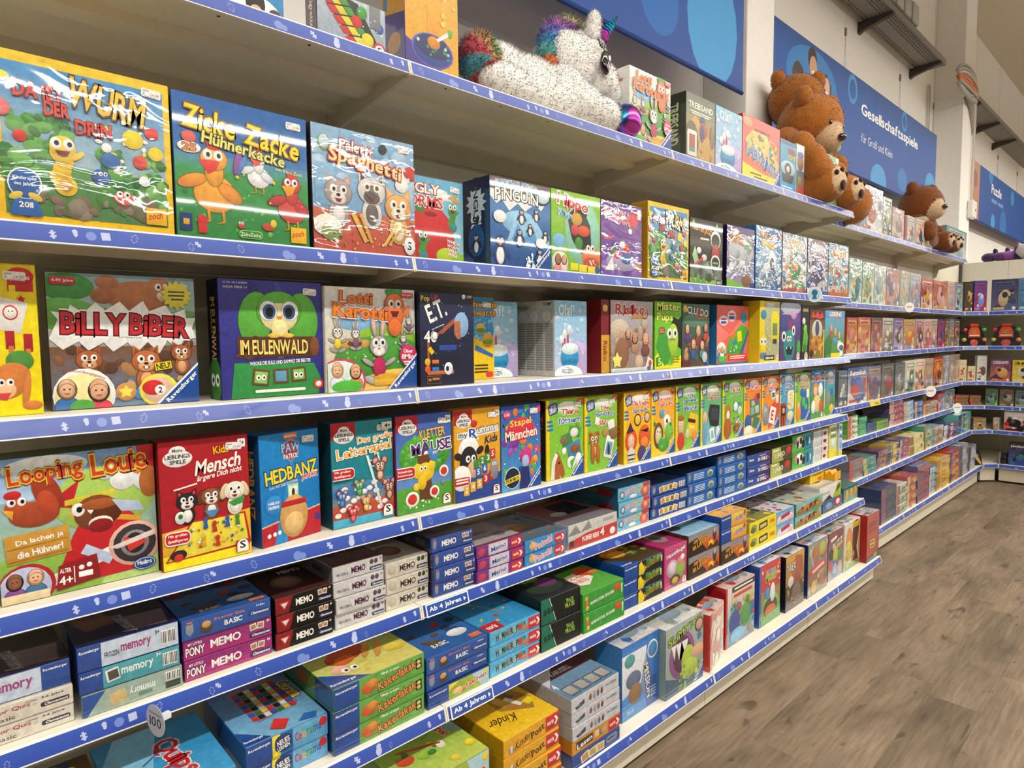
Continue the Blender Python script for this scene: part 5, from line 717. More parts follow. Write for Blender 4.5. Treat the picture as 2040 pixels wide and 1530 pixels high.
A['u8'] = [('bg','#c8242c','#5aae4a'),('r',0,0,8,100,'#1f56a8'),('r',8,56,100,100,'#d02a2c','#c02028'),('sc',14,10,60,98,96,2,4,['#f0d0b8','#f0e4d8','#e8b83a'],3),('t','SUPER',54,84,46,8,'#3f8ac8','#f2dc3a'),('t','MARIO',54,74,50,9,'#4aae4a','#f2dc3a'),('e',52,26,40,24,'#7ab848'),('e',52,24,34,17,'#3a2a24'),('e',52,20,26,9,'#c8602a'),('e',62,48,12,16,'#e8e8f0'),('e',36,50,12,10,'#3f8ac8'),('P',[(8,0),(8,10),(100,20),(100,0)],'#4a9a44')]
A['u9'] = [('bg','#e0a020','#2a1c14'),('r',0,0,100,46,'#3a2418','#2a1a12'),('e',60,66,26,26,'#b8562a'),('e',64,56,18,20,'#8a3c20'),('P',[(40,80),(56,96),(90,90),(96,60),(60,54)],'#a84c26'),('t','T-REX',28,78,48,14,'#e4e0d4','#1a1410',4),('e',26,52,15,10,'#d8d4cc'),('sc',26,4,4,96,44,2,7,['#5a3a28','#c8843a','#8a2a20','#d8c04a','#4a4a4a'],6),('e',56,30,24,16,'#6a5248')]
A['u10'] = [('bg','#8a9a8a','#6a5a4a'),('sc',50,4,4,98,96,4,11,['#a83a30','#b88a5a','#6a8a5a','#c8b898','#8a5a3a','#9a9a9a'],6),('P',[(6,46),(40,60),(92,56),(96,44),(60,40),(10,32)],'#c8303a'),('r',22,45,82,51,'#f0d8c8',None,8),('e',70,82,18,13,'#b8b83a'),('e',40,76,16,16,'#b06a3a'),('e',30,16,14,12,'#d8a83a'),('e',70,20,14,12,'#a86a3a')]
A['u11'] = [('bg','#8a2a3a','#8a8a9a'),('r',0,80,100,100,'#7a2430'),('r',16,82,56,88,W_,None,8),('t','BLITZ',62,72,66,13,'#f2f0ea','#2a2a2a',10),('r',30,62,96,68,'#e0b02a',None,10),('e',20,54,16,12,'#1a1a1e'),('e',50,48,18,14,'#b8c040'),('e',80,46,16,13,'#4a8a3a'),('e',46,20,22,18,'#2f6ac0'),('e',46,20,15,12,'#8ab4d8'),('e',80,20,16,12,'#c8a48a'),('e',20,28,14,10,'#d8504a')]
A['u12'] = [('bg','#e4e0d4','#d8d4c8'),('P',[(54,96),(80,100),(94,86),(86,60),(78,40),(92,10),(56,10),(48,60)],'#4a4038'),('r',50,84,96,96,'#e0c020'),('e',30,60,20,30,'#d8862a'),('e',28,40,18,22,'#e0c83a'),('r',4,0,96,12,'#5a9a3a'),('sc',18,4,10,60,40,3,7,['#e0b83a','#c86a2a','#8aae4a'],4),('P',[(92,86),(98,60),(96,12),(88,40)],'#d8b020'),('r',66,2,80,8,'#c8302a')]
A['u13'] = [('bg','#b82a22','#b0241e'),('r',0,0,100,10,'#4a3a44'),('r',94,0,100,100,'#6a4a54'),('r',16,73,76,82,'#7a1812'),('r',16,62,74,66,'#8a1c16'),('rr',24,26,66,44,'#e0c82a'),('r',30,37,60,41,'#8a3a10'),('r',30,29,60,33,'#8a3a10'),('e',72,8,14,5,'#6aae3a')]

# ------------------------------------------------------------------ where the boxes stand: name, shelf, front x, y from, y to, shelf height, height, depth, count
NEAR = [
 ('soccer', 0, -0.03, 0.529, 0.682, 2.2543, 0.104, 0.06, 1),
 ('dice', 0, -0.03, 0.765, 0.96, 2.2543, 0.123, 0.06, 1),
 ('marble', 0, -0.03, 1.021, 1.205, 2.2543, 0.293, 0.12, 1),
 ('lotti2', 0, -0.03, 2.023, 2.299, 2.2543, 0.279, 0.1, 1),
 ('treib', 0, -0.03, 2.415, 2.649, 2.2543, 0.282, 0.12, 1),
 ('olaf0', 0, -0.03, 2.657, 2.896, 2.2543, 0.281, 0.1, 1),
 ('laby', 0, -0.03, 2.901, 3.293, 2.2543, 0.301, 0.06, 1),
 ('pirat', 0, -0.03, 3.298, 3.487, 2.2543, 0.266, 0.05, 1),
 ('fish', 0, -0.03, 3.494, 3.592, 2.2543, 0.276, 0.05, 1),
 ('spiele', 0, -0.03, 3.831, 4.077, 2.2543, 0.297, 0.05, 1),
 ('wurm', 1, -0.012, 0.124, 0.417, 1.7352, 0.309, 0.07, 1),
 ('zicke', 1, -0.012, 0.421, 0.719, 1.7352, 0.306, 0.07, 1),
 ('paletti', 1, -0.012, 0.729, 1.028, 1.7352, 0.307, 0.07, 1),
 ('worms', 1, -0.085, 0.964, 1.257, 1.7352, 0.25, 0.06, 1),
 ('pinguin', 1, -0.012, 1.302, 1.569, 1.7352, 0.273, 0.13, 1),
 ('hippo', 1, -0.012, 1.573, 1.83, 1.7352, 0.274, 0.08, 1),
 ('wakka', 1, -0.012, 1.833, 2.081, 1.7352, 0.273, 0.08, 1),
 ('wurm2', 1, -0.012, 2.121, 2.415, 1.7352, 0.308, 0.08, 1),
 ('geist', 1, -0.012, 2.424, 2.698, 1.7352, 0.281, 0.06, 1),
 ('pilot', 1, -0.012, 2.736, 3.001, 1.7352, 0.284, 0.07, 1),
 ('blaumon', 1, -0.012, 3.016, 3.297, 1.7352, 0.313, 0.1, 1),
 ('wrap1', 1, -0.012, 3.309, 3.611, 1.7352, 0.309, 0.07, 1),
 ('wrap2', 1, -0.012, 3.621, 3.905, 1.7352, 0.309, 0.07, 1),
 ('wrap3', 1, -0.012, 3.916, 4.217, 1.7352, 0.311, 0.07, 1),
 ('affe', 2, -0.088, -0.02, 0.182, 1.3735, 0.294, 0.08, 1),
 ('billy', 2, -0.124, 0.2, 0.484, 1.3735, 0.286, 0.075, 1),
 ('eule', 2, -0.091, 0.524, 0.784, 1.3735, 0.288, 0.075, 1),
 ('lotti', 2, -0.081, 0.786, 1.068, 1.3735, 0.281, 0.075, 1),
 ('et', 2, -0.064, 1.072, 1.275, 1.3735, 0.276, 0.1, 1),
 ('schwarte', 2, -0.186, 1.29, 1.466, 1.3735, 0.278, 0.07, 1),
 ('olafa', 2, -0.197, 1.414, 1.59, 1.3735, 0.268, 0.1, 1),
 ('olafb', 2, -0.086, 1.664, 1.841, 1.3735, 0.272, 0.2, 1),
 ('risiko', 2, -0.078, 1.971, 2.253, 1.3735, 0.283, 0.05, 1),
 ('pups', 2, -0.083, 2.275, 2.478, 1.3735, 0.287, 0.08, 1),
 ('cluedo', 2, -0.096, 2.504, 2.737, 1.3735, 0.285, 0.06, 1),
 ('coral', 2, -0.088, 2.79, 3.103, 1.3735, 0.286, 0.09, 1),
 ('minion', 2, -0.03, 3.105, 3.329, 1.3735, 0.313, 0.09, 1),
 ('monster', 2, -0.03, 3.335, 3.594, 1.3735, 0.311, 0.06, 1),
 ('alien', 2, -0.03, 3.601, 3.705, 1.3735, 0.308, 0.08, 1),
 ('kakel', 2, -0.03, 3.712, 3.922, 1.3735, 0.282, 0.06, 1),
 ('leben', 2, -0.03, 3.93, 4.235, 1.3735, 0.284, 0.05, 1),
 ('louie', 3, -0.051, 0.092, 0.364, 1.0142, 0.282, 0.09, 1),
 ('mensch', 3, -0.03, 0.366, 0.557, 1.0142, 0.284, 0.07, 1),
 ('hedbanz', 3, -0.053, 0.581, 0.756, 1.0142, 0.274, 0.075, 1),
 ('leiter', 3, -0.052, 0.776, 0.965, 1.0142, 0.282, 0.07, 1),
 ('klett', 3, -0.042, 0.967, 1.164, 1.0142, 0.283, 0.06, 1),
 ('rummy', 3, -0.034, 1.166, 1.353, 1.0142, 0.284, 0.06, 1),
 ('stapel', 3, -0.033, 1.355, 1.536, 1.0142, 0.28, 0.06, 1),
 ('tiere', 3, -0.045, 1.575, 1.772, 1.0142, 0.282, 0.05, 1),
 ('baer', 3, -0.042, 1.774, 1.968, 1.0142, 0.278, 0.05, 1),
 ('hexe', 3, -0.035, 1.999, 2.18, 1.0142, 0.28, 0.05, 1),
 ('zoo', 3, -0.047, 2.2, 2.373, 1.0142, 0.282, 0.05, 1),
 ('kauf', 3, -0.048, 2.381, 2.574, 1.0142, 0.284, 0.05, 1),
 ('koerp', 3, -0.043, 2.576, 2.761, 1.0142, 0.281, 0.05, 1),
 ('natur', 3, -0.052, 2.787, 2.994, 1.0142, 0.283, 0.05, 1),
 ('differ', 3, -0.052, 2.998, 3.183, 1.0142, 0.282, 0.05, 1),
 ('elefant', 3, -0.054, 3.193, 3.394, 1.0142, 0.282, 0.05, 1),
 ('logik', 3, -0.057, 3.408, 3.592, 1.0142, 0.284, 0.05, 1),
 ('welt', 3, -0.058, 3.6, 3.812, 1.0142, 0.281, 0.05, 1),
 ('kniff', 3, -0.066, 3.838, 4.022, 1.0142, 0.287, 0.05, 1),
 ('zahl', 3, -0.069, 4.039, 4.213, 1.0142, 0.279, 0.05, 1),
 ('s1', 4, -0.031, 0.011, 0.195, 0.7569, 0.129, 0.2, 3),
 ('s2', 4, -0.023, 0.203, 0.393, 0.7569, 0.148, 0.2, 3),
 ('s3', 4, -0.022, 0.395, 0.596, 0.7569, 0.142, 0.2, 3),
 ('s4', 4, -0.027, 0.603, 0.757, 0.7569, 0.131, 0.2, 3),
 ('s5', 4, -0.022, 0.759, 0.912, 0.7569, 0.169, 0.2, 4),
 ('s6', 4, -0.025, 0.916, 1.062, 0.7569, 0.138, 0.2, 3),
 ('s7', 4, -0.011, 1.064, 1.223, 0.7569, 0.178, 0.22, 4),
 ('s8', 4, -0.004, 1.224, 1.427, 0.7569, 0.117, 0.2, 3),
 ('s9', 4, -0.004, 1.431, 1.636, 0.7569, 0.088, 0.27, 2),
 ('s10', 4, -0.017, 1.656, 1.938, 0.7569, 0.09, 0.27, 1),
 ('s11', 4, -0.025, 1.952, 2.167, 0.7569, 0.173, 0.3, 3),
 ('s12', 4, -0.028, 2.179, 2.448, 0.7569, 0.14, 0.22, 3),
 ('s13', 4, -0.026, 2.45, 2.692, 0.7569, 0.154, 0.22, 3),
 ('s14', 4, -0.019, 2.694, 2.967, 0.7569, 0.195, 0.22, 4),
 ('s15', 4, -0.02, 2.976, 3.226, 0.7569, 0.159, 0.22, 3),
 ('s16', 4, -0.033, 3.265, 3.518, 0.7569, 0.157, 0.22, 2),
 ('s17', 4, -0.041, 3.548, 3.824, 0.7569, 0.19, 0.2, 2),
 ('s18', 4, -0.039, 3.828, 4.052, 0.7569, 0.186, 0.2, 4),
 ('s19', 4, -0.036, 4.054, 4.177, 0.7569, 0.201, 0.1, 1),
 ('s20', 4, -0.025, 4.179, 4.235, 0.7569, 0.198, 0.1, 1),
 ('t1', 5, 0.085, 0.0, 0.232, 0.502, 0.105, 0.25, 2),
 ('t2', 5, 0.09, 0.236, 0.462, 0.502, 0.095, 0.28, 1),
 ('t3', 5, 0.071, 0.486, 0.686, 0.502, 0.11, 0.28, 2),
 ('t4', 5, 0.092, 0.688, 0.958, 0.502, 0.172, 0.28, 3),
 ('t5', 5, 0.085, 0.967, 1.191, 0.502, 0.143, 0.28, 3),
 ('t6', 5, 0.081, 1.197, 1.413, 0.502, 0.14, 0.28, 3),
 ('t7', 5, 0.081, 1.416, 1.61, 0.502, 0.171, 0.24, 2),
 ('t8', 5, 0.09, 1.612, 1.838, 0.502, 0.139, 0.24, 2),
 ('t9', 5, 0.077, 1.859, 2.112, 0.502, 0.165, 0.24, 3),
 ('t10', 5, 0.075, 2.119, 2.285, 0.502, 0.173, 0.2, 1),
 ('t11a', 5, 0.08, 2.287, 2.539, 0.502, 0.095, 0.25, 1),
 ('t11b', 5, 0.087, 2.541, 2.798, 0.502, 0.092, 0.25, 1),
 ('t13', 5, 0.084, 2.809, 3.09, 0.502, 0.131, 0.25, 2),
 ('t14', 5, 0.087, 3.092, 3.292, 0.502, 0.128, 0.22, 2),
 ('t15', 5, 0.086, 3.3, 3.646, 0.502, 0.131, 0.28, 2),
 ('t16', 5, 0.076, 3.683, 3.977, 0.502, 0.068, 0.25, 1),
 ('t18', 5, 0.073, 4.002, 4.235, 0.502, 0.094, 0.12, 1),
 ('u1', 6, 0.2, 0.83, 1.095, 0.1625, 0.229, 0.28, 2),
 ('u2', 6, 0.201, 1.144, 1.377, 0.1625, 0.222, 0.28, 4),
 ('u3', 6, 0.207, 1.421, 1.665, 0.1625, 0.233, 0.3, 5),
 ('u4', 6, 0.16, 1.733, 1.958, 0.1625, 0.27, 0.12, 1),
 ('u5', 6, 0.189, 1.959, 2.221, 0.1625, 0.269, 0.14, 1),
 ('u6', 6, 0.176, 2.269, 2.402, 0.1625, 0.234, 0.08, 1),
 ('u7', 6, 0.147, 2.476, 2.736, 0.1625, 0.268, 0.09, 1),
 ('u8', 6, 0.153, 2.77, 2.987, 0.1625, 0.29, 0.09, 1),
 ('u9', 6, 0.165, 3.019, 3.231, 0.1625, 0.276, 0.1, 1),
 ('u10', 6, 0.169, 3.268, 3.52, 0.1625, 0.279, 0.12, 1),
 ('u11', 6, 0.155, 3.566, 3.779, 0.1625, 0.267, 0.1, 1),
 ('u12', 6, 0.161, 3.784, 4.027, 0.1625, 0.276, 0.14, 1),
 ('u13', 6, 0.199, 4.029, 4.235, 0.1625, 0.285, 0.1, 1),
]
ROTS = {'hedbanz': (-0.029, 0.571, -0.077, 0.768), 'u6': (0.203, 2.222, 0.149, 2.451)}
# shelf, wall, x, y, width, height, count, colours, lettering, finish, depth
FARB = [
 (0, 'f', -0.165, 4.853, 0.451, 0.318, 1, '#cfd3d6 #8f9aa5 #b85c4c #e8e8e8', '', 2, 0.2),
 (0, 'f', -0.165, 5.316, 0.192, 0.286, 1, '#dfe5e2 #2b3440 #b9c26a', '', 2, 0.1),
 (0, 'f', -0.165, 5.534, 0.279, 0.239, 1, '#cbb6b4 #d9c9c0 #8f7f8c', '', 2, 0.1),
 (0, 'f', -0.165, 5.826, 0.051, 0.203, 1, '#a52a44 #6d2a50', '', 1, 0.08),
 (0, 'f', -0.165, 5.899, 0.192, 0.22, 1, '#e9e4d0 #3f7fb8 #c0443a', '', 1, 0.08),
 (0, 'f', -0.165, 6.134, 0.225, 0.223, 1, '#d8d4c8 #e0701f #2d4a7a', '', 1, 0.08),
 (0, 'f', -0.165, 6.376, 0.24, 0.267, 1, '#d9d6b0 #c8b060 #9aa6b8', '', 1, 0.08),
 (0, 'f', -0.165, 7.066, 0.744, 0.272, 1, '#6f9aa0 #e4e2da #8fb9bd #d8c24c', '', 1, 0.04),
 (1, 'f', -0.165, 4.673, 0.247, 0.306, 1, '#8fae9a #cfe0d4 #3f7f8f #d8a84a', '', 2, 0.06),
 (1, 'f', -0.165, 4.93, 0.236, 0.301, 1, '#8fae8c #d8dcc8 #4f9a5c #c88a3a', '', 2, 0.06),
 (1, 'f', -0.165, 5.172, 0.259, 0.296, 1, '#a9b8b4 #d4d8d6 #7f9fae #c8b07a', '', 2, 0.06),
 (1, 'f', -0.165, 5.443, 0.311, 0.294, 1, '#a88a94 #d06a3c #3a4c7a #c8b8b8', '', 2, 0.06),
 (1, 'f', -0.165, 5.767, 0.239, 0.292, 1, '#b9b8ae #8f9a8c #c8a87c', '', 2, 0.06),
 (1, 'f', -0.165, 6.02, 0.299, 0.289, 1, '#b8b8c0 #7f8fb0 #c88f7a', '', 2, 0.06),
 (1, 'f', -0.165, 6.334, 0.348, 0.259, 1, '#b8241e #e8d8c8 #d8a82a #8a1a18', '', 1, 0.06),
 (1, 'f', -0.165, 6.699, 0.468, 0.264, 1, '#b84a3a #d8a85a #e8a8a0 #7a3a30', '', 2, 0.06),
 (1, 'f', -0.165, 7.186, 0.264, 0.281, 1, '#d8c0b0 #c89a90 #b0a090', '', 2, 0.06),
 (1, 'f', -0.165, 7.47, 0.282, 0.285, 1, '#7f8a8c #b8dce0 #3a4448 #8fb0b8', '', 1, 0.06),
 (2, 'f', -0.165, 4.659, 0.198, 0.252, 1, '#b83a30 #e0c060 #d88a7a #c86a5a', '', 2, 0.06),
 (2, 'f', -0.165, 4.867, 0.259, 0.257, 1, '#b83a30 #e0c060 #d88a7a #c86a5a', '', 2, 0.06),
 (2, 'f', -0.165, 5.136, 0.241, 0.257, 1, '#4a3a5c #c86a3a #6a4a6a #d89a4a', '', 1, 0.06),
 (2, 'f', -0.165, 5.388, 0.247, 0.258, 1, '#cfc8c0 #4a5a4c #8f6a5a #e8e0d0', '', 1, 0.06),
 (2, 'f', -0.165, 5.646, 0.239, 0.26, 1, '#6a5a8c #b8a8c8 #3a3a4a #d8c8a0', '', 1, 0.06),
 (2, 'f', -0.165, 5.898, 0.291, 0.253, 1, '#e0a020 #3f86c0 #d8701a #f0c040', '', 1, 0.06),
 (2, 'f', -0.165, 6.224, 0.233, 0.259, 1, '#c8b0b4 #a83a50 #3a3a44 #e0d0c8', '', 2, 0.06),
 (2, 'f', -0.165, 6.472, 0.201, 0.26, 1, '#d8c8c0 #c84a5a #8a7a5a', '', 1, 0.06),
 (2, 'f', -0.165, 6.688, 0.186, 0.265, 1, '#c8c0a8 #8a6a7a #d8d0c0', '', 1, 0.06),
 (2, 'f', -0.165, 6.891, 0.231, 0.264, 1, '#4a2a6a #d83a50 #3a5a9a', '', 1, 0.06),
 (2, 'f', -0.165, 7.139, 0.134, 0.269, 1, '#6a3a4a #c8b86a', '', 1, 0.06),
 (2, 'f', -0.165, 7.29, 0.186, 0.272, 1, '#5a7aa0 #b8b07a #7a8a6a', '', 1, 0.06),
 (2, 'f', -0.165, 7.495, 0.184, 0.275, 1, '#4a3a30 #c8c0b0 #8a7a6a', '', 1, 0.06),
 (3, 'f', -0.165, 4.539, 0.155, 0.245, 1, '#5a6a78 #3a4a3a #c8c8c0 #8a9aa8', '', 1, 0.06),
 (3, 'f', -0.165, 4.702, 0.386, 0.258, 1, '#274a8c #e8e0c8 #b8303a #3a6ab0', 'Rummikub', 1, 0.06),
 (3, 'f', -0.165, 5.095, 0.284, 0.255, 1, '#5a5a90 #c8a83a #8a4a5a #3a4a7a', '', 1, 0.06),
 (3, 'f', -0.165, 5.389, 0.297, 0.262, 1, '#4a4448 #8a8a8c #a83a40 #5a6a6a', '', 1, 0.06),
 (3, 'f', -0.165, 5.711, 0.251, 0.258, 1, '#4a5a70 #8a8a60 #a8a8b0', '', 1, 0.06),
 (3, 'f', -0.165, 5.975, 0.27, 0.265, 1, '#e0e0d8 #6a8a6a #4a5a4a', '', 1, 0.06),
 (3, 'f', -0.165, 6.257, 0.259, 0.268, 1, '#e8e4dc #d87a2a #4a4a4a', '', 1, 0.06),
 (3, 'f', -0.165, 6.528, 0.269, 0.268, 1, '#b8a88a #a86a5a #8a9a9a', '', 1, 0.06),
 (3, 'f', -0.165, 6.812, 0.297, 0.272, 1, '#b8281c #e8b030 #3a2a2a #d85a20', '', 1, 0.06),
 (3, 'f', -0.165, 7.126, 0.198, 0.278, 1, '#b0b0b8 #5a6a9a #d0c8c0', '', 2, 0.06),
 (3, 'f', -0.165, 7.35, 0.199, 0.28, 1, '#a89aa0 #7a7a8a #d0b0a0', '', 2, 0.06),
 (3, 'f', -0.165, 7.558, 0.178, 0.281, 1, '#b8a088 #a86a60 #c8c0a8', '', 2, 0.06),
 (4, 'f', -0.165, 4.739, 0.2, 0.16, 4, '#5a9a3a #e8ece0 #c84a30', '', 1, 0.2),
 (4, 'f', -0.165, 4.947, 0.171, 0.134, 3, '#1f9a5c #2fae70', '', 1, 0.2),
 (4, 'f', -0.165, 5.127, 0.186, 0.075, 2, '#2a4a90 #1a3a7a', '', 1, 0.2),
 (4, 'f', -0.165, 5.322, 0.275, 0.07, 2, '#7aa83a #5a8a2a', '', 1, 0.2),
 (4, 'f', -0.165, 5.625, 0.346, 0.195, 4, '#5a4a7a #c86a70 #d8b0a0 #3a4a8a', '', 1, 0.2),
 (4, 'f', -0.165, 5.989, 0.272, 0.171, 4, '#8ab0d0 #c8d8e0 #d8b070', '', 1, 0.2),
 (4, 'f', -0.165, 6.278, 0.254, 0.149, 3, '#2a4a8a #5a8ac0 #d8b090', '', 1, 0.2),
 (4, 'f', -0.165, 6.545, 0.206, 0.1, 3, '#d8a06a #b85a4a #e8d0a0', '', 1, 0.2),
 (4, 'f', -0.165, 6.763, 0.217, 0.116, 3, '#d8c090 #c87a50 #8ab0c8', '', 1, 0.2),
 (4, 'f', -0.165, 6.994, 0.229, 0.167, 1, '#b8485a #8ab0d0 #c8c0c8', '', 2, 0.1),
 (4, 'f', -0.165, 7.238, 0.348, 0.184, 1, '#9ab0b8 #2a3038 #d8c8b8 #6aa0a8', '', 2, 0.1),
 (5, 'f', -0.06, 4.492, 0.255, 0.139, 2, '#6a6a74 #8a8a90 #b83a40', '', 1, 0.25),
 (5, 'f', -0.06, 4.752, 0.267, 0.117, 3, '#4a9aa0 #3a8088 #c8c060', '', 1, 0.25),
 (5, 'f', -0.06, 5.029, 0.199, 0.137, 3, '#5a3a5c #b88a6a #8a5a6a', '', 1, 0.25),
 (5, 'f', -0.06, 5.236, 0.279, 0.152, 3, '#c8a840 #e0c860 #2a3a7a', '', 1, 0.25),
 (5, 'f', -0.06, 5.522, 0.249, 0.158, 3, '#3a5a9a #c83a40 #d8a0a0', '', 1, 0.25),
 (5, 'f', -0.06, 5.785, 0.391, 0.152, 2, '#d8cc94 #c8b880 #8a7a4a', '', 0, 0.25),
 (5, 'f', -0.06, 6.19, 0.204, 0.203, 2, '#2a9a88 #e8d8a0 #d88a3a', '', 1, 0.2),
 (5, 'f', -0.06, 6.406, 0.358, 0.16, 2, '#c8d0d0 #b88a4a #8aa0a8', '', 1, 0.25),
 (5, 'f', -0.06, 6.773, 0.486, 0.144, 3, '#3a4a8c #b83a50 #e8e8e0 #6a6a9a', '', 1, 0.25),
 (5, 'f', -0.06, 7.271, 0.504, 0.211, 3, '#6ab8a8 #8ad0d8 #3a5a8a #b05a5a', '', 1, 0.25),
 (6, 'f', 0.04, 4.817, 0.33, 0.243, 3, '#2a3a6a #4a5a4a #8a4a6a #3a4a88', '', 1, 0.25),
 (6, 'f', 0.04, 5.15, 0.221, 0.221, 3, '#d8dcd8 #6a9a6a #b85a3a', '', 1, 0.25),
 (6, 'f', 0.04, 5.38, 0.244, 0.247, 4, '#b84a44 #c89a50 #d8c0a8', '', 1, 0.25),
 (6, 'f', 0.04, 5.633, 0.327, 0.296, 5, '#5a5a8a #b84a40 #7a6a7a', '', 1, 0.25),
 (6, 'f', 0.04, 5.967, 0.209, 0.233, 4, '#2a6aa8 #8ab8d0 #d8d8d0', '', 1, 0.25),
 (6, 'f', 0.04, 6.184, 0.405, 0.263, 4, '#d8a830 #e8c84a #c88a2a', '', 1, 0.25),
 (6, 'f', 0.04, 6.597, 0.319, 0.273, 4, '#b82a24 #d8b040 #2a5a9a #c8705a', '', 1, 0.25),
 (6, 'f', 0.04, 6.93, 0.307, 0.289, 2, '#8a8a90 #b0b0b4 #5a5a60', '', 0, 0.15),
 (6, 'f', 0.04, 7.25, 0.288, 0.241, 2, '#808088 #c0c0c4 #4a4a50', '', 0, 0.15),
 (1, 'c', -0.15, 7.78, 0.084, 0.302, 1, '#3a2c20 #5a4430 #b89a50', '', 1, 0.05),
 (1, 'c', -0.083, 7.847, 0.129, 0.312, 1, '#2a3a8a #b82a3a #7a8ad0 #c8c8d8', '', 1, 0.07),
 (1, 'b', 0.032, 7.94, 0.213, 0.316, 1, '#3a3f5c #5a5f90 #c8b48a #2a2d40', '', 1, 0.06),
 (1, 'b', 0.251, 7.94, 0.126, 0.318, 1, '#5a8ab0 #3a6a98 #a8c8d8', '', 1, 0.06),
 (3, 'c', -0.166, 7.764, 0.075, 0.22, 1, '#d8cca8 #c8b890 #b84a3a', '', 0, 0.04),
 (3, 'c', -0.106, 7.824, 0.08, 0.155, 1, '#d8cca8 #c8b890 #b84a3a', '', 0, 0.04),
 (3, 'c', -0.042, 7.888, 0.1, 0.26, 1, '#c8c8c0 #d8d8d0 #5a5a58 #a82a30', '', 0, 0.04),
 (3, 'b', 0.05, 7.94, 0.168, 0.225, 1, '#6a3a6a #c86a4a #d8a050 #4a2a50', 'CODENAMES', 1, 0.05),
 (3, 'b', 0.228, 7.94, 0.135, 0.22, 1, '#d8b83a #e0c44a #c8c8c0 #3a3428', '36', 0, 0.05),
 (4, 'c', -0.184, 7.746, 0.135, 0.103, 3, '#7a6040 #8a6a44 #c84a4a', '', 0, 0.12),
 (4, 'c', -0.078, 7.852, 0.115, 0.098, 3, '#7a6040 #8a6a44 #c84a4a', '', 0, 0.12),
 (4, 'b', 0.019, 7.94, 0.107, 0.177, 1, '#3a4a4c #6a9a4a #8a9a9a #2a3034', '', 1, 0.05),
 (4, 'b', 0.135, 7.94, 0.12, 0.174, 1, '#4a4440 #8a6a3a #9a9a98 #2a3034', '', 1, 0.05),
 (4, 'b', 0.261, 7.94, 0.111, 0.172, 1, '#3a4a6a #7a9a6a #9aa0a8 #2a3034', '', 1, 0.05),
 (5, 'c', -0.034, 7.786, 0.129, 0.123, 1, '#8a6a44 #a09a94 #c8943a #3a2c20', '', 0, 0.1),
 (5, 'b', 0.091, 7.94, 0.049, 0.123, 1, '#d8d0c0 #7a5020 #c8943a', '', 0, 0.1),
 (5, 'b', 0.18, 7.94, 0.201, 0.202, 1, '#e4e0d8 #b81f2c #1a1a1a #5a5048', 'REDRAW', 0, 0.06),
 (6, 'b', 0.156, 7.94, 0.065, 0.117, 2, '#1c1c20 #2a2a2e #8a8a88', '', 0, 0.1),
 (6, 'b', 0.229, 7.94, 0.165, 0.222, 1, '#10131c #1f3f9a #2a6a8a #14303a', 'perplexus', 1, 0.12),
]

# ------------------------------------------------------------------ game boxes
ORD = ['first','second','third','fourth','fifth','sixth','seventh','eighth','ninth','tenth','eleventh','twelfth','thirteenth','fourteenth','fifteenth']
_bodies = {}
def sticker(parent, w, h, x, z, R):
    m = Art(.036, .017); q = [(0,18),(6,0),(94,0),(100,18),(100,82),(94,100),(6,100),(0,82)]; m.P(q, '#eceae6'); m.r(8,66,40,78,'#9a9a98'); m.t('€', 14, 36, 9, 34, '#5a5a5a', st='n'); m.t(R.choice(['24,99','19,99','27,99','29,99','14,99']), 68, 38, 44, 36, '#6a6a68', st='n'); m.r(20,6,80,12,'#c87a80')
    o = m.build('price_sticker', (0,0,0), (0,1,0), (0,0,1), M_CARD, parent); o.location = (.0022, x, z); o.rotation_euler = (R.uniform(-.08, .08), 0, 0)
def game_box(X, Y, z, w, h, d, label, front=None, mat=0, body='#c8c4bc', side=None, top=None, rz=0, group=None, stick=False, name='game_box', cat='game box', seed=0):
    key = (round(w,3), round(h,3), round(d,3), body)
    if key in _bodies:
        root = bpy.data.objects.new(name, _bodies[key]); COL.objects.link(root)
    else:
        root = MB().box(-d, 0, 0, w, 0, h, body, b=min(.0016, h*.08)).build(name, M_CARD); _bodies[key] = root.data
    root.location = (X, Y, z+.0004); root.rotation_euler = (0, 0, rz)
    tag(root, label, cat, group)
    m = MATS[mat]; e = .0012
    if front:
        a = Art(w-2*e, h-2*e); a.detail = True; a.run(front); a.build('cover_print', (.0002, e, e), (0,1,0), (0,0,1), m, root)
    if side:
        a = Art(d-2*e, h-2*e); a.run(side); a.build('spine_print', (-d+e, -.0002, e), (1,0,0), (0,0,1), m, root)
    if top:
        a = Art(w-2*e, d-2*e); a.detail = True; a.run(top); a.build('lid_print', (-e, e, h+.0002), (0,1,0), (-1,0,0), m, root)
    if stick: sticker(root, w, h, w-.052, h-.032, random.Random(seed))
    return root
def vtxt(bg, txt, c, o=None, rot=-90, extra=()):
    return [('bg', bg), ('t', txt, 50, 58, 190, 9, c, o, rot)]+list(extra)
def spine(bg, txt, c, d, h, o=None, bg2=None, frac=.62, extra=()):       # lettering running up the narrow side
    return [('bg', bg, bg2 or bg), ('t', txt, 50, 55, frac*h/d*100, d/h*38, c, o, -90)]+list(extra)
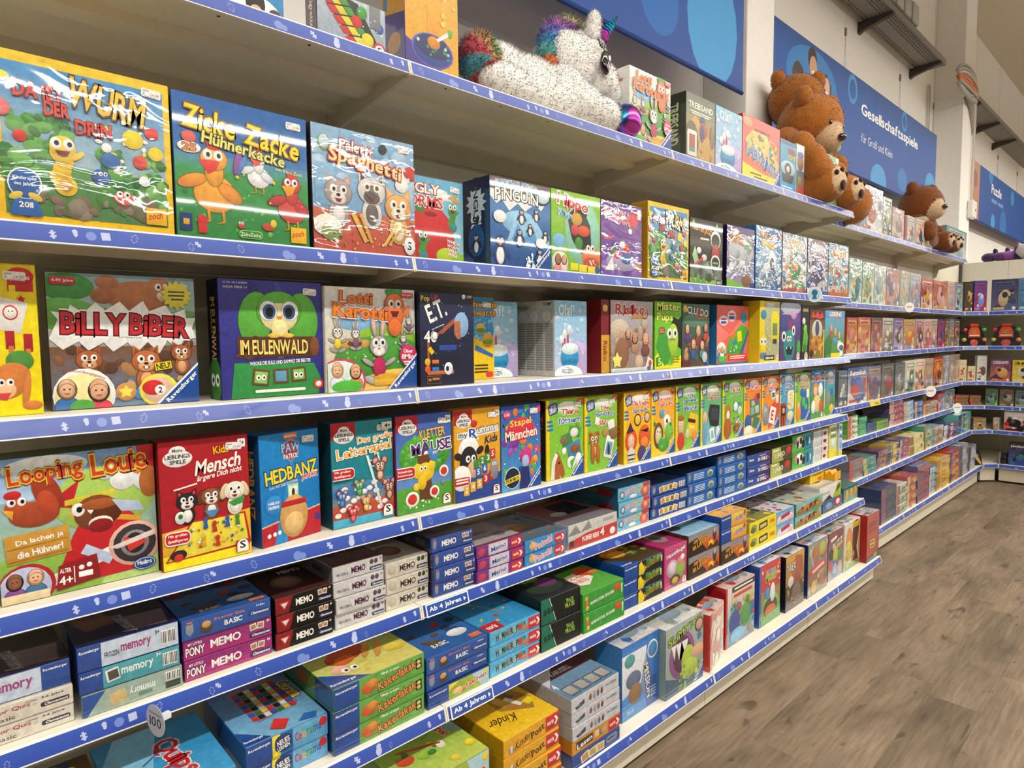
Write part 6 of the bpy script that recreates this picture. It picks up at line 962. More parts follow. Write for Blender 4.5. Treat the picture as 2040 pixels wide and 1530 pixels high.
# key: (label, print finish, body colour, side print, price sticker)
NB = {
 'soccer': ('orange and blue box with a football, first on the top shelf', 1, '#d87a18', ('#e8a040', '', W_), 0),
 'dice': ('box showing red, yellow and green number fields and dice, on the top shelf', 1, '#2a2a4a', ('#3a2040', 'Ligretto', W_), 0),
 'marble': ('tall yellow and purple box with an erupting tube, left of the unicorn', 2, '#3a2f90', ('#e0a428', '', W_), 0),
 'lotti2': ('white rabbit-race box on the top shelf behind the unicorn hoof', 1, '#e6e4de', ('#e8e6e0', 'Lotti', '#c87a2a'), 0),
 'treib': ('olive box about an underground sand adventure on the top shelf', 1, '#3a4028', ('#2c3220', 'TREIBSAND', '#c8d0a8'), 0),
 'olaf0': ('pale blue snow-theme box with a barrel on the top shelf', 1, '#8ab8d8', None, 0),
 'laby': ('red and yellow maze box on the top shelf left of the bears', 1, '#c84a40', None, 0),
 'pirat': ('small blue pirate box leaning by the bear on the top shelf', 1, '#2a7aa0', None, 0),
 'fish': ('slim white-edged box between the pirate box and the bear', 1, '#dfe6ea', None, 0),
 'spiele': ('green box mostly hidden behind the foot of the brown bear', 1, '#6aa88a', None, 0),
 'wurm': ('large yellow-framed worm game box in film, far left of second shelf', 2, '#e6bc18', ('#d8b018', '', W_), 1),
 'zicke': ('blue and green box with three cartoon hens and yellow lettering', 1, '#2a5a8a', ('#1a3a2a', '', W_), 1),
 'paletti': ('light blue box with three cats and a plate of spaghetti', 2, '#4a3a3a', ('#3a2420', '', W_), 1),
 'worms': ('sky blue box with a big red apple and green worms, set back', 1, '#7ab8d0', None, 1),
 'pinguin': ('deep blue box with penguins on an iceberg', 1, '#16244a', ('#14244c', 'PINGUIN', W_), 0),
 'hippo': ('lime green box with a die-cut window and an orange hippo', 1, '#7ab828', None, 0),
 'wakka': ('purple box in crinkled film beside the lime hippo box', 2, '#5a3a84', None, 0),
 'wurm2': ('smaller-looking yellow-framed worm game box in the middle of second shelf', 2, '#d8ac14', ('#c89a1c', '', W_), 0),
 'geist': ('black ghost-hunt box with green slime and orange title', 1, '#0e100e', None, 0),
 'pilot': ('violet ghost box with orange title beside the black ghost-hunt box', 2, '#3a2a5a', ('#241a3a', '', W_), 0),
 'blaumon': ('blue monster box in crinkled film on the second shelf', 3, '#2a7ab8', ('#2a7ab8', '', W_), 0),
 'wrap1': ('silvery film-wrapped box with a red base stripe on second shelf', 3, '#8a8a90', None, 0),
 'wrap2': ('silvery film-wrapped box with violet picture on second shelf', 3, '#6a5a78', None, 0),
 'wrap3': ('silvery film-wrapped box with orange picture, last of the deep second shelf', 3, '#5a8a9a', None, 0),
 'affe': ('bright yellow box with an upside-down monkey, cut by the left edge', 0, '#e2cc10', None, 1),
 'billy': ('beaver game box with a big red title on a white splash', 1, '#4a3a2c', ('#1c1a1a', '', W_), 1),
 'eule': ('dark blue box with a large green owl', 0, '#1e1e50', ('#141438', 'IM EULENWALD', '#d8b050'), 1),
 'lotti': ('white box with grey rabbits and a laughing carrot, third shelf', 1, '#e8e6e0', None, 1),
 'et': ('black-blue box with a barrel and orange frame, third shelf', 0, '#161a30', ('#12142a', '', W_), 0),
 'schwarte': ('blue and yellow burger game box, set back on third shelf', 0, '#e0b818', None, 1),
 'olafa': ('pale blue snow-theme box set back, left of its grey-sided twin', 0, '#9ac0dc', None, 0),
 'olafb': ('pale blue snow-theme box turned to show its grey printed side', 0, '#c8c8c8', 'olafside', 0),
 'risiko': ('brownish adventure strategy box for juniors with a star badge', 0, '#6a1c20', ('#7a1a20', 'Risiko', '#c8a040'), 0),
 'pups': ('green and yellow box with a die-cut window, beside the brownish box', 0, '#6ab024', None, 0),
 'cluedo': ('dark green detective box with a crowd of faces', 0, '#3a4a44', None, 0),
 'coral': ('wide coral red box with a green plastic game picture', 0, '#2a6aa0', ('#2f74b0', '', W_), 0),
 'minion': ('yellow electronic-game box on the third shelf', 0, '#d8bc1a', ('#d8bc1a', '', W_), 0),
 'monster': ('violet box with a teal one-toothed monster', 0, '#3a3060', None, 0),
 'alien': ('narrow dark box with a green creature', 0, '#201c28', None, 0),
 'kakel': ('brown and gold fantasy box with a yellow edge', 0, '#5a4030', None, 0),
 'leben': ('blue-sky family game box, last of the deep third shelf', 0, '#5a9ac0', None, 0),
 'louie': ('large box with a red toy aeroplane and brown hens, fourth shelf', 0, '#3a4a28', ('#2a3420', '', W_), 0),
 'mensch': ('red and yellow box with three cartoon pets', 0, '#8a1820', ('#6a1218', '', W_), 1),
 'hedbanz': ('bright blue box with a yellow title and red base', 0, '#145a94', ('#134a80', 'HEDBANZ', '#e8b82a'), 1),
 'leiter': ('teal box with mice climbing a ladder', 0, '#14505c', ('#0f4450', '', W_), 1),
 'klett': ('blue and green box with a tree and yellow mouse', 0, '#2a4a90', ('#8a1c24', '', W_), 1),
 'rummy': ('orange box with a black-faced sheep and number tiles', 0, '#b8841c', None, 1),
 'stapel': ('blue box crowded with colourful little creatures', 0, '#2a4a90', None, 1),
 'tiere': ('green and yellow learning box with a horse', 0, '#d8bc1a', ('#2a2a10', 'Tiere', '#d83a30'), 1),
 'baer': ('green learning box with a dancing brown bear', 0, '#c8b41c', None, 1),
 'hexe': ('orange learning box with a red-haired witch', 0, '#c89a18', ('#c0901a', 'Sprech-Hexe', '#a82a20'), 1),
 'zoo': ('orange learning box with monkeys and panda', 0, '#c89a18', None, 0),
 'kauf': ('green learning box with a toy cash register', 0, '#8aa828', None, 0),
 'koerp': ('green learning box with a dark x-ray picture', 0, '#5a9a3a', None, 0),
 'natur': ('green learning box with a fox', 0, '#8aa828', None, 0),
 'differ': ('orange learning box with pale picture tiles', 0, '#c8741c', None, 0),
 'elefant': ('orange learning box with a grey elephant and a letter card', 0, '#c8741c', None, 0),
 'logik': ('light blue learning box with a pirate', 0, '#3a86b0', None, 0),
 'welt': ('green learning box with a blue globe', 0, '#8aa828', None, 0),
 'kniff': ('blue box with cartoon dogs and a red and white title', 0, '#2a6ab0', None, 0),
 'zahl': ('blue learning box with grey animal, last on the fourth shelf', 0, '#3a86b0', None, 0),
 'u4': ('tall blue and white rescue-mission box on the bottom shelf', 1, '#1f5fae', ('#3a86c8', '', W_), 0),
 'u5': ('grey-green box with a purple slimy monster mouth', 1, '#7a8a84', ('#8a9a94', '', W_), 0),
 'u6': ('red and white box standing askew on the bottom shelf', 1, '#c83a2c', ('#c8382c', '', W_), 0),
 'u7': ('white box with a red edge and crowded green picture, bottom shelf', 1, '#c82a2c', ('#b8202a', '', W_), 0),
 'u8': ('red box with a big green cauldron and blue side', 1, '#1f56a8', ('#1f56a8', '', W_), 0),
 'u9': ('black and orange dinosaur box on the bottom shelf', 1, '#1c1410', ('#140f0c', '', W_), 0),
 'u10': ('silver-filmed brownish box with blue side, bottom shelf', 3, '#2a3a6a', ('#24386a', '', W_), 0),
 'u11': ('dark red and grey box with round creatures, bottom shelf', 1, '#5a2a34', None, 0),
 'u12': ('white box with a curved dark window and yellow rim', 1, '#dcd8cc', None, 0),
 'u13': ('plain red box, last on the near bottom shelf', 1, '#a0241e', None, 0)}
R0 = random.Random(11)
def top_of(cols, seed):
    return [('bg', cols[0], cols[1]), ('sc', 16, 8, 8, 92, 92, 4, 12, cols, seed), ('e', 50, 50, 24, 24, cols[-1])]
GROUPS = {0: 'boxes on the top shelf', 1: 'upright boxes on the second shelf', 2: 'upright boxes on the third shelf', 3: 'upright boxes on the fourth shelf', 6: 'upright boxes on the bottom shelf'}
PALS = {}
for key, row, X, y0, y1, z, h, d, n in NEAR:
    if key not in NB: continue
    lab, mat, body, side, st = NB[key]; w = y1-y0; rz = 0; Y = y0
    if key in ROTS:
        xa, ya, xb_, yb_ = ROTS[key]; rz = -math.atan2(xb_-xa, yb_-ya); w = min(w, math.hypot(xb_-xa, yb_-ya)) if key != 'u6' else .2; X, Y = xa, ya
        if key == 'hedbanz': X, Y = -.035, .583; rz = .2; w = .172
        if key == 'u6': X, Y, rz, w = .196, 2.262, .23, .19
    sd = None
    if side == 'olafside':
        sd = [('bg','#c4c4c2','#cfcfcc'),('t','FROZEN',20,92,28,5,'#5a5a5a'),('t','TOMY',84,96,22,4,K_)]+[('e',18+32*i,80,13,None,'#a8b8c4') for i in range(3)]+[('e',18+32*i,80,11,None,'#d4d8da') for i in range(3)]+[('r',6+24*i,8+j*3.2,26+24*i,9.4+j*3.2,'#8a8a8a') for i in range(4) for j in range(20)]
    elif side:
        sd = spine(side[0], side[1], side[2], d, h, extra=()) if side[1] else [('bg', side[0])]
        if key == 'pinguin': sd += [('star',50,72,40,26,12,'#d8e4f0'),('t','PINGUIN',50,70,130,8,'#16244a',None,-90),('e',50,30,30,18,'#2a5a9a'),('an','peng',50,30,16,'#22304a'),('P',[(0,0),(0,22),(60,0)],'#1a4a9a')]
        if key == 'risiko': sd = [('bg','#7a1a20'),('r',0,0,100,52,'#c89a30'),('t','Risiko',50,30,160,8,'#8a1a20',None,-90),('rr',20,84,80,93,'#e0c060')]
        if key == 'marble': sd = [('bg','#e0a428','#d89a20'),('P',[(0,0),(0,58),(100,50),(100,0)],'#34298a'),('r',12,60,30,84,'#2f86c0',None,-6),('e',56,26,28,10,'#c88a1c')]
        if key == 'eule': sd += [('e',50,16,60,18,'#3f8a3c'),('ey',50,16,18)]
    front = A[key]
    for r in ([0, 1] if key == 'risiko' else [0]):
        xx, yy = X, Y
        if r: xx, yy, lab = X-.004, Y-.052, 'second brownish strategy box, of which only the red spine shows'
        if r: game_box(xx, yy, z, .05, h, .26, lab, [('bg','#7a1a20'),('r',0,0,100,52,'#c89a30'),('t','Risiko',50,30,160,8,'#8a1a20',None,-90),('rr',20,84,80,93,'#e0c060')], mat, body, [('bg','#7a1a20')], rz=0, group=GROUPS[row])
        else:
            tp = None
            if row in (5, 6): tp = top_of([c for c in (body, '#d8d4cc', '#b84a3a', '#8aa0b0')], len(key))
            game_box(xx, yy, z, w, h, d, lab, front, mat, body, sd, tp, rz, GROUPS.get(row), bool(st), seed=len(lab))
# ------------------------------------------------------------------ flat boxes in stacks
def bars(x0, y0, x1, y1, c='#2a2a2a'):
    out = [('r', x0, y0, x1, y1, '#f0f0ee')]; n = 9
    return out+[('r', x0+(x1-x0)*(i+.2)/n, y0+4, x0+(x1-x0)*(i+.2+(.55 if i % 3 else .3))/n, y1-4, c) for i in range(n)]
CLEM = lambda x=86, y=26, c='#1c2a5a': [('rr', x-13, y-13, x+13, y+13, c), ('t', 'Clementoni', x+1, y, 21, 14, W_, None, 0, .2)]
def memo(bg, bg2, tc, x=52, w=28, logo=None, cards=True, o=None, age='4+'):
    a = [('bg', bg, bg2)]+(logo or [])+[('t', 'MEMO', x, 50, w, 42, tc, o)]
    if cards: a += [('r', 74, 52, 82, 88, '#e8e0d4', None, 8), ('r', 75, 58, 81, 82, '#a8805a', None, 8), ('r', 83, 52, 91, 88, '#e8e0d4', None, -6), ('r', 84, 58, 90, 82, '#a8805a', None, -6)]
    return a+CLEM()+[('t', age, 96, 84, 4, 16, tc)]
nor = lambda x=84: [('r', x-12, 8, x+13, 92, '#c8202a'), ('P', [(x-9,22),(x+4,22),(x+10,50),(x+4,78),(x-9,78)], '#c8202a'), ('t','noris',x-3,52,12,26,W_), ('P',[(x+4,24),(x+8,24),(x+12,50),(x+8,76),(x+4,76),(x+8,50)],W_)]
ravl = lambda f=22: [('r',0,0,f,100,'#164a9c','#123f88'),('t','Ravensburger',f*.5,78,f*.86,15,W_,None,2,.1)]
PAWL = [('P',[(4,78),(12,78),(12,36),(8,18),(4,36)],'#8a8f9c'),('r',5,82,11,92,'#d86a5a')]
S_mem = [('bg','#cfdbe8','#bccbe0'),('r',74,0,100,100,'#1a4a9a'),('t','Ravensburger',87,80,22,13,W_),('t','memory',46,48,40,40,'#a03a84')]
S_elek = [('bg','#d8d2c6','#cfc8bb'),('t','Elektor Quiz',40,68,44,24,'#a84a44',None,0,.1),('t','Basic',40,26,17,22,'#5a5450'),('r',58,80,68,84,'#6a645c'),('t','3-6 Jahre',82,82,20,15,'#5a5450')]+CLEM(84,42,'#2c2440')
S_fm = ravl()+[('r',22,0,100,100,'#c9d6e4','#bccce0'),('t','FROZEN',32,44,14,22,'#3a4a5a'),('t','memory',56,48,30,40,'#a02a78'),('t','3+',78,80,5,18,'#3a4a5a')]+bars(82,18,97,78)
S_tm = ravl()+[('r',22,0,100,100,'#4fa6b0','#3f97a4'),('r',25,24,38,84,'#e0e4e2',None,8),('r',27,32,37,76,'#4a4a3c',None,8),('t','memory',56,50,32,40,'#eaf4f2'),('t','3+',78,84,5,16,W_)]+bars(82,16,98,80)
S_gm = [('bg','#9cb0a4','#93a89c'),('P',[(0,0),(0,100),(22,100),(4,0)],'#164a9c'),('r',26,18,42,80,'#c8b07a',None,10),('t','memory',58,62,26,34,'#e6ece8',None,180),('r',54,20,68,38,'#5a8a6a')]+bars(82,46,98,92)+[('r',82,10,98,42,'#2a3a2c')]
S_pb = [('bg','#1f55a8','#1a4894')]+PAWL+[('e',26,42,7,30,'#4a3a2c'),('e',26,58,5,18,'#c89a5a'),('t','E-Lector Quiz',52,72,34,16,'#d87a6a'),('t','BASIC',56,38,20,26,W_)]+[('t','3-6 Jahre',88,80,10,12,W_)]+CLEM(86,44,'#1a3a80')
S_pony = [('bg','#8a1f74','#a8206e'),('t','PONY',12,40,20,44,W_,'#2a1430'),('t','MY LITTLE',12,78,15,13,W_)]+memo('#8a1f74','#a8206e',W_,46,34)[1:]
S_cars = memo('#17120f','#100c0a',W_,50,30,[('P',[(0,0),(0,100),(30,100),(22,0)],'#8a1c20'),('P',[(6,70),(24,74),(15,20)],'#b83a34'),('P',[(9,64),(21,66),(15,32)],'#d8d0cc')])
S_f2 = memo('#cfcdcc','#c3c1c2','#4a1f3c',50,28,[('t','FROZEN II',18,40,22,18,'#5a5a64')],False)+[('e',77,74,4,18,'#5a4a58'),('e',86,74,4,18,'#5a4a58')]
S_be = [('bg','#d4cdc0','#c9c1b2'),('e',14,52,9,34,'#c0b5a4'),('r',30,22,70,82,'#8a8074'),('r',30.6,24,69.4,80,'#d6cfc2')]+memo('#d4cdc0','#c9c1b2','#3a3028',50,36,None,False)[1:]+[('e',78,78,4,17,'#3a4a34'),('e',88,78,4,17,'#3a4a34')]
S_pm = memo('#1b4aa0','#173f8e',W_,42,34,PAWL)
S_nm = [('bg','#7a2a86','#6c247a'),('e',10,50,8,34,'#b83a5a'),('r',24,0,66,100,'#d8ccd8','#c8bccc'),('r',24,0,26,100,'#b8a0bc'),('t','Memo',46,52,32,44,'#2a4a9a','#e8f0f8',6)]+nor(84)
S_pa = [('bg','#2a8fd0','#2580c2'),('e',18,50,8,34,'#d8b06a'),('e',16,76,3,18,'#d8b06a'),('t','Patsch!',44,52,42,50,'#e86a7a','#e8f4fa',10)]+nor(84)
S_4r = [('bg','#cfcdc8','#c2c0bc'),('P',[(0,0),(0,30),(36,50),(100,58),(100,0)],'#c2242c'),('P',[(0,60),(14,96),(24,60),(40,100),(46,66),(0,56)],'#8a8a88'),('t','4',68,34,8,34,W_),('t','IN EINER REIHE',44,28,34,20,W_,None,0,0),('r',70,76,92,92,'#a8a8a4'),('e',90,24,6,16,W_),('r',2,8,10,34,'#2a2a2a')]
S_wo = [('bg','#6ab8dc','#58aad2'),('t','WO BIN',34,60,34,28,'#d84a44',W_,8),('t','ICH?',64,66,24,36,'#4a9a3a',W_,8),('e',12,44,7,28,'#3a3a40'),('e',12,44,5,20,'#a8d4e4'),('e',84,34,14,40,'#d8503c'),('e',84,40,6,22,'#e8a08a'),('e',46,20,12,14,'#e8f0f4')]+[('r',78,70,99,98,'#c8202a')]
S_cd = [('bg','#1c4f9c','#163f84')]+PAWL+[q for i, c in enumerate(('#c88a4a','#b8a03a','#8a6a3a','#d0a860')) for q in (('r',22+i*13,20,35+i*13,80,'#e8dcc4',None,10-i*8),('r',24+i*13,27,33+i*13,73,c,None,10-i*8))]+bars(78,24,97,80)
S_pw = [('bg','#1f66b4','#1a589e')]+PAWL+[('r',22,y,58,y+7,'#cfe0f0') for y in (22,38,54,70)]+[('e',80,52,11,34,'#b0b8b0'),('e',80,46,7,22,'#6a7a5a')]
S_50 = [('bg','#1d4f9e','#28408e'),('P',[(55,0),(48,50),(56,100),(100,100),(100,0)],'#3a2f72'),('t','Disney',18,52,20,30,W_,None,0,.2),('t','50 SPIELE',66,42,42,34,W_,'#2a2a6a'),('r',52,72,80,84,'#b8a8d8'),('r',90,30,98,50,'#c83a4a')]
S_tu = [('bg','#3a3a1c','#4a4420'),('P',[(0,0),(0,100),(40,100),(56,0)],'#a8b45a'),('t','TURBO',36,46,50,34,'#f2eecc','#3a3a14',4),('e',82,64,14,30,'#b8342c'),('e',70,34,10,20,'#5a4a34'),('r',6,78,30,88,'#e8e8d0')]
S_pd = [('bg','#4a9a3c','#5aae48'),('r',60,0,100,100,'#2a86a8'),('e',34,56,20,36,'#e8ece4'),('e',26,44,6,22,'#16161a'),('e',42,62,6,22,'#16161a'),('e',54,40,8,26,'#16161a'),('e',16,62,8,16,'#c88a6a'),('r',70,20,78,80,'#1a4a5a'),('r',84,30,90,70,'#cfe8ec')]
S_wh = [('bg','#e4e2dc','#d8d6d2'),('r',6,12,52,88,'#c4c8d0'),('r',54,8,58,92,'#5a4a4a'),('e',76,50,12,28,'#a83a44'),('e',76,46,6,16,'#5a1a24'),('r',88,60,96,70,'#b8b4b0')]
S_yw = [('bg','#e8e4d0','#d8cc50'),('r',0,0,100,22,'#e4d02a'),('r',10,60,90,92,'#7aa048'),('r',16,72,80,80,W_),('e',50,42,30,14,'#cfe4d8')]
S_bw = [('bg','#d8e4ec','#b8ccd8'),('r',0,0,100,14,'#e4d02a'),('r',10,56,90,94,'#4a8ac0'),('r',20,68,78,80,W_),('e',50,36,34,16,'#8ab0cc')]
T_q = [('bg','#2f96cc','#3f9ed4'),('P',[(20,100),(60,100),(40,40),(30,0),(0,0),(0,60)],'#8accec'),('t','Quips',60,44,72,22,'#c8202a','#e8d8d8',-80),('r',50,40,52,78,'#2a6a98',None,-50)]
S_q = [('bg','#3fa0d8','#2f8ec8'),('r',80,40,98,90,'#c8242c'),('t','3-6',89,66,12,30,W_)]
S_col = ravl(30)+[('r',30,0,40,100,'#e8d024'),('rr',33,14,54,92,'#16346a'),('t','NEUES',43.5,60,15,24,W_,None,10),('t','LERNEN',43.5,34,15,18,W_,None,10),('r',55,0,100,100,'#6ab4dc','#4f9cd0')]+[('t','Co',62,52,8,40,'#c8242c',None,6),('t','lo',69.5,54,5,40,'#d8a82a',None,6),('t','ra',76.5,54,7,30,'#4a9a3a',None,6),('t','ma',86,56,10,28,'#2a5aa8',None,6)]+[('e',94,74,5,22,'#c8242c')]
T_col = [('bg','#5a7ab8','#7ab8dc'),('P',[(20,90),(80,96),(86,34),(30,26)],'#8a7a9a')]+[('r',26+8*i,30+8*j,33+8*i,37+8*j,['#c8302c','#e0c040','#2f6a3c','#2f56a0','#e4e0d0','#1a1a1a'][(i*5+j*3) % 6]) for i in range(7) for j in range(7)]+[('P',[(0,0),(30,0),(0,24)],'#124a9c'),('t','Ravensburger',12,5,22,4,W_),('P',[(34,10),(46,22),(60,14),(48,2)],'#d8302c'),('P',[(66,4),(78,12),(92,8),(86,0)],'#2a6ac0'),('t','Colorama',90,60,50,12,'#e8c83a','#2a4a7a',-86)]
S_kak = ravl(26)+[('r',26,0,100,100,'#6aae4c','#579a3e'),('e',36,44,8,30,'#c8602c'),('e',40,60,6,20,'#d88a3a'),('t','Mein erstes',60,84,20,11,W_),('t','Kakerlakak',68,48,44,40,'#e8904a','#5a1f10',10),('r',90,30,97,82,'#1a1a14'),('e',93.5,66,2.4,10,'#d8c070'),('e',93.5,44,2.4,10,'#d8c070')]
T_kak = [('bg','#a8c070','#d8cc6a'),('P',[(0,0),(40,0),(0,30)],'#124a9c'),('t','Ravensburger',14,6,26,5,W_),('e',40,50,24,14,'#c84a24',20),('e',34,40,12,8,'#d86a2c',20),('e',22,26,9,8,'#e8b0a0'),('ey',30,22,4),('e',60,44,4,16,'#d8a04a',-30),('e',72,40,4,18,'#d8a04a',-30),('e',80,70,14,10,'#6a9a4a'),('e',86,30,12,8,'#e0c84a'),('t','kak',70,76,36,16,'#d8742c','#4a1a0c',-10)]
S_apf = ravl(32)+[('r',32,0,100,100,'#a8b83a','#8aa434'),('P',[(32,0),(32,60),(50,100),(32,100)],'#e0d040'),('P',[(70,100),(100,100),(100,0),(86,0)],'#a8ccd8'),('t','Äpfelchen',70,48,50,44,'#c83a24','#f4e8d8',8),('e',46,40,8,20,'#e8c080'),('e',95,86,4,12,'#e8d02a')]
T_paw = [('bg','#3a7ac0','#2a5aa0'),('sc',14,10,20,90,90,5,12,['#5a4a3c','#8a6a4a','#2a3a6a','#b83a34','#4a86c8'],4),('e',74,26,16,8,'#e4e8ec'),('t','BASIC',36,16,24,7,W_),('r',78,4,96,12,'#e8743a')]
S_ham = [('bg','#5ab4dc','#46a4d2')]+[('t',ch,14+i*5.6,48+1.2*i,4.6,44,c,None,6) for i, (ch, c) in enumerate(zip('HÄMMERSPIEL',('#2a2a2a','#d8c03a','#2a2a2a','#3a8a3a','#c83a2c','#2a2a2a','#d8c03a','#2a2a2a','#c83a2c','#3a8a3a','#2a2a2a')))]+[('e',70,36,8,22,'#b87a6a')]+nor(88)
T_ham = [('bg','#2f8ec4','#3a9ad0'),('sc',26,10,14,90,86,2,5,['#c83a30','#4a9a4a','#e8c83a','#2a6ab0'],4,.4),('r',44,30,47,84,'#c89a5a',None,24),('r',50,78,92,96,'#2a4a3a'),('P',[(0,0),(30,0),(30,18),(0,18)],'#c8202a'),('t','noris',14,9,18,8,W_)]
S_trk = [('bg','#16181a','#101214'),('P',[(0,0),(0,100),(20,100),(36,0)],'#1f6a52'),('P',[(20,100),(36,0),(37.2,0),(21.2,100)],'#d8e0da'),('t','TRACK',72,62,20,16,'#9ac04a'),('t','PIRATES',72,42,24,18,'#9ac04a'),('r',6,36,13,60,'#123a30'),('r',15,38,22,62,'#123a30'),('r',24,40,30,64,'#123a30')]
T_trk = [('bg','#101214','#1a1e20'),('e',50,30,40,20,'#2a3a30'),('e',66,44,24,16,'#6a3a6a'),('e',48,66,26,10,'#7aa83a'),('sc',10,20,50,84,84,3,7,['#4a7a3a','#2a2e30','#5a3a5a'],4)]
S_nur = [('bg','#3f9a3a','#368e34'),('t','NUR EIN PLÄTZCHEN... FERTIG? ESSEN!',46,48,58,18,W_,None,4),('e',84,70,8,20,'#d84a2a'),('e',8,72,3.5,13,'#d8a03a'),('e',9,46,3.5,13,'#d86a3a'),('e',10,22,3.5,13,'#d8b04a'),('r',94,30,97,80,'#cfe8c8')]
T_nur = [('bg','#4a9a3c','#5aa844'),('P',[(8,30),(30,62),(66,66),(70,36),(40,18)],'#f0ece0'),('t','FERTIG',42,50,34,10,'#c84a2a',None,180),('t','ESSEN!',40,36,30,10,'#c84a2a',None,180),('e',74,60,20,16,'#d8502a'),('e',86,50,9,7,'#e07a3a'),('r',0,80,100,100,'#2a3a1c')]
S_pok = ravl(34)+[('r',34,0,100,100,'#15181c','#101214'),('P',[(36,0),(36,80),(42,100),(48,60),(56,40),(48,0)],'#e0c81e'),('t','LABYRINTH',70,56,38,36,'#3a3a14','#d8b02a',8,0,'b',6),('sc',20,54,70,92,96,2,5,['#5a8a3a','#7aa03a','#3a6a2c'],4),('r',94,40,98,90,'#c8c8a0')]
T_pok = [('bg','#2a2418','#4a3a20'),('P',[(0,0),(40,0),(0,34)],'#124a9c'),('t','Ravensburger',14,6,24,5,W_),('e',44,52,34,20,'#d8802a'),('e',36,46,18,12,'#e8b03a'),('sc',20,50,30,94,80,3,7,['#4a7a3a','#3a5a2a','#8a9a3a','#c8602a'],5)]
S_hex = [('bg','#c8347c','#b82a6e'),('t','Hexenkugel',50,82,82,13,W_,'#7a1a4a',8),('e',34,46,26,22,'#b89ab0'),('e',34,48,17,15,'#d8c8d4'),('e',70,40,22,22,'#8aae4a'),('e',70,58,14,10,'#d88a7a'),('e',46,16,24,14,'#3a2a24'),('e',46,16,14,8,'#c8a03a'),('sch',88,10,9),('e',80,66,9,7,W_)]
T_hex = [('bg','#c02f74','#b02a68'),('e',54,50,26,26,'#a89a9c'),('e',54,54,16,16,'#5a6a5a'),('r',80,76,96,92,W_)]
S_lava = [('bg','#7a8a98','#d8762a'),('r',0,0,100,60,'#d86a1c','#a83c14'),('P',[(0,0),(0,70),(26,80),(44,40),(60,0)],'#2a1a10'),('t','DER BODEN',36,70,40,15,'#e8a83a','#2a1408',8),('t','ist LAVA!',36,46,46,24,'#e8a83a','#2a1408',8),('e',84,62,6,30,'#2a3a5a'),('e',84,82,4,13,'#c89a7a'),('e',72,26,9,16,'#e8b02a'),('P',[(60,0),(70,30),(80,10),(92,36),(100,0)],'#4a2a14')]
T_lava = [('bg','#6a98bc','#8ab0cc'),('r',30,30,100,80,'#7aa8c8'),('t','FLOOR',66,70,44,12,W_),('t','LAVA',66,50,40,12,W_),('e',20,40,14,10,'#4a4a4a'),('r',0,0,100,8,'#9ac0d8')]
S_lab = ravl(38)+[('r',38,0,100,100,'#e8c83a','#e08a2a'),('t','LABYRINTH',72,52,44,34,'#3a4a9a','#f0e0d0',4),('e',92,80,5,18,'#c83a2c')]
S_yel = [('bg','#e8d41e','#dcc616'),('rr',6,20,26,80,'#8a9a4a'),('r',34,22,66,76,'#2a2a24',None,4),('r',38,32,62,62,'#c8c070',None,4),('t','HABA',84,56,18,30,'#c8402a'),('e',12,40,8,22,'#4a6a3a')]
T_yel = [('bg','#5a5a3a','#8a8a4a'),('sc',18,8,8,92,92,4,10,['#3a5a3a','#8a6a3a','#d8c43a','#2a3a4a'],5)]
S_lb = [('bg','#5aa0cc','#b8d4e4'),('e',50,30,46,40,'#e4d4dc'),('r',24,34,76,70,'#c83a4a',None,6),('r',28,46,72,56,'#3a4a8a',None,6),('e',80,20,14,20,'#e8a8b8')]
T_lb = [('bg','#b8a8b8','#d0c8cc'),('sc',20,6,6,94,94,4,10,['#a83a4a','#e8e0e4','#4a6aa0','#8a5a7a'],4)]
S_dog = [('bg','#7ab0c4','#8ac080'),('r',0,0,100,30,'#6a9a4a'),('e',36,36,22,30,'#b0703a'),('e',62,44,18,28,'#9a5c30'),('e',84,40,12,26,'#b87a44'),('e',14,30,12,22,'#a0683a'),('e',78,80,10,16,'#5a9a44'),('sc',12,10,20,90,70,2,4,['#5a3418','#e0b48a','#2a1a10'],5)]
T_dog = [('bg','#6a7a7a','#b0b8b0'),('sc',22,6,6,94,80,4,10,['#8a6a4a','#5a6a7a','#c8b890','#7a4a3a'],4)]
S_lime = [('bg','#e0dfda','#cfcec8'),('P',[(60,0),(84,100),(100,100),(100,0)],'#a8b83a'),('P',[(16,0),(44,34),(60,0)],'#2a2c28'),('r',10,46,46,62,'#b0b0aa'),('P',[(74,30),(96,60),(96,90),(82,80)],'#4a5020')]
T_lime = [('bg','#8a8478','#b8b0a0'),('r',10,10,90,60,'#d8d0c0'),('e',50,40,26,16,'#7a4a34'),('P',[(0,60),(40,100),(0,100)],'#5a5a50')]
S_blr = [('bg','#3a5a8a','#4a6a90'),('e',76,56,18,42,'#b82a34'),('e',76,58,10,24,'#e8d8dc'),('e',30,50,16,30,'#7a98b8'),('r',0,0,60,14,'#5a4a3a')]
S_teal = [('bg','#3f8a8a','#5aa09a'),('e',24,46,11,34,'#d89a3a'),('e',54,50,11,34,'#d89a3a'),('e',82,52,11,34,'#c88a34'),('r',0,88,100,100,'#2a4a44')]
S_ylw = [('bg','#e8c81c','#dcb818'),('e',70,30,16,22,'#c86a2a'),('r',20,70,80,82,'#a86a14')]
S_kin = [('bg','#e2a81c','#d89a14'),('t','Kinder',34,46,28,44,'#2a1c0c',None,12,.35,'n'),('t','Post',60,48,24,38,K_,None,12),('r',8,14,18,40,'#8a8278'),('r',11,10,15,50,'#d8d0c0')]+nor(87)
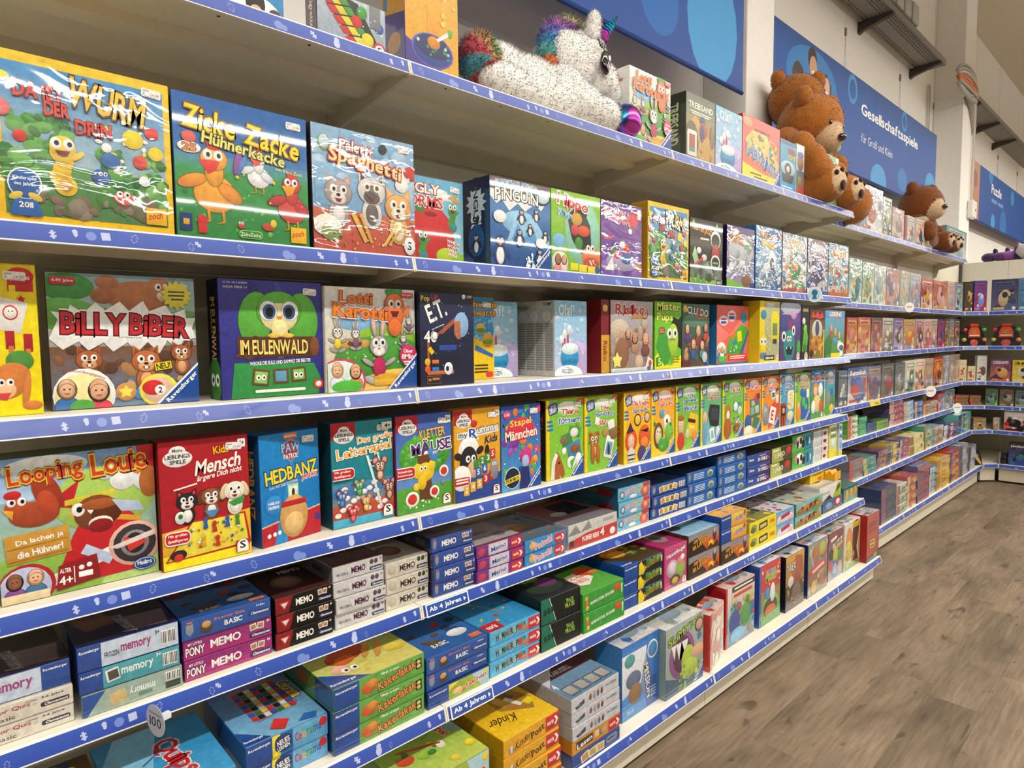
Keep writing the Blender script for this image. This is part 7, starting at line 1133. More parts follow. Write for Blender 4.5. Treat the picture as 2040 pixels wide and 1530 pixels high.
T_kin = [('bg','#c89a18','#e8be20'),('P',[(40,100),(70,100),(96,40),(80,20),(40,40)],'#a87a34'),('r',46,44,60,62,'#d8b04a',None,20),('r',62,50,76,66,'#6a5a4a',None,20),('r',64,34,72,56,'#e8e0d4',None,20),('r',78,30,94,40,'#e8d020',None,12),('e',40,74,10,6,'#8a7a6a'),('t','Kinder',28,26,40,14,'#2a1c08',None,180-10,.3,'n')]
S_gl = [('bg','#c8cbd0','#bcbfc6'),('P',[(6,34),(26,62),(26,30),(10,14)],'#3a4250'),('P',[(9,34),(16,44),(16,32)],'#8a94a4'),('t','FROZEN II',82,62,22,18,'#5a5e66')]+[('e',38+i*8,48,2.6,26,['#7a4a44','#8a94a4','#6a5a6a','#5a3a34'][i]) for i in range(4)]+[('e',38+i*8,72,2,9,'#c89a84') for i in range(4)]
T_gl = [('bg','#8ab0cc','#5a7a9a')]+[q for i in range(4) for q in (('rr',8+i*22,4,27+i*22,22,'#4a5a6a',2,0),('rr',9+i*22,6,26+i*22,20,'#a8a49c',2,0))]+[('r',0,40,100,100,'#3a1c28','#5a2434'),('P',[(0,30),(40,60),(0,90)],'#d8d8dc'),('t','KARUSSELL',44,48,40,8,W_,None,0),('t','4',6,28,6,10,W_)]
S_les = [('bg','#d8922a','#c88220'),('r',8,24,42,86,'#3a3024'),('t','Lesen',25,52,30,38,W_,None,6),('r',46,30,54,80,'#d8ccb0'),('e',60,52,4,26,'#6a7a5a'),('r',60,34,70,70,'#b8a890')]+nor(87)
S_pmm = [('bg','#1c4c9c','#183f88')]+[q for i, c in enumerate(('#c88a4a','#b8a03a','#c8a86a')) for q in (('r',18+i*16,16,34+i*16,80,'#e8dcc4',None,14-i*9),('r',20+i*16,24,32+i*16,72,c,None,14-i*9))]+[('rr',70,30,94,84,'#8a9ab0'),('t','MEMO',82,60,18,24,'#2a3a6a')]
S_dom = [('bg','#3a6a3c','#c8a83a'),('e',40,50,22,40,'#d8b02a')]
T_dom = [('bg','#5a3a2c','#8a7a34'),('e',50,40,24,18,'#e0b82a'),('e',46,44,12,8,'#d88a2a'),('sc',26,6,10,94,94,4,9,['#2a3a6a','#c83a30','#4a7a3c','#e0c84a','#3a2a24'],4),('P',[(70,0),(90,40),(100,40),(100,0)],'#2a4a8a')]
T_apf = [('bg','#5a9a3c','#b8c85a'),('P',[(40,100),(100,100),(100,40)],'#8ab4c8'),('e',30,70,12,8,'#d88a2a'),('e',24,40,10,8,'#c84a30'),('t','Apfelchen',78,66,44,13,'#c83a24','#f0e4d4',-80),('sc',18,8,8,70,90,3,7,['#3a7a34','#8ab83a','#d8c040','#e4e0d0'],5),('r',20,46,70,49,'#c83a2c',None,-18),('e',92,20,6,5,'#e8d02a')]
def T_mem(c): return [('bg', c, c), ('r', 8, 40, 44, 86, '#6a5a5c', None, 14), ('r', 12, 44, 40, 82, '#8a5a4c', None, 14), ('r', 52, 8, 94, 52, '#7a6a74', None, -6), ('t', 'memory', 50, 34, 60, 13, '#a8a8b4', None, -84)]
def T_memo(c, c2): return [('bg', c, c2), ('e', 46, 46, 26, 22, '#6a5a54'), ('e', 46, 46, 18, 15, '#8a6a58'), ('t', 'MEMO', 72, 84, 40, 12, '#d8d4d0')]
# key: [(front, body colour, description)] from the top down, lid print, where the stack stands, finish
STK = {
 's1': ([(S_mem,'#1a4a9a','blue and pale memory box'),(S_elek,'#cfc8bb','cream quiz box'),(S_elek,'#cfc8bb','cream quiz box')], T_mem('#241a30'), 'at the left edge', 1),
 's2': ([(S_fm,'#16408a','pale blue memory box with a blue end'),(S_tm,'#164a90','teal memory box'),(S_gm,'#7a8a80','upside-down grey-green memory box')], T_mem('#1c1c40'), 'beside cream boxes', 1),
 's3': ([(S_pb,'#1a4894','blue quiz box'),(S_pony,'#8a1f74','magenta memo box'),(S_pony,'#8a1f74','magenta memo box')], T_paw, 'right of the teal memory box', 1),
 's4': ([(S_cars,'#1a1210','black and red memo box')]*3, T_memo('#2a2422','#4a2422'), 'by the magenta ones', 0),
 's5': ([(S_f2,'#bdbbbc','white memo box with plum lettering')]*4, T_memo('#8a8688','#5a3440'), 'right of black ones', 0),
 's6': ([(S_be,'#c4bcae','beige memo box')]*3, T_memo('#b8b2a6','#a8a298'), 'by the shelf joint', 0),
 's7': ([(S_pm,'#163c86','royal blue memo box')]*4, T_memo('#2a2c3c','#1c2a50'), 'above the upper age sign', 1),
 's8': ([(S_nm,'#6c247a','purple and lilac memo box')]*3, [('bg','#a8a0a8','#b8b0b4'),('t','Memo',46,56,44,14,'#4a5a8a'),('r',0,0,100,6,'#8a2a3a'),('e',74,30,12,10,'#8a7a7a')], 'above the hammer boxes', 1),
 's9': ([(S_pa,'#2580c2','bright blue clapping-game box')]*2, [('bg','#8a98a4','#5a7488'),('e',40,50,26,18,'#c89a6a'),('sc',14,10,10,90,90,4,9,['#a87a54','#6a8aa0','#3a5a7a'],3)], 'right of the purple memo boxes', 1),
 's10': ([(S_4r,'#c2c0bc','large white and red four-in-a-row box')], [('bg','#a82a30','#8a9098'),('r',40,40,90,90,'#1a1c20'),('sc',40,42,42,88,88,2,2.6,['#5a5a5c','#8a2a2c','#0a0a0a'],4),('e',30,46,14,10,'#d8d4cc')], 'left of the pale blue question boxes', 1),
 's11': ([(S_wo,'#3a86b0','pale blue question-game box')]*3, None, 'on the fifth shelf', 1),
 's12': ([(S_cd,'#163f84','dark blue box with a row of picture cards')]*3, [('bg','#1c2a3a','#2a4a7a'),('sc',12,8,8,92,92,4,9,['#3a5a8a','#8a6a4a','#1a2438'],3)], 'on the fifth shelf', 0),
 's13': ([(S_pw,'#1a589e','mid blue box with lines of small print')]*3, [('bg','#14181e','#1c2c44')], 'lower blue stack', 0),
 's14': ([(S_pw,'#1a589e','mid blue box with lines of small print')]*4, [('bg','#14181e','#1c2c44')], 'taller blue stack', 0),
 's15': ([(S_50,'#28408e','blue-violet fifty-games box')]*3, [('bg','#1c2030','#2a3050')], 'on the fifth shelf', 0),
 's16': ([(S_tu,'#5a5c34','olive and cream racing box')]*2, None, 'right of the blue-violet boxes', 0),
 's17': ([(S_pd,'#3f8a34','green and teal panda-pattern box')]*2, None, 'on the fifth shelf', 0),
 's18': ([(S_wh,'#cfcdc8','white box with a dark red emblem')]*4, None, 'on the fifth shelf', 0),
 's19': ([(S_yw,'#d8cc50','upright green and white box with yellow foot')], None, 'second last on the fifth shelf', 0),
 's20': ([(S_bw,'#b8ccd8','upright blue and white box with yellow foot')], None, 'last on the fifth shelf', 0),
 't1': ([(S_dom,'#4a5a34','colourful children game box')]*2, T_dom, 'at the lower left edge', 0),
 't2': ([(S_q,'#2f8ec8','sky blue box with a red title on its lid')], T_q, 'below the round grey tag', 1),
 't3': ([(S_col,'#2a6aa8','light blue colour-game box with a yellow stripe')]*2, T_col, 'on the sixth shelf', 1),
 't4': ([(S_kak,'#4a8a38','green beetle-game box with a blue end')]*3, T_kak, 'on the sixth shelf', 1),
 't5': ([(S_pb,'#1a4894','blue quiz box'),(S_pb,'#1a4894','blue quiz box'),(S_apf,'#16346e','yellow-green apple box with a blue end')], T_paw, 'by the beetle boxes', 1),
 't6': ([(S_ham,'#3f9ac8','light blue hammer-game box')]*3, T_ham, 'below the upper age sign', 1),
 't7': ([(S_trk,'#142420','black box with a green corner')]*2, T_trk, 'on the sixth shelf', 0),
 't8': ([(S_nur,'#3a9236','bright green biscuit-game box')]*2, T_nur, 'on the sixth shelf', 0),
 't9': ([(S_pok,'#164a9c','black, yellow and blue maze box')]*3, T_pok, 'left of the pink crystal-ball box', 0),
 't10': ([(S_hex,'#b82a6e','tall pink crystal-ball game box')], T_hex, 'on the sixth shelf', 1),
 't11a': ([(S_lava,'#5a3a24','orange and brown volcano box')], None, 'bottom left of three', 0),
 't11b': ([(S_lava,'#5a3a24','orange and brown volcano box')], None, 'right one of three, under maze boxes', 0),
 't13': ([(S_yel,'#dcc616','yellow children game box')]*2, T_yel, 'on the sixth shelf', 0),
 't14': ([(S_lb,'#4a8ab4','pale blue and pink box')]*2, T_lb, 'right of the yellow children boxes', 0),
 't15': ([(S_dog,'#6a8a7a','wide box printed with brown puppies')]*2, T_dog, 'on the sixth shelf', 0),
 't16': ([(S_blr,'#3a5a8a','slate blue box with a red disc')], None, 'under the white and lime box', 0),
 't18': ([(S_teal,'#3a6a64','teal box with orange pears, last on sixth shelf')], None, '', 0),
 'u1': ([(S_apf,'#5a8a34','green apple game box')]*2, T_apf, 'at the bottom edge of the picture', 1),
 'u2': ([(S_kin,'#d8a018','yellow post-office box')]*4, T_kin, 'on the bottom shelf', 1),
 'u3': ([(S_gl,'#b4b7be','silver-grey box with spectacles')]*3+[(S_les,'#c8822a','orange reading-game box'),(S_pmm,'#183f88','blue memo box with picture cards')], T_gl, 'right of the post-office boxes', 1)}
PO = {2: ['top','bottom'], 3: ['top','middle','bottom'], 4: ['top','second','third','bottom'], 5: ['top','second','third','fourth','bottom']}
RJ = random.Random(5); TOPS = {}
for key, row, X, y0, y1, z, h, d, n in NEAR:
    if key not in STK: continue
    items, lid, where, mat = STK[key]; n = len(items); w = y1-y0; hs = [h/n]*n
    if key == 's1': hs = [h*.4, h*.3, h*.3]
    if key == 's2': hs = [h*.36, h*.32, h*.32]
    if key == 'u3': hs = [h*.21, h*.19, h*.2, h*.2, h*.2]
    d = min(d, X-XB-.02); zz = z
    for i in reversed(range(n)):
        fr_, body, desc = items[i]; hh = hs[i]
        same = sum(1 for q in items if q[2] == desc)
        if n == 1: lab = f'{desc}, {where}' if where else desc
        elif same > 1:
            idx = [k for k in range(n) if items[k][2] == desc].index(i); lab = f'{desc}, {PO[same][idx]} of {["","","two","three","four","five"][same]}, {where}'
        else: lab = f'{desc}, {PO[n][i]} of the stack {where}'
        jx, jy = (RJ.uniform(-.006, .004), RJ.uniform(-.002, .002)) if n > 1 else (0, 0)
        sd = [('bg', body)]
        if key == 's11': sd = [('bg','#22566e','#2a6480'),('t','WO BIN ICH?',46,60,44,26,'#5a8a5a'),('r',66,30,90,80,'#8a1c22')]
        if key == 's7': sd = [('bg','#12264e'),('r',8,30,46,80,'#3a3a3c'),('e',44,50,6,26,'#5a5a5a'),('r',66,30,88,80,'#5a5a58'),('r',0,0,100,14,'#6a1c20')]
        if key == 's5': sd = [('bg','#7a7678'),('t','MEMO',60,50,34,40,'#3a2a34')]
        if key == 't4': sd = [('bg','#4a7a34'),('r',66,0,100,100,'#123a80'),('e',40,50,12,30,'#a8542c')]
        game_box(X+jx if X+jx < XN[row]-.004 else XN[row]-.004, y0+jy, zz, w-.003, hh-.0012, d, lab, fr_, mat, body, sd, lid if i == 0 else None, RJ.uniform(-.012, .012) if n > 1 else 0, 'stacked flat boxes')
        zz += hh
    TOPS[key] = (X, y0, y1, zz, d)
def on_top(key, y0, y1, h, d, front, body, lid, label, n=1, mat=0, side=None, X=None):
    x, a, b, z, dd = TOPS[key]
    for i in range(n):
        lab = label if n == 1 else label+[', lower of two', ', upper of two'][i]
        game_box((X or x)-.001, y0, z+i*h, y1-y0, h-.001, d, lab, front, mat, body, side or [('bg', body)], lid if i == n-1 else None, 0, 'stacked flat boxes')
on_top('t11a', 2.287, 2.535, .092, .25, S_lava, '#5a3a24', T_lava, 'orange and brown volcano box, top one of the three volcano boxes')
on_top('t11b', 2.54, 2.77, .062, .2, S_lab, '#164a9c', [('bg','#e8c83a','#d89a2a'),('sc',14,10,10,90,90,4,9,['#8a6aa0','#c86a2a','#e8d84a'],3)], 'blue and orange maze box on the right volcano box', 2)
on_top('t16', 3.64, 3.95, .085, .28, S_lime, '#cfcec8', T_lime, 'white and lime box lying on the slate blue box')
x, a, b, z, dd = TOPS['t16']
game_box(x-.08, 3.70, z+.086, .2, .06, .15, 'small yellow box on top of the white and lime box', S_ylw, 0, '#d8b418', [('bg','#c8a414')], [('bg','#a8781c'),('e',50,50,30,30,'#6a3a14')], 0, 'stacked flat boxes')
o = MB().prism_y([(-.06,0),(.0,0),(.0,.05),(-.012,.03),(-.03,.055),(-.048,.03),(-.06,.05)], 0, .09, '#e0a41c').build('crown_toy', M_PLASTIC); o.location = (x-.02, 3.905, z+.0862); tag(o, 'small yellow crown-shaped piece beside the small yellow box', 'toy')
# ------------------------------------------------------------------ far boxes
ROWN = ['topmost', 'second', 'third', 'fourth', 'fifth', 'sixth', 'bottom']
CN = {'white': (225,225,220), 'silver-grey': (170,175,178), 'grey': (120,120,125), 'black': (25,25,30), 'red': (185,45,40), 'orange': (220,120,40), 'yellow': (220,185,60), 'cream': (216,204,160), 'green': (80,150,70), 'sage green': (143,174,150), 'teal': (70,150,150), 'turquoise': (110,190,180), 'light blue': (140,178,210), 'blue': (45,75,150), 'navy': (40,55,105), 'violet': (90,75,130), 'purple': (74,42,106), 'pink': (216,150,150), 'tan': (184,160,130), 'brown': (90,66,44), 'rose': (200,178,182)}
def cname(h):
    c = [int(h[i:i+2], 16) for i in (1, 3, 5)]; return min(CN, key=lambda k: sum((a-b)**2 for a, b in zip(c, CN[k])))
def far_art(pal, title, seed, tall):
    R = random.Random(seed); P = pal+[pal[0]]; a = [('bg', P[0], P[1])]
    if tall:
        a += [('sc', 14, 8, 6, 92, 66, 6, 18, P, seed), ('e', R.uniform(35,65), R.uniform(34,50), R.uniform(18,28), R.uniform(16,24), P[2 % len(P)]), ('e', R.uniform(35,65), R.uniform(40,56), R.uniform(8,14), R.uniform(8,12), P[3 % len(P)]), ('r', 12, 80, 88, 92, P[1]), ('r', 16, 82, 80, 89, P[-1])]
        a += [('r', 8, 4, R.uniform(30, 60), 12, P[2 % len(P)]), ('e', 88, 8, 7, 6, '#e4e0da')]
        if title: a += [('r', 8, 76, 92, 96, P[0]), ('t', title, 50, 86, 78, 13, '#f0ece0' if title != '36' else '#3a3428', None)]
    else:
        a += [('r', 0, 0, R.uniform(18, 34), 100, P[2 % len(P)]), ('sc', 6, 40, 20, 92, 80, 4, 11, P, seed), ('r', 44, 36, 78, 68, P[1])]
    return a
cnt = {}
for row, pl, x, y, wid, h, n, pal, title, wr, d in FARB:
    k = cnt[row, pl] = cnt.get((row, pl), 0)+1
    pal = pal.split(); z = ZF[row]; h = min(h, (ZF[row-1]-z-.05) if row else .4)
    rz = {'f': 0, 'c': -math.pi/4, 'b': -math.pi/2}[pl]
    where = {'f': f'on the far {ROWN[row]} shelf', 'c': f'on the slanted corner {ROWN[row]} shelf', 'b': f'on the end-wall {ROWN[row]} shelf'}[pl]
    hh = h/n; base = f'{cname(pal[0])} game box, {ORD[k-1]} from the left {where}'
    d = min(d, .24 if pl == 'f' else .3)
    X, Y = x, y
    if pl == 'f': X = min(x, XF[row]-.006)
    else: X, Y = x-math.cos(rz)*.012 if pl == 'c' else x, y+.012
    for i in range(n):
        if n > 1: base2 = f'{cname(pal[0])} flat box, {PO[n][n-1-i]} of stack {ORD[k-1]} from the left {where}'
        fa = far_art(pal, title, row*31+k*7+int(x*100), n == 1)
        tp = [('bg', pal[-1], pal[0]), ('sc', 8, 10, 10, 90, 90, 6, 14, pal, k)] if (n > 1 and i == n-1) else None
        game_box(X-RJ.uniform(0, .01)*(n > 1), Y, z+i*hh, wid-.003, hh-.0012, d, base2 if n > 1 else base, fa, {0: 0, 1: 1, 2: 3}[wr], pal[0], [('bg', pal[0])] if pl == 'f' else None, tp, rz, 'boxes on the far shelves')
# two black ring-toss style toys on the corner shelf
def ring_toy(X, Y, z, rz, label):
    root = empty('reaction_toy', (X, Y, z+.0005), rz); tag(root, label, 'toy', 'toys on the corner shelf')
    def Pz(pts, y0_, c, t): return MB().add([(0, a, b) for a, b in pts]+[(-t, a, b) for a, b in pts], [tuple(range(len(pts))), tuple(reversed(range(len(pts), 2*len(pts))))]+[(i, i+len(pts), (i+1) % len(pts)+len(pts), (i+1) % len(pts)) for i in range(len(pts))], c)
    q = [(-.115,0),(.115,0),(.12,.03),(.10,.12),(.075,.19),(.03,.215),(-.03,.215),(-.075,.19),(-.10,.12),(-.12,.03)]
    Pz(q, 0, '#14110f', .06).build('housing', M_GLOSS, root)
    f = Pz([(-.06,.09),(.06,.09),(.055,.15),(.035,.19),(-.035,.19),(-.055,.15)], 0, '#d8482a', .004).build('front_panel', M_GLOSS, root); f.location = (.005, 0, 0)
    a = Art(.12, .1); a.t('HANDS', 50, 66, 40, 14, '#e8b830', '#4a1a08'); a.t('FULL!', 50, 46, 44, 20, '#e8b830', '#4a1a08'); a.r(10,14,90,24,'#e8e4da'); a.build('panel_print', (.0065, -.06, .09), (0,1,0), (0,0,1), M_GLOSS, root)
    b = MB().box(-.002, .003, -.045, .045, .0, .06, '#b8342c'); n = 20; 
    MB().ball(.004, 0, .035, .004, .04, .032, '#c84a40').build('badge', M_GLOSS, root)
    MB().box(-.04, .004, -.04, .04, .196, .226, '#c8382a', b=.004).build('handle', M_GLOSS, root)
    for yy, zz_, c in ((-.095,.165,'#c8302c'),(.095,.165,'#2fae44'),(-.1,.065,'#c8c83a'),(.1,.065,'#e0842c')): MB().ball(.004, yy, zz_, .02, .022, .02, c).build('ball_knob', M_GLOSS, root, True)
    return root
ring_toy(-.075, 7.835, ZF[2], -math.pi/4, 'black and orange toy with coloured balls, left one in the slanted corner')
ring_toy(.165, 7.96, ZF[2], -math.pi/2, 'black and orange toy with coloured balls, right one on end wall')
o = MB().box(-.02, 0, 0, .12, 0, .16, '#1a1816', b=.004).build('card_game_pouch', M_CARD); o.location = (.0, 7.66, ZF[6]+.001); o.rotation_euler = (0, -.25, -.5); Art_ = Art(.12, .16); Art_.P([(20,60),(50,80),(90,10),(70,4)],'#c8a04a'); Art_.e(60,60,12,None,'#5aa0b8'); Art_.build('pouch_print', (.0003, 0, 0), (0,1,0), (0,0,1), M_GLOSS, o); tag(o, 'small black pouch with a gold stripe at the corner of the bottom shelf', 'game box')

# ------------------------------------------------------------------ plush animals: overlapping balls fused by a voxel remesh, with a coat of short fur
def fur_mat(name):
    m, n, l, b = new_mat(name); a = n.new('ShaderNodeAttribute'); a.attribute_name = 'Col'; t = n.new('ShaderNodeTexNoise'); t.inputs['Scale'].default_value = 90; t.inputs['Detail'].default_value = 4
    mr = n.new('ShaderNodeMapRange'); mr.inputs[3].default_value = .88; mr.inputs[4].default_value = 1.08; l.new(t.outputs['Fac'], mr.inputs[0])
    mx = n.new('ShaderNodeMix'); mx.data_type = 'RGBA'; mx.blend_type = 'MULTIPLY'; mx.inputs[0].default_value = 1; l.new(a.outputs['Color'], mx.inputs[6]); l.new(mr.outputs[0], mx.inputs[7]); l.new(mx.outputs[2], b.inputs['Base Color'])
    b.inputs['Roughness'].default_value = .9; b.inputs['Specular IOR Level'].default_value = .1; b.inputs['Sheen Weight'].default_value = .35
    bp = n.new('ShaderNodeBump'); bp.inputs['Strength'].default_value = .2; bp.inputs['Distance'].default_value = .004; l.new(t.outputs['Fac'], bp.inputs['Height']); l.new(bp.outputs[0], b.inputs['Normal'])
    return m
M_FUR = fur_mat('plush_fur')
M_EYE = col_mat('glossy_eye', .1, .6, 1, .03)
def irid():
    m, n, l, b = new_mat('iridescent_foil'); g = n.new('ShaderNodeTexCoord'); t = n.new('ShaderNodeTexNoise'); t.inputs['Scale'].default_value = 12; t.inputs['Detail'].default_value = 1
    r = n.new('ShaderNodeValToRGB'); e = r.color_ramp.elements; e[0].position = .4; e[0].color = hx('#2ab0c8'); e[1].position = .6; e[1].color = hx('#c04ab0'); x = r.color_ramp.elements.new(.5); x.color = hx('#4a4ab0')
    l.new(g.outputs['Object'], t.inputs['Vector']); l.new(t.outputs['Fac'], r.inputs[0]); l.new(r.outputs[0], b.inputs['Base Color']); b.inputs['Metallic'].default_value = .85; b.inputs['Roughness'].default_value = .22
    return m
M_IRID = irid()
def fused(name, balls, colf, parent, voxel=.012, smooth=8, fur=0, furlen=.015, fseed=1, droop=.3):
    mb = MB()
    for c in balls:
        p, r = c[0], c[1]; r = r if isinstance(r, tuple) else (r, r, r); M = None
        if len(c) > 2: M = Matrix.Rotation(c[2][1], 3, c[2][0])
        mb.ball(*p, *r, nu=16, nv=10, M=M)
    o = mb.build(name, M_FUR, parent, True)
    md = o.modifiers.new('fuse', 'REMESH'); md.mode = 'VOXEL'; md.voxel_size = voxel; md.use_smooth_shade = True
    ms = o.modifiers.new('soften', 'SMOOTH'); ms.iterations = smooth; ms.factor = .5
    dg = bpy.context.evaluated_depsgraph_get(); ev = o.evaluated_get(dg); me = bpy.data.meshes.new_from_object(ev, depsgraph=dg); o.modifiers.clear(); old = o.data; o.data = me; bpy.data.meshes.remove(old); me.name = name
    for ca in list(me.color_attributes): me.color_attributes.remove(ca)
    ca = me.color_attributes.new('Col', 'FLOAT_COLOR', 'POINT'); cols = [hx(colf(v.co, v.normal)) for v in me.vertices]; ca.data.foreach_set('color', [x for c in cols for x in c])
    me.materials.clear(); me.materials.append(M_FUR); me.polygons.foreach_set('use_smooth', [True]*len(me.polygons))
    if fur:
        R = random.Random(fseed); polys = list(me.polygons); ws = []; acc = 0
        for p in polys: acc += p.area; ws.append(acc)
        import bisect
        V = []; F = []; C = []; NN = []
        for i in range(fur):
            p = polys[min(bisect.bisect(ws, R.random()*acc), len(polys)-1)]; vi = list(p.vertices); k = [R.random() for _ in vi]; s = sum(k)
            pos = sum((me.vertices[j].co*(q/s) for j, q in zip(vi, k)), Vector()); nr = p.normal
            d = (nr+Vector((R.gauss(0, .4), R.gauss(0, .4), R.gauss(-droop, .4)))).normalized(); side = d.cross(Vector((R.gauss(0,1), R.gauss(0,1), R.gauss(0,1)))).normalized()
            L = furlen*R.uniform(.6, 1.2); n0 = len(V); c = cols[vi[0]]; g = R.uniform(.93, 1.06); c = tuple(min(1, x*g) for x in c[:3])+(1,)
            V += [tuple(pos-side*.0013-nr*.002), tuple(pos+side*.0013-nr*.002), tuple(pos+d*L)]; F.append((n0, n0+1, n0+2)); C += [c]*3; NN += [tuple(nr)]*3
        f = mesh_obj('fur', V, F, C, M_FUR, o, True); f['kind'] = 'stuff'; f.data.normals_split_custom_set_from_vertices(NN)
    return o
# unicorn lying on the top shelf
S = ZN[0]
uni = empty('plush_unicorn', (-.17, 1.6, S)); tag(uni, 'white plush unicorn with rainbow mane and shiny hooves lying on the top shelf', 'plush toy')
def U(p):
    p = Vector(p)
    if p.z > 2.45 and p.y > 1.7: p += Vector((0, -.045, -.05))      # head, mane, ears, horn
    if p.y < 1.41 and p.z > 2.36 and p.x > -.12: p += Vector((0, -.02, -.05))
    return Vector((p[0]+.17, p[1]-1.6, p[2]-S))
WHT = '#f6f4f0'
ball = lambda p, r, *a: (tuple(U(p)), r)+a
fused('body', [ball((-.18,1.47,2.37), (.13,.13,.125)), ball((-.17,1.60,2.365), (.14,.17,.115)), ball((-.15,1.74,2.375), (.13,.12,.115)), ball((-.08,1.62,2.325), (.06,.2,.07)), ball((-.07,1.80,2.335), (.075,.09,.08)), ball((-.055,1.90,2.325), (.06,.08,.065)), ball((-.25,1.90,2.325), (.06,.12,.065)), ball((-.06,1.42,2.32), (.055,.12,.062))], lambda p, n: WHT, uni, fur=20000, furlen=.010)
fused('head', [ball((-.16,1.84,2.555), (.115,.125,.12)), ball((-.15,1.93,2.60), (.10,.10,.10)), ball((-.14,2.005,2.53), (.09,.09,.085)), ball((-.135,2.06,2.485), (.075,.065,.062)), ball((-.17,1.78,2.46), (.09,.08,.09))], lambda p, n: WHT, uni, fur=12000, furlen=.009, fseed=2)
for q, rr in (((-.085,1.925,2.70), .3), ((-.25,1.87,2.69), -.3)): fused('ear', [ball(q, (.028,.034,.06), ('X', -.25)), ball((q[0],q[1]-.01,q[2]-.04), (.03,.036,.04))], lambda p, n: '#efece8' , uni, voxel=.008, fur=1200, furlen=.009, fseed=3)
RB = ['#e04a40', '#e8804a', '#6ac0b8', '#5aa8d8', '#7a7ad0', '#b87ac0', '#b8b878']
def mane_col(p, n):
    t = (p.z+S-2.42)/.27; return RB[max(0, min(6, int(t*6.9)))]
fused('mane', [ball((-.13,1.735,2.50), (.045,.035,.05)), ball((-.14,1.74,2.56), (.045,.035,.05)), ball((-.15,1.755,2.62), (.045,.035,.045)), ball((-.16,1.80,2.67), (.045,.045,.035)), ball((-.165,1.87,2.705), (.045,.05,.032)), ball((-.165,1.95,2.71), (.04,.04,.03))], mane_col, uni, voxel=.009, fur=5200, furlen=.02, fseed=4)
def tail_col(p, n):
    a = math.atan2(p.z+S-2.37, p.y+1.6-1.34); return ['#6ab8c0', '#d8504a', '#e0644a', '#e89a5a', '#a8c87a', '#c89a6a', '#d8606a'][int((a+math.pi)/(2*math.pi)*6.99)]
fused('tail', [ball((-.09,1.35,2.43), (.06,.062,.075)), ball((-.11,1.40,2.44), (.05,.05,.065)), ball((-.07,1.38,2.37), (.04,.05,.05))], tail_col, uni, voxel=.009, fur=4800, furlen=.02, fseed=5)
h = MB(); pts = [(-.15,2.05,2.715),(-.15,2.08,2.74),(-.15,2.115,2.775),(-.15,2.15,2.825)]; h.tube([tuple(U(p)) for p in pts], .026, 10, '#ffffff', .003)
for i in range(7):
    t = i/6; p = U((-.15, 2.05+.095*t, 2.718+.1*t)); r = .027*(1-t)+.003
    h.ball(*p, r*1.08, r*1.08, r*.28, M=Matrix.Rotation(-.75, 3, 'X'))
h.build('horn', M_IRID, uni, True)
for p, r in (((-.04,2.015,2.322), (.062,.062,.066)), ((-.25,2.02,2.32), (.06,.06,.062))): MB().ball(*U(p), *r, nu=18, nv=12).build('hoof', M_IRID, uni, True)
e = MB().ball(*U((-.052,1.955,2.565)), .012, .026, .044, '#0c0a10'); eye = e.build('eye', M_EYE, uni, True)
MB().ball(*U((-.0385,1.962,2.578)), .003, .007, .011, '#f4f4f8').ball(*U((-.0395,1.95,2.548)), .003, .005, .007, '#b86ab0').build('eye_glint', M_EYE, eye, True)
l = MB(); 
for i in range(5): l.tube([tuple(U((-.045,1.94-.006*i,2.6+.002*i))), tuple(U((-.035,1.925-.009*i,2.615+.004*i)))], .0016, 4, '#141014')
l.build('eyelashes', M_EYE, eye)
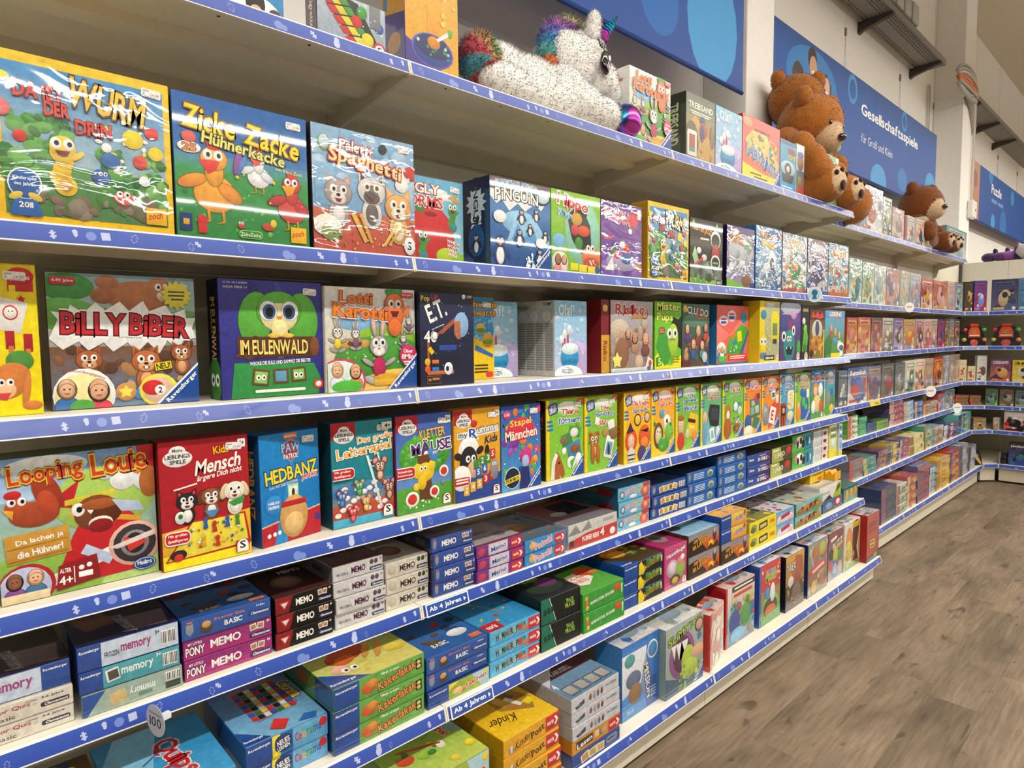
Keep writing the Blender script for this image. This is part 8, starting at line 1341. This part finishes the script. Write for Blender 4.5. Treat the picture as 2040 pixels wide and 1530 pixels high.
# bears
def bear(label, base, head, R, body, arms, legs, col, muzzle, look, fseed, furn=6000, pads=True, group='brown plush bears'):
    root = empty('plush_bear', base); tag(root, label, 'plush toy', group); b0 = Vector(base); L = lambda p: Vector(p)-b0
    hv = Vector(head); lk = Vector(look).normalized(); sd = lk.cross(Vector((0, 0, 1))).normalized(); up = sd.cross(lk)
    bb = lambda p, r: (tuple(L(p)), r)
    fused('body', [bb(p, r) for p, r in body], lambda p, n: col, root, voxel=.016, fur=furn, furlen=.011, fseed=fseed)
    mz = hv+lk*R*.78-up*R*.28
    def hc(p, n):
        q = p+b0-mz; return muzzle if q.length < R*.56 else col
    hd = fused('head', [bb(hv, (R, R*1.04, R*.94)), bb(hv+lk*R*.55-up*R*.22, R*.6), bb(mz, R*.45)], hc, root, voxel=.013, fur=furn, furlen=.01, fseed=fseed+1)
    for s in (-1, 1):
        ep = hv+sd*s*R*.78+up*R*.72-lk*R*.05
        fused('ear', [bb(ep, (R*.26, R*.34, R*.36)), bb(ep-up*R*.15, R*.26)], lambda p, n: col, root, voxel=.012, fur=900, furlen=.008, fseed=fseed+2)
        q = hv+lk*R*.86+sd*s*R*.36+up*R*.16; MB().ball(*L(q), R*.075, R*.075, R*.085, '#120c0a').build('eye', M_EYE, root, True)
    MB().ball(*L(mz+lk*R*.43+up*R*.12), R*.13, R*.18, R*.12, '#1a0f0c').build('nose', M_EYE, root, True)
    for a in arms: fused('arm', [bb(p, r) for p, r in a], lambda p, n: col, root, voxel=.013, fur=2600, furlen=.01, fseed=fseed+3)
    for lg in legs:
        (fp, fr), soled = lg[-1], Vector((1, -.18, .05)).normalized(); fp = Vector(fp); fr_ = fr if not isinstance(fr, tuple) else fr[0]
        def lc(p, n, fp=fp): 
            return muzzle if n.dot(soled) > .72 and (p+b0-fp).dot(soled) > .02 else col
        o = fused('leg', [bb(p, r) for p, r in lg], lc, root, voxel=.013, fur=2600, furlen=.009, fseed=fseed+4)
        if pads:
            pm = MB(); w_ = soled.cross(Vector((0,0,1))).normalized(); up_ = w_.cross(soled)
            for a_, b_, r_ in ((0, -.32, .3), (-.42, .3, .16), (0, .46, .16), (.42, .3, .16)):
                q = fp+w_*a_*fr_+up_*b_*fr_+soled*(fr_*math.sqrt(max(.05, 1-a_*a_-b_*b_))*.97); pm.ball(*L(q), .012, r_*fr_, r_*fr_*.9, '#3a1f14')
            pm.build('sole_pads', M_FUR, o, True)
    return root
BR = '#b06c2c'
bear('large brown bear slumped forward with its foot over the shelf edge', (-.22, 3.95, S), (-.16, 3.97, 2.755), .185,
     [((-.24,3.97,2.50), (.16,.19,.22)), ((-.2,3.97,2.38), (.17,.2,.12)), ((-.2,3.97,2.64), (.13,.15,.1))],
     [[((-.22,3.80,2.64), .085), ((-.12,3.75,2.585), .082), ((-.05,3.74,2.51), .075), ((-.02,3.76,2.44), .078)], [((-.2,4.14,2.6), .08), ((-.1,4.2,2.5), .075), ((-.05,4.19,2.42), .075)]],
     [[((-.15,3.83,2.36), .09), ((-.06,3.82,2.365), .098), ((0,3.82,2.365), .108)], [((-.15,4.1,2.35), .085), ((-.08,4.12,2.355), .09), ((-.0,4.12,2.36), .1)]], BR, '#d8b894', (.95, -.12, -.42), 20)
bear('large brown bear turned away behind the slumped bear, only head and leg showing', (-.3, 4.3, S), (-.285, 4.06, 2.95), .165,
     [((-.29,4.3,2.66), (.13,.17,.2)), ((-.29,4.34,2.45), (.13,.17,.17)), ((-.29,4.16,2.82), (.12,.14,.12))],
     [[((-.24,4.42,2.72), .07), ((-.2,4.5,2.62), .07), ((-.2,4.5,2.54), .07)]],
     [[((-.28,4.42,2.37), .1), ((-.2,4.48,2.36), .105), ((-.12,4.54,2.36), .13)]], '#a86628', '#a86628', (-.75, .55, .1), 40, pads=False)
bear('smaller brown bear sitting upright with round dark-spotted soles on the far top shelf', (-.27, 6.62, ZF[0]), (-.25, 6.56, 2.645), .175,
     [((-.27,6.62,2.42), (.14,.17,.17)), ((-.27,6.62,2.33), (.15,.18,.085))],
     [[((-.25,6.78,2.5), .065), ((-.19,6.86,2.43), .06), ((-.16,6.92,2.36), .06)], [((-.24,6.46,2.5), .065), ((-.16,6.42,2.42), .06), ((-.14,6.42,2.36), .06)]],
     [[((-.25,6.74,2.33), .075), ((-.18,6.78,2.33), .078), ((-.12,6.8,2.335), .088)], [((-.25,6.92,2.33), .07), ((-.18,7.0,2.33), .075), ((-.12,7.06,2.335), .088)]], '#7c4520', '#d0b090', (.9, -.28, -.12), 60, 4000)
# small plush animals lying on top of the end-wall unit
def little(x, y, c, c2, label, s=1):
    root = empty('small_plush', (x, y, 2.3005)); tag(root, label, 'plush toy', 'small plush animals on the end-wall unit')
    fused('body', [((0, 0, .055*s), (.07*s, .1*s, .055*s)), ((.05*s, .06*s, .075*s), (.055*s, .055*s, .05*s))], lambda p, n: c, root, voxel=.014)
    for q in (.03, .10): fused('ear', [((.05*s, q*s, .13*s), (.02*s, .02*s, .035*s))], lambda p, n: c2, root, voxel=.01)
for x, c, c2, l, s in ((-.19, '#3a2450', '#2a1a40', 'dark violet small plush, leftmost on the end-wall unit', 1), (-.08, '#5a2a68', '#3a2450', 'purple small plush, second on the end-wall unit', 1), (.0, '#8a4a9a', '#4a3a7a', 'lilac small plush, third on the end-wall unit', 1.05), (.09, '#2a2c48', '#c0404a', 'navy small plush, right of the lilac one', .95), (.17, '#b8b4b4', '#4a4a78', 'pale grey small plush at the right edge', 1.7)):
    little(x, 8.95, c, c2, l, s)
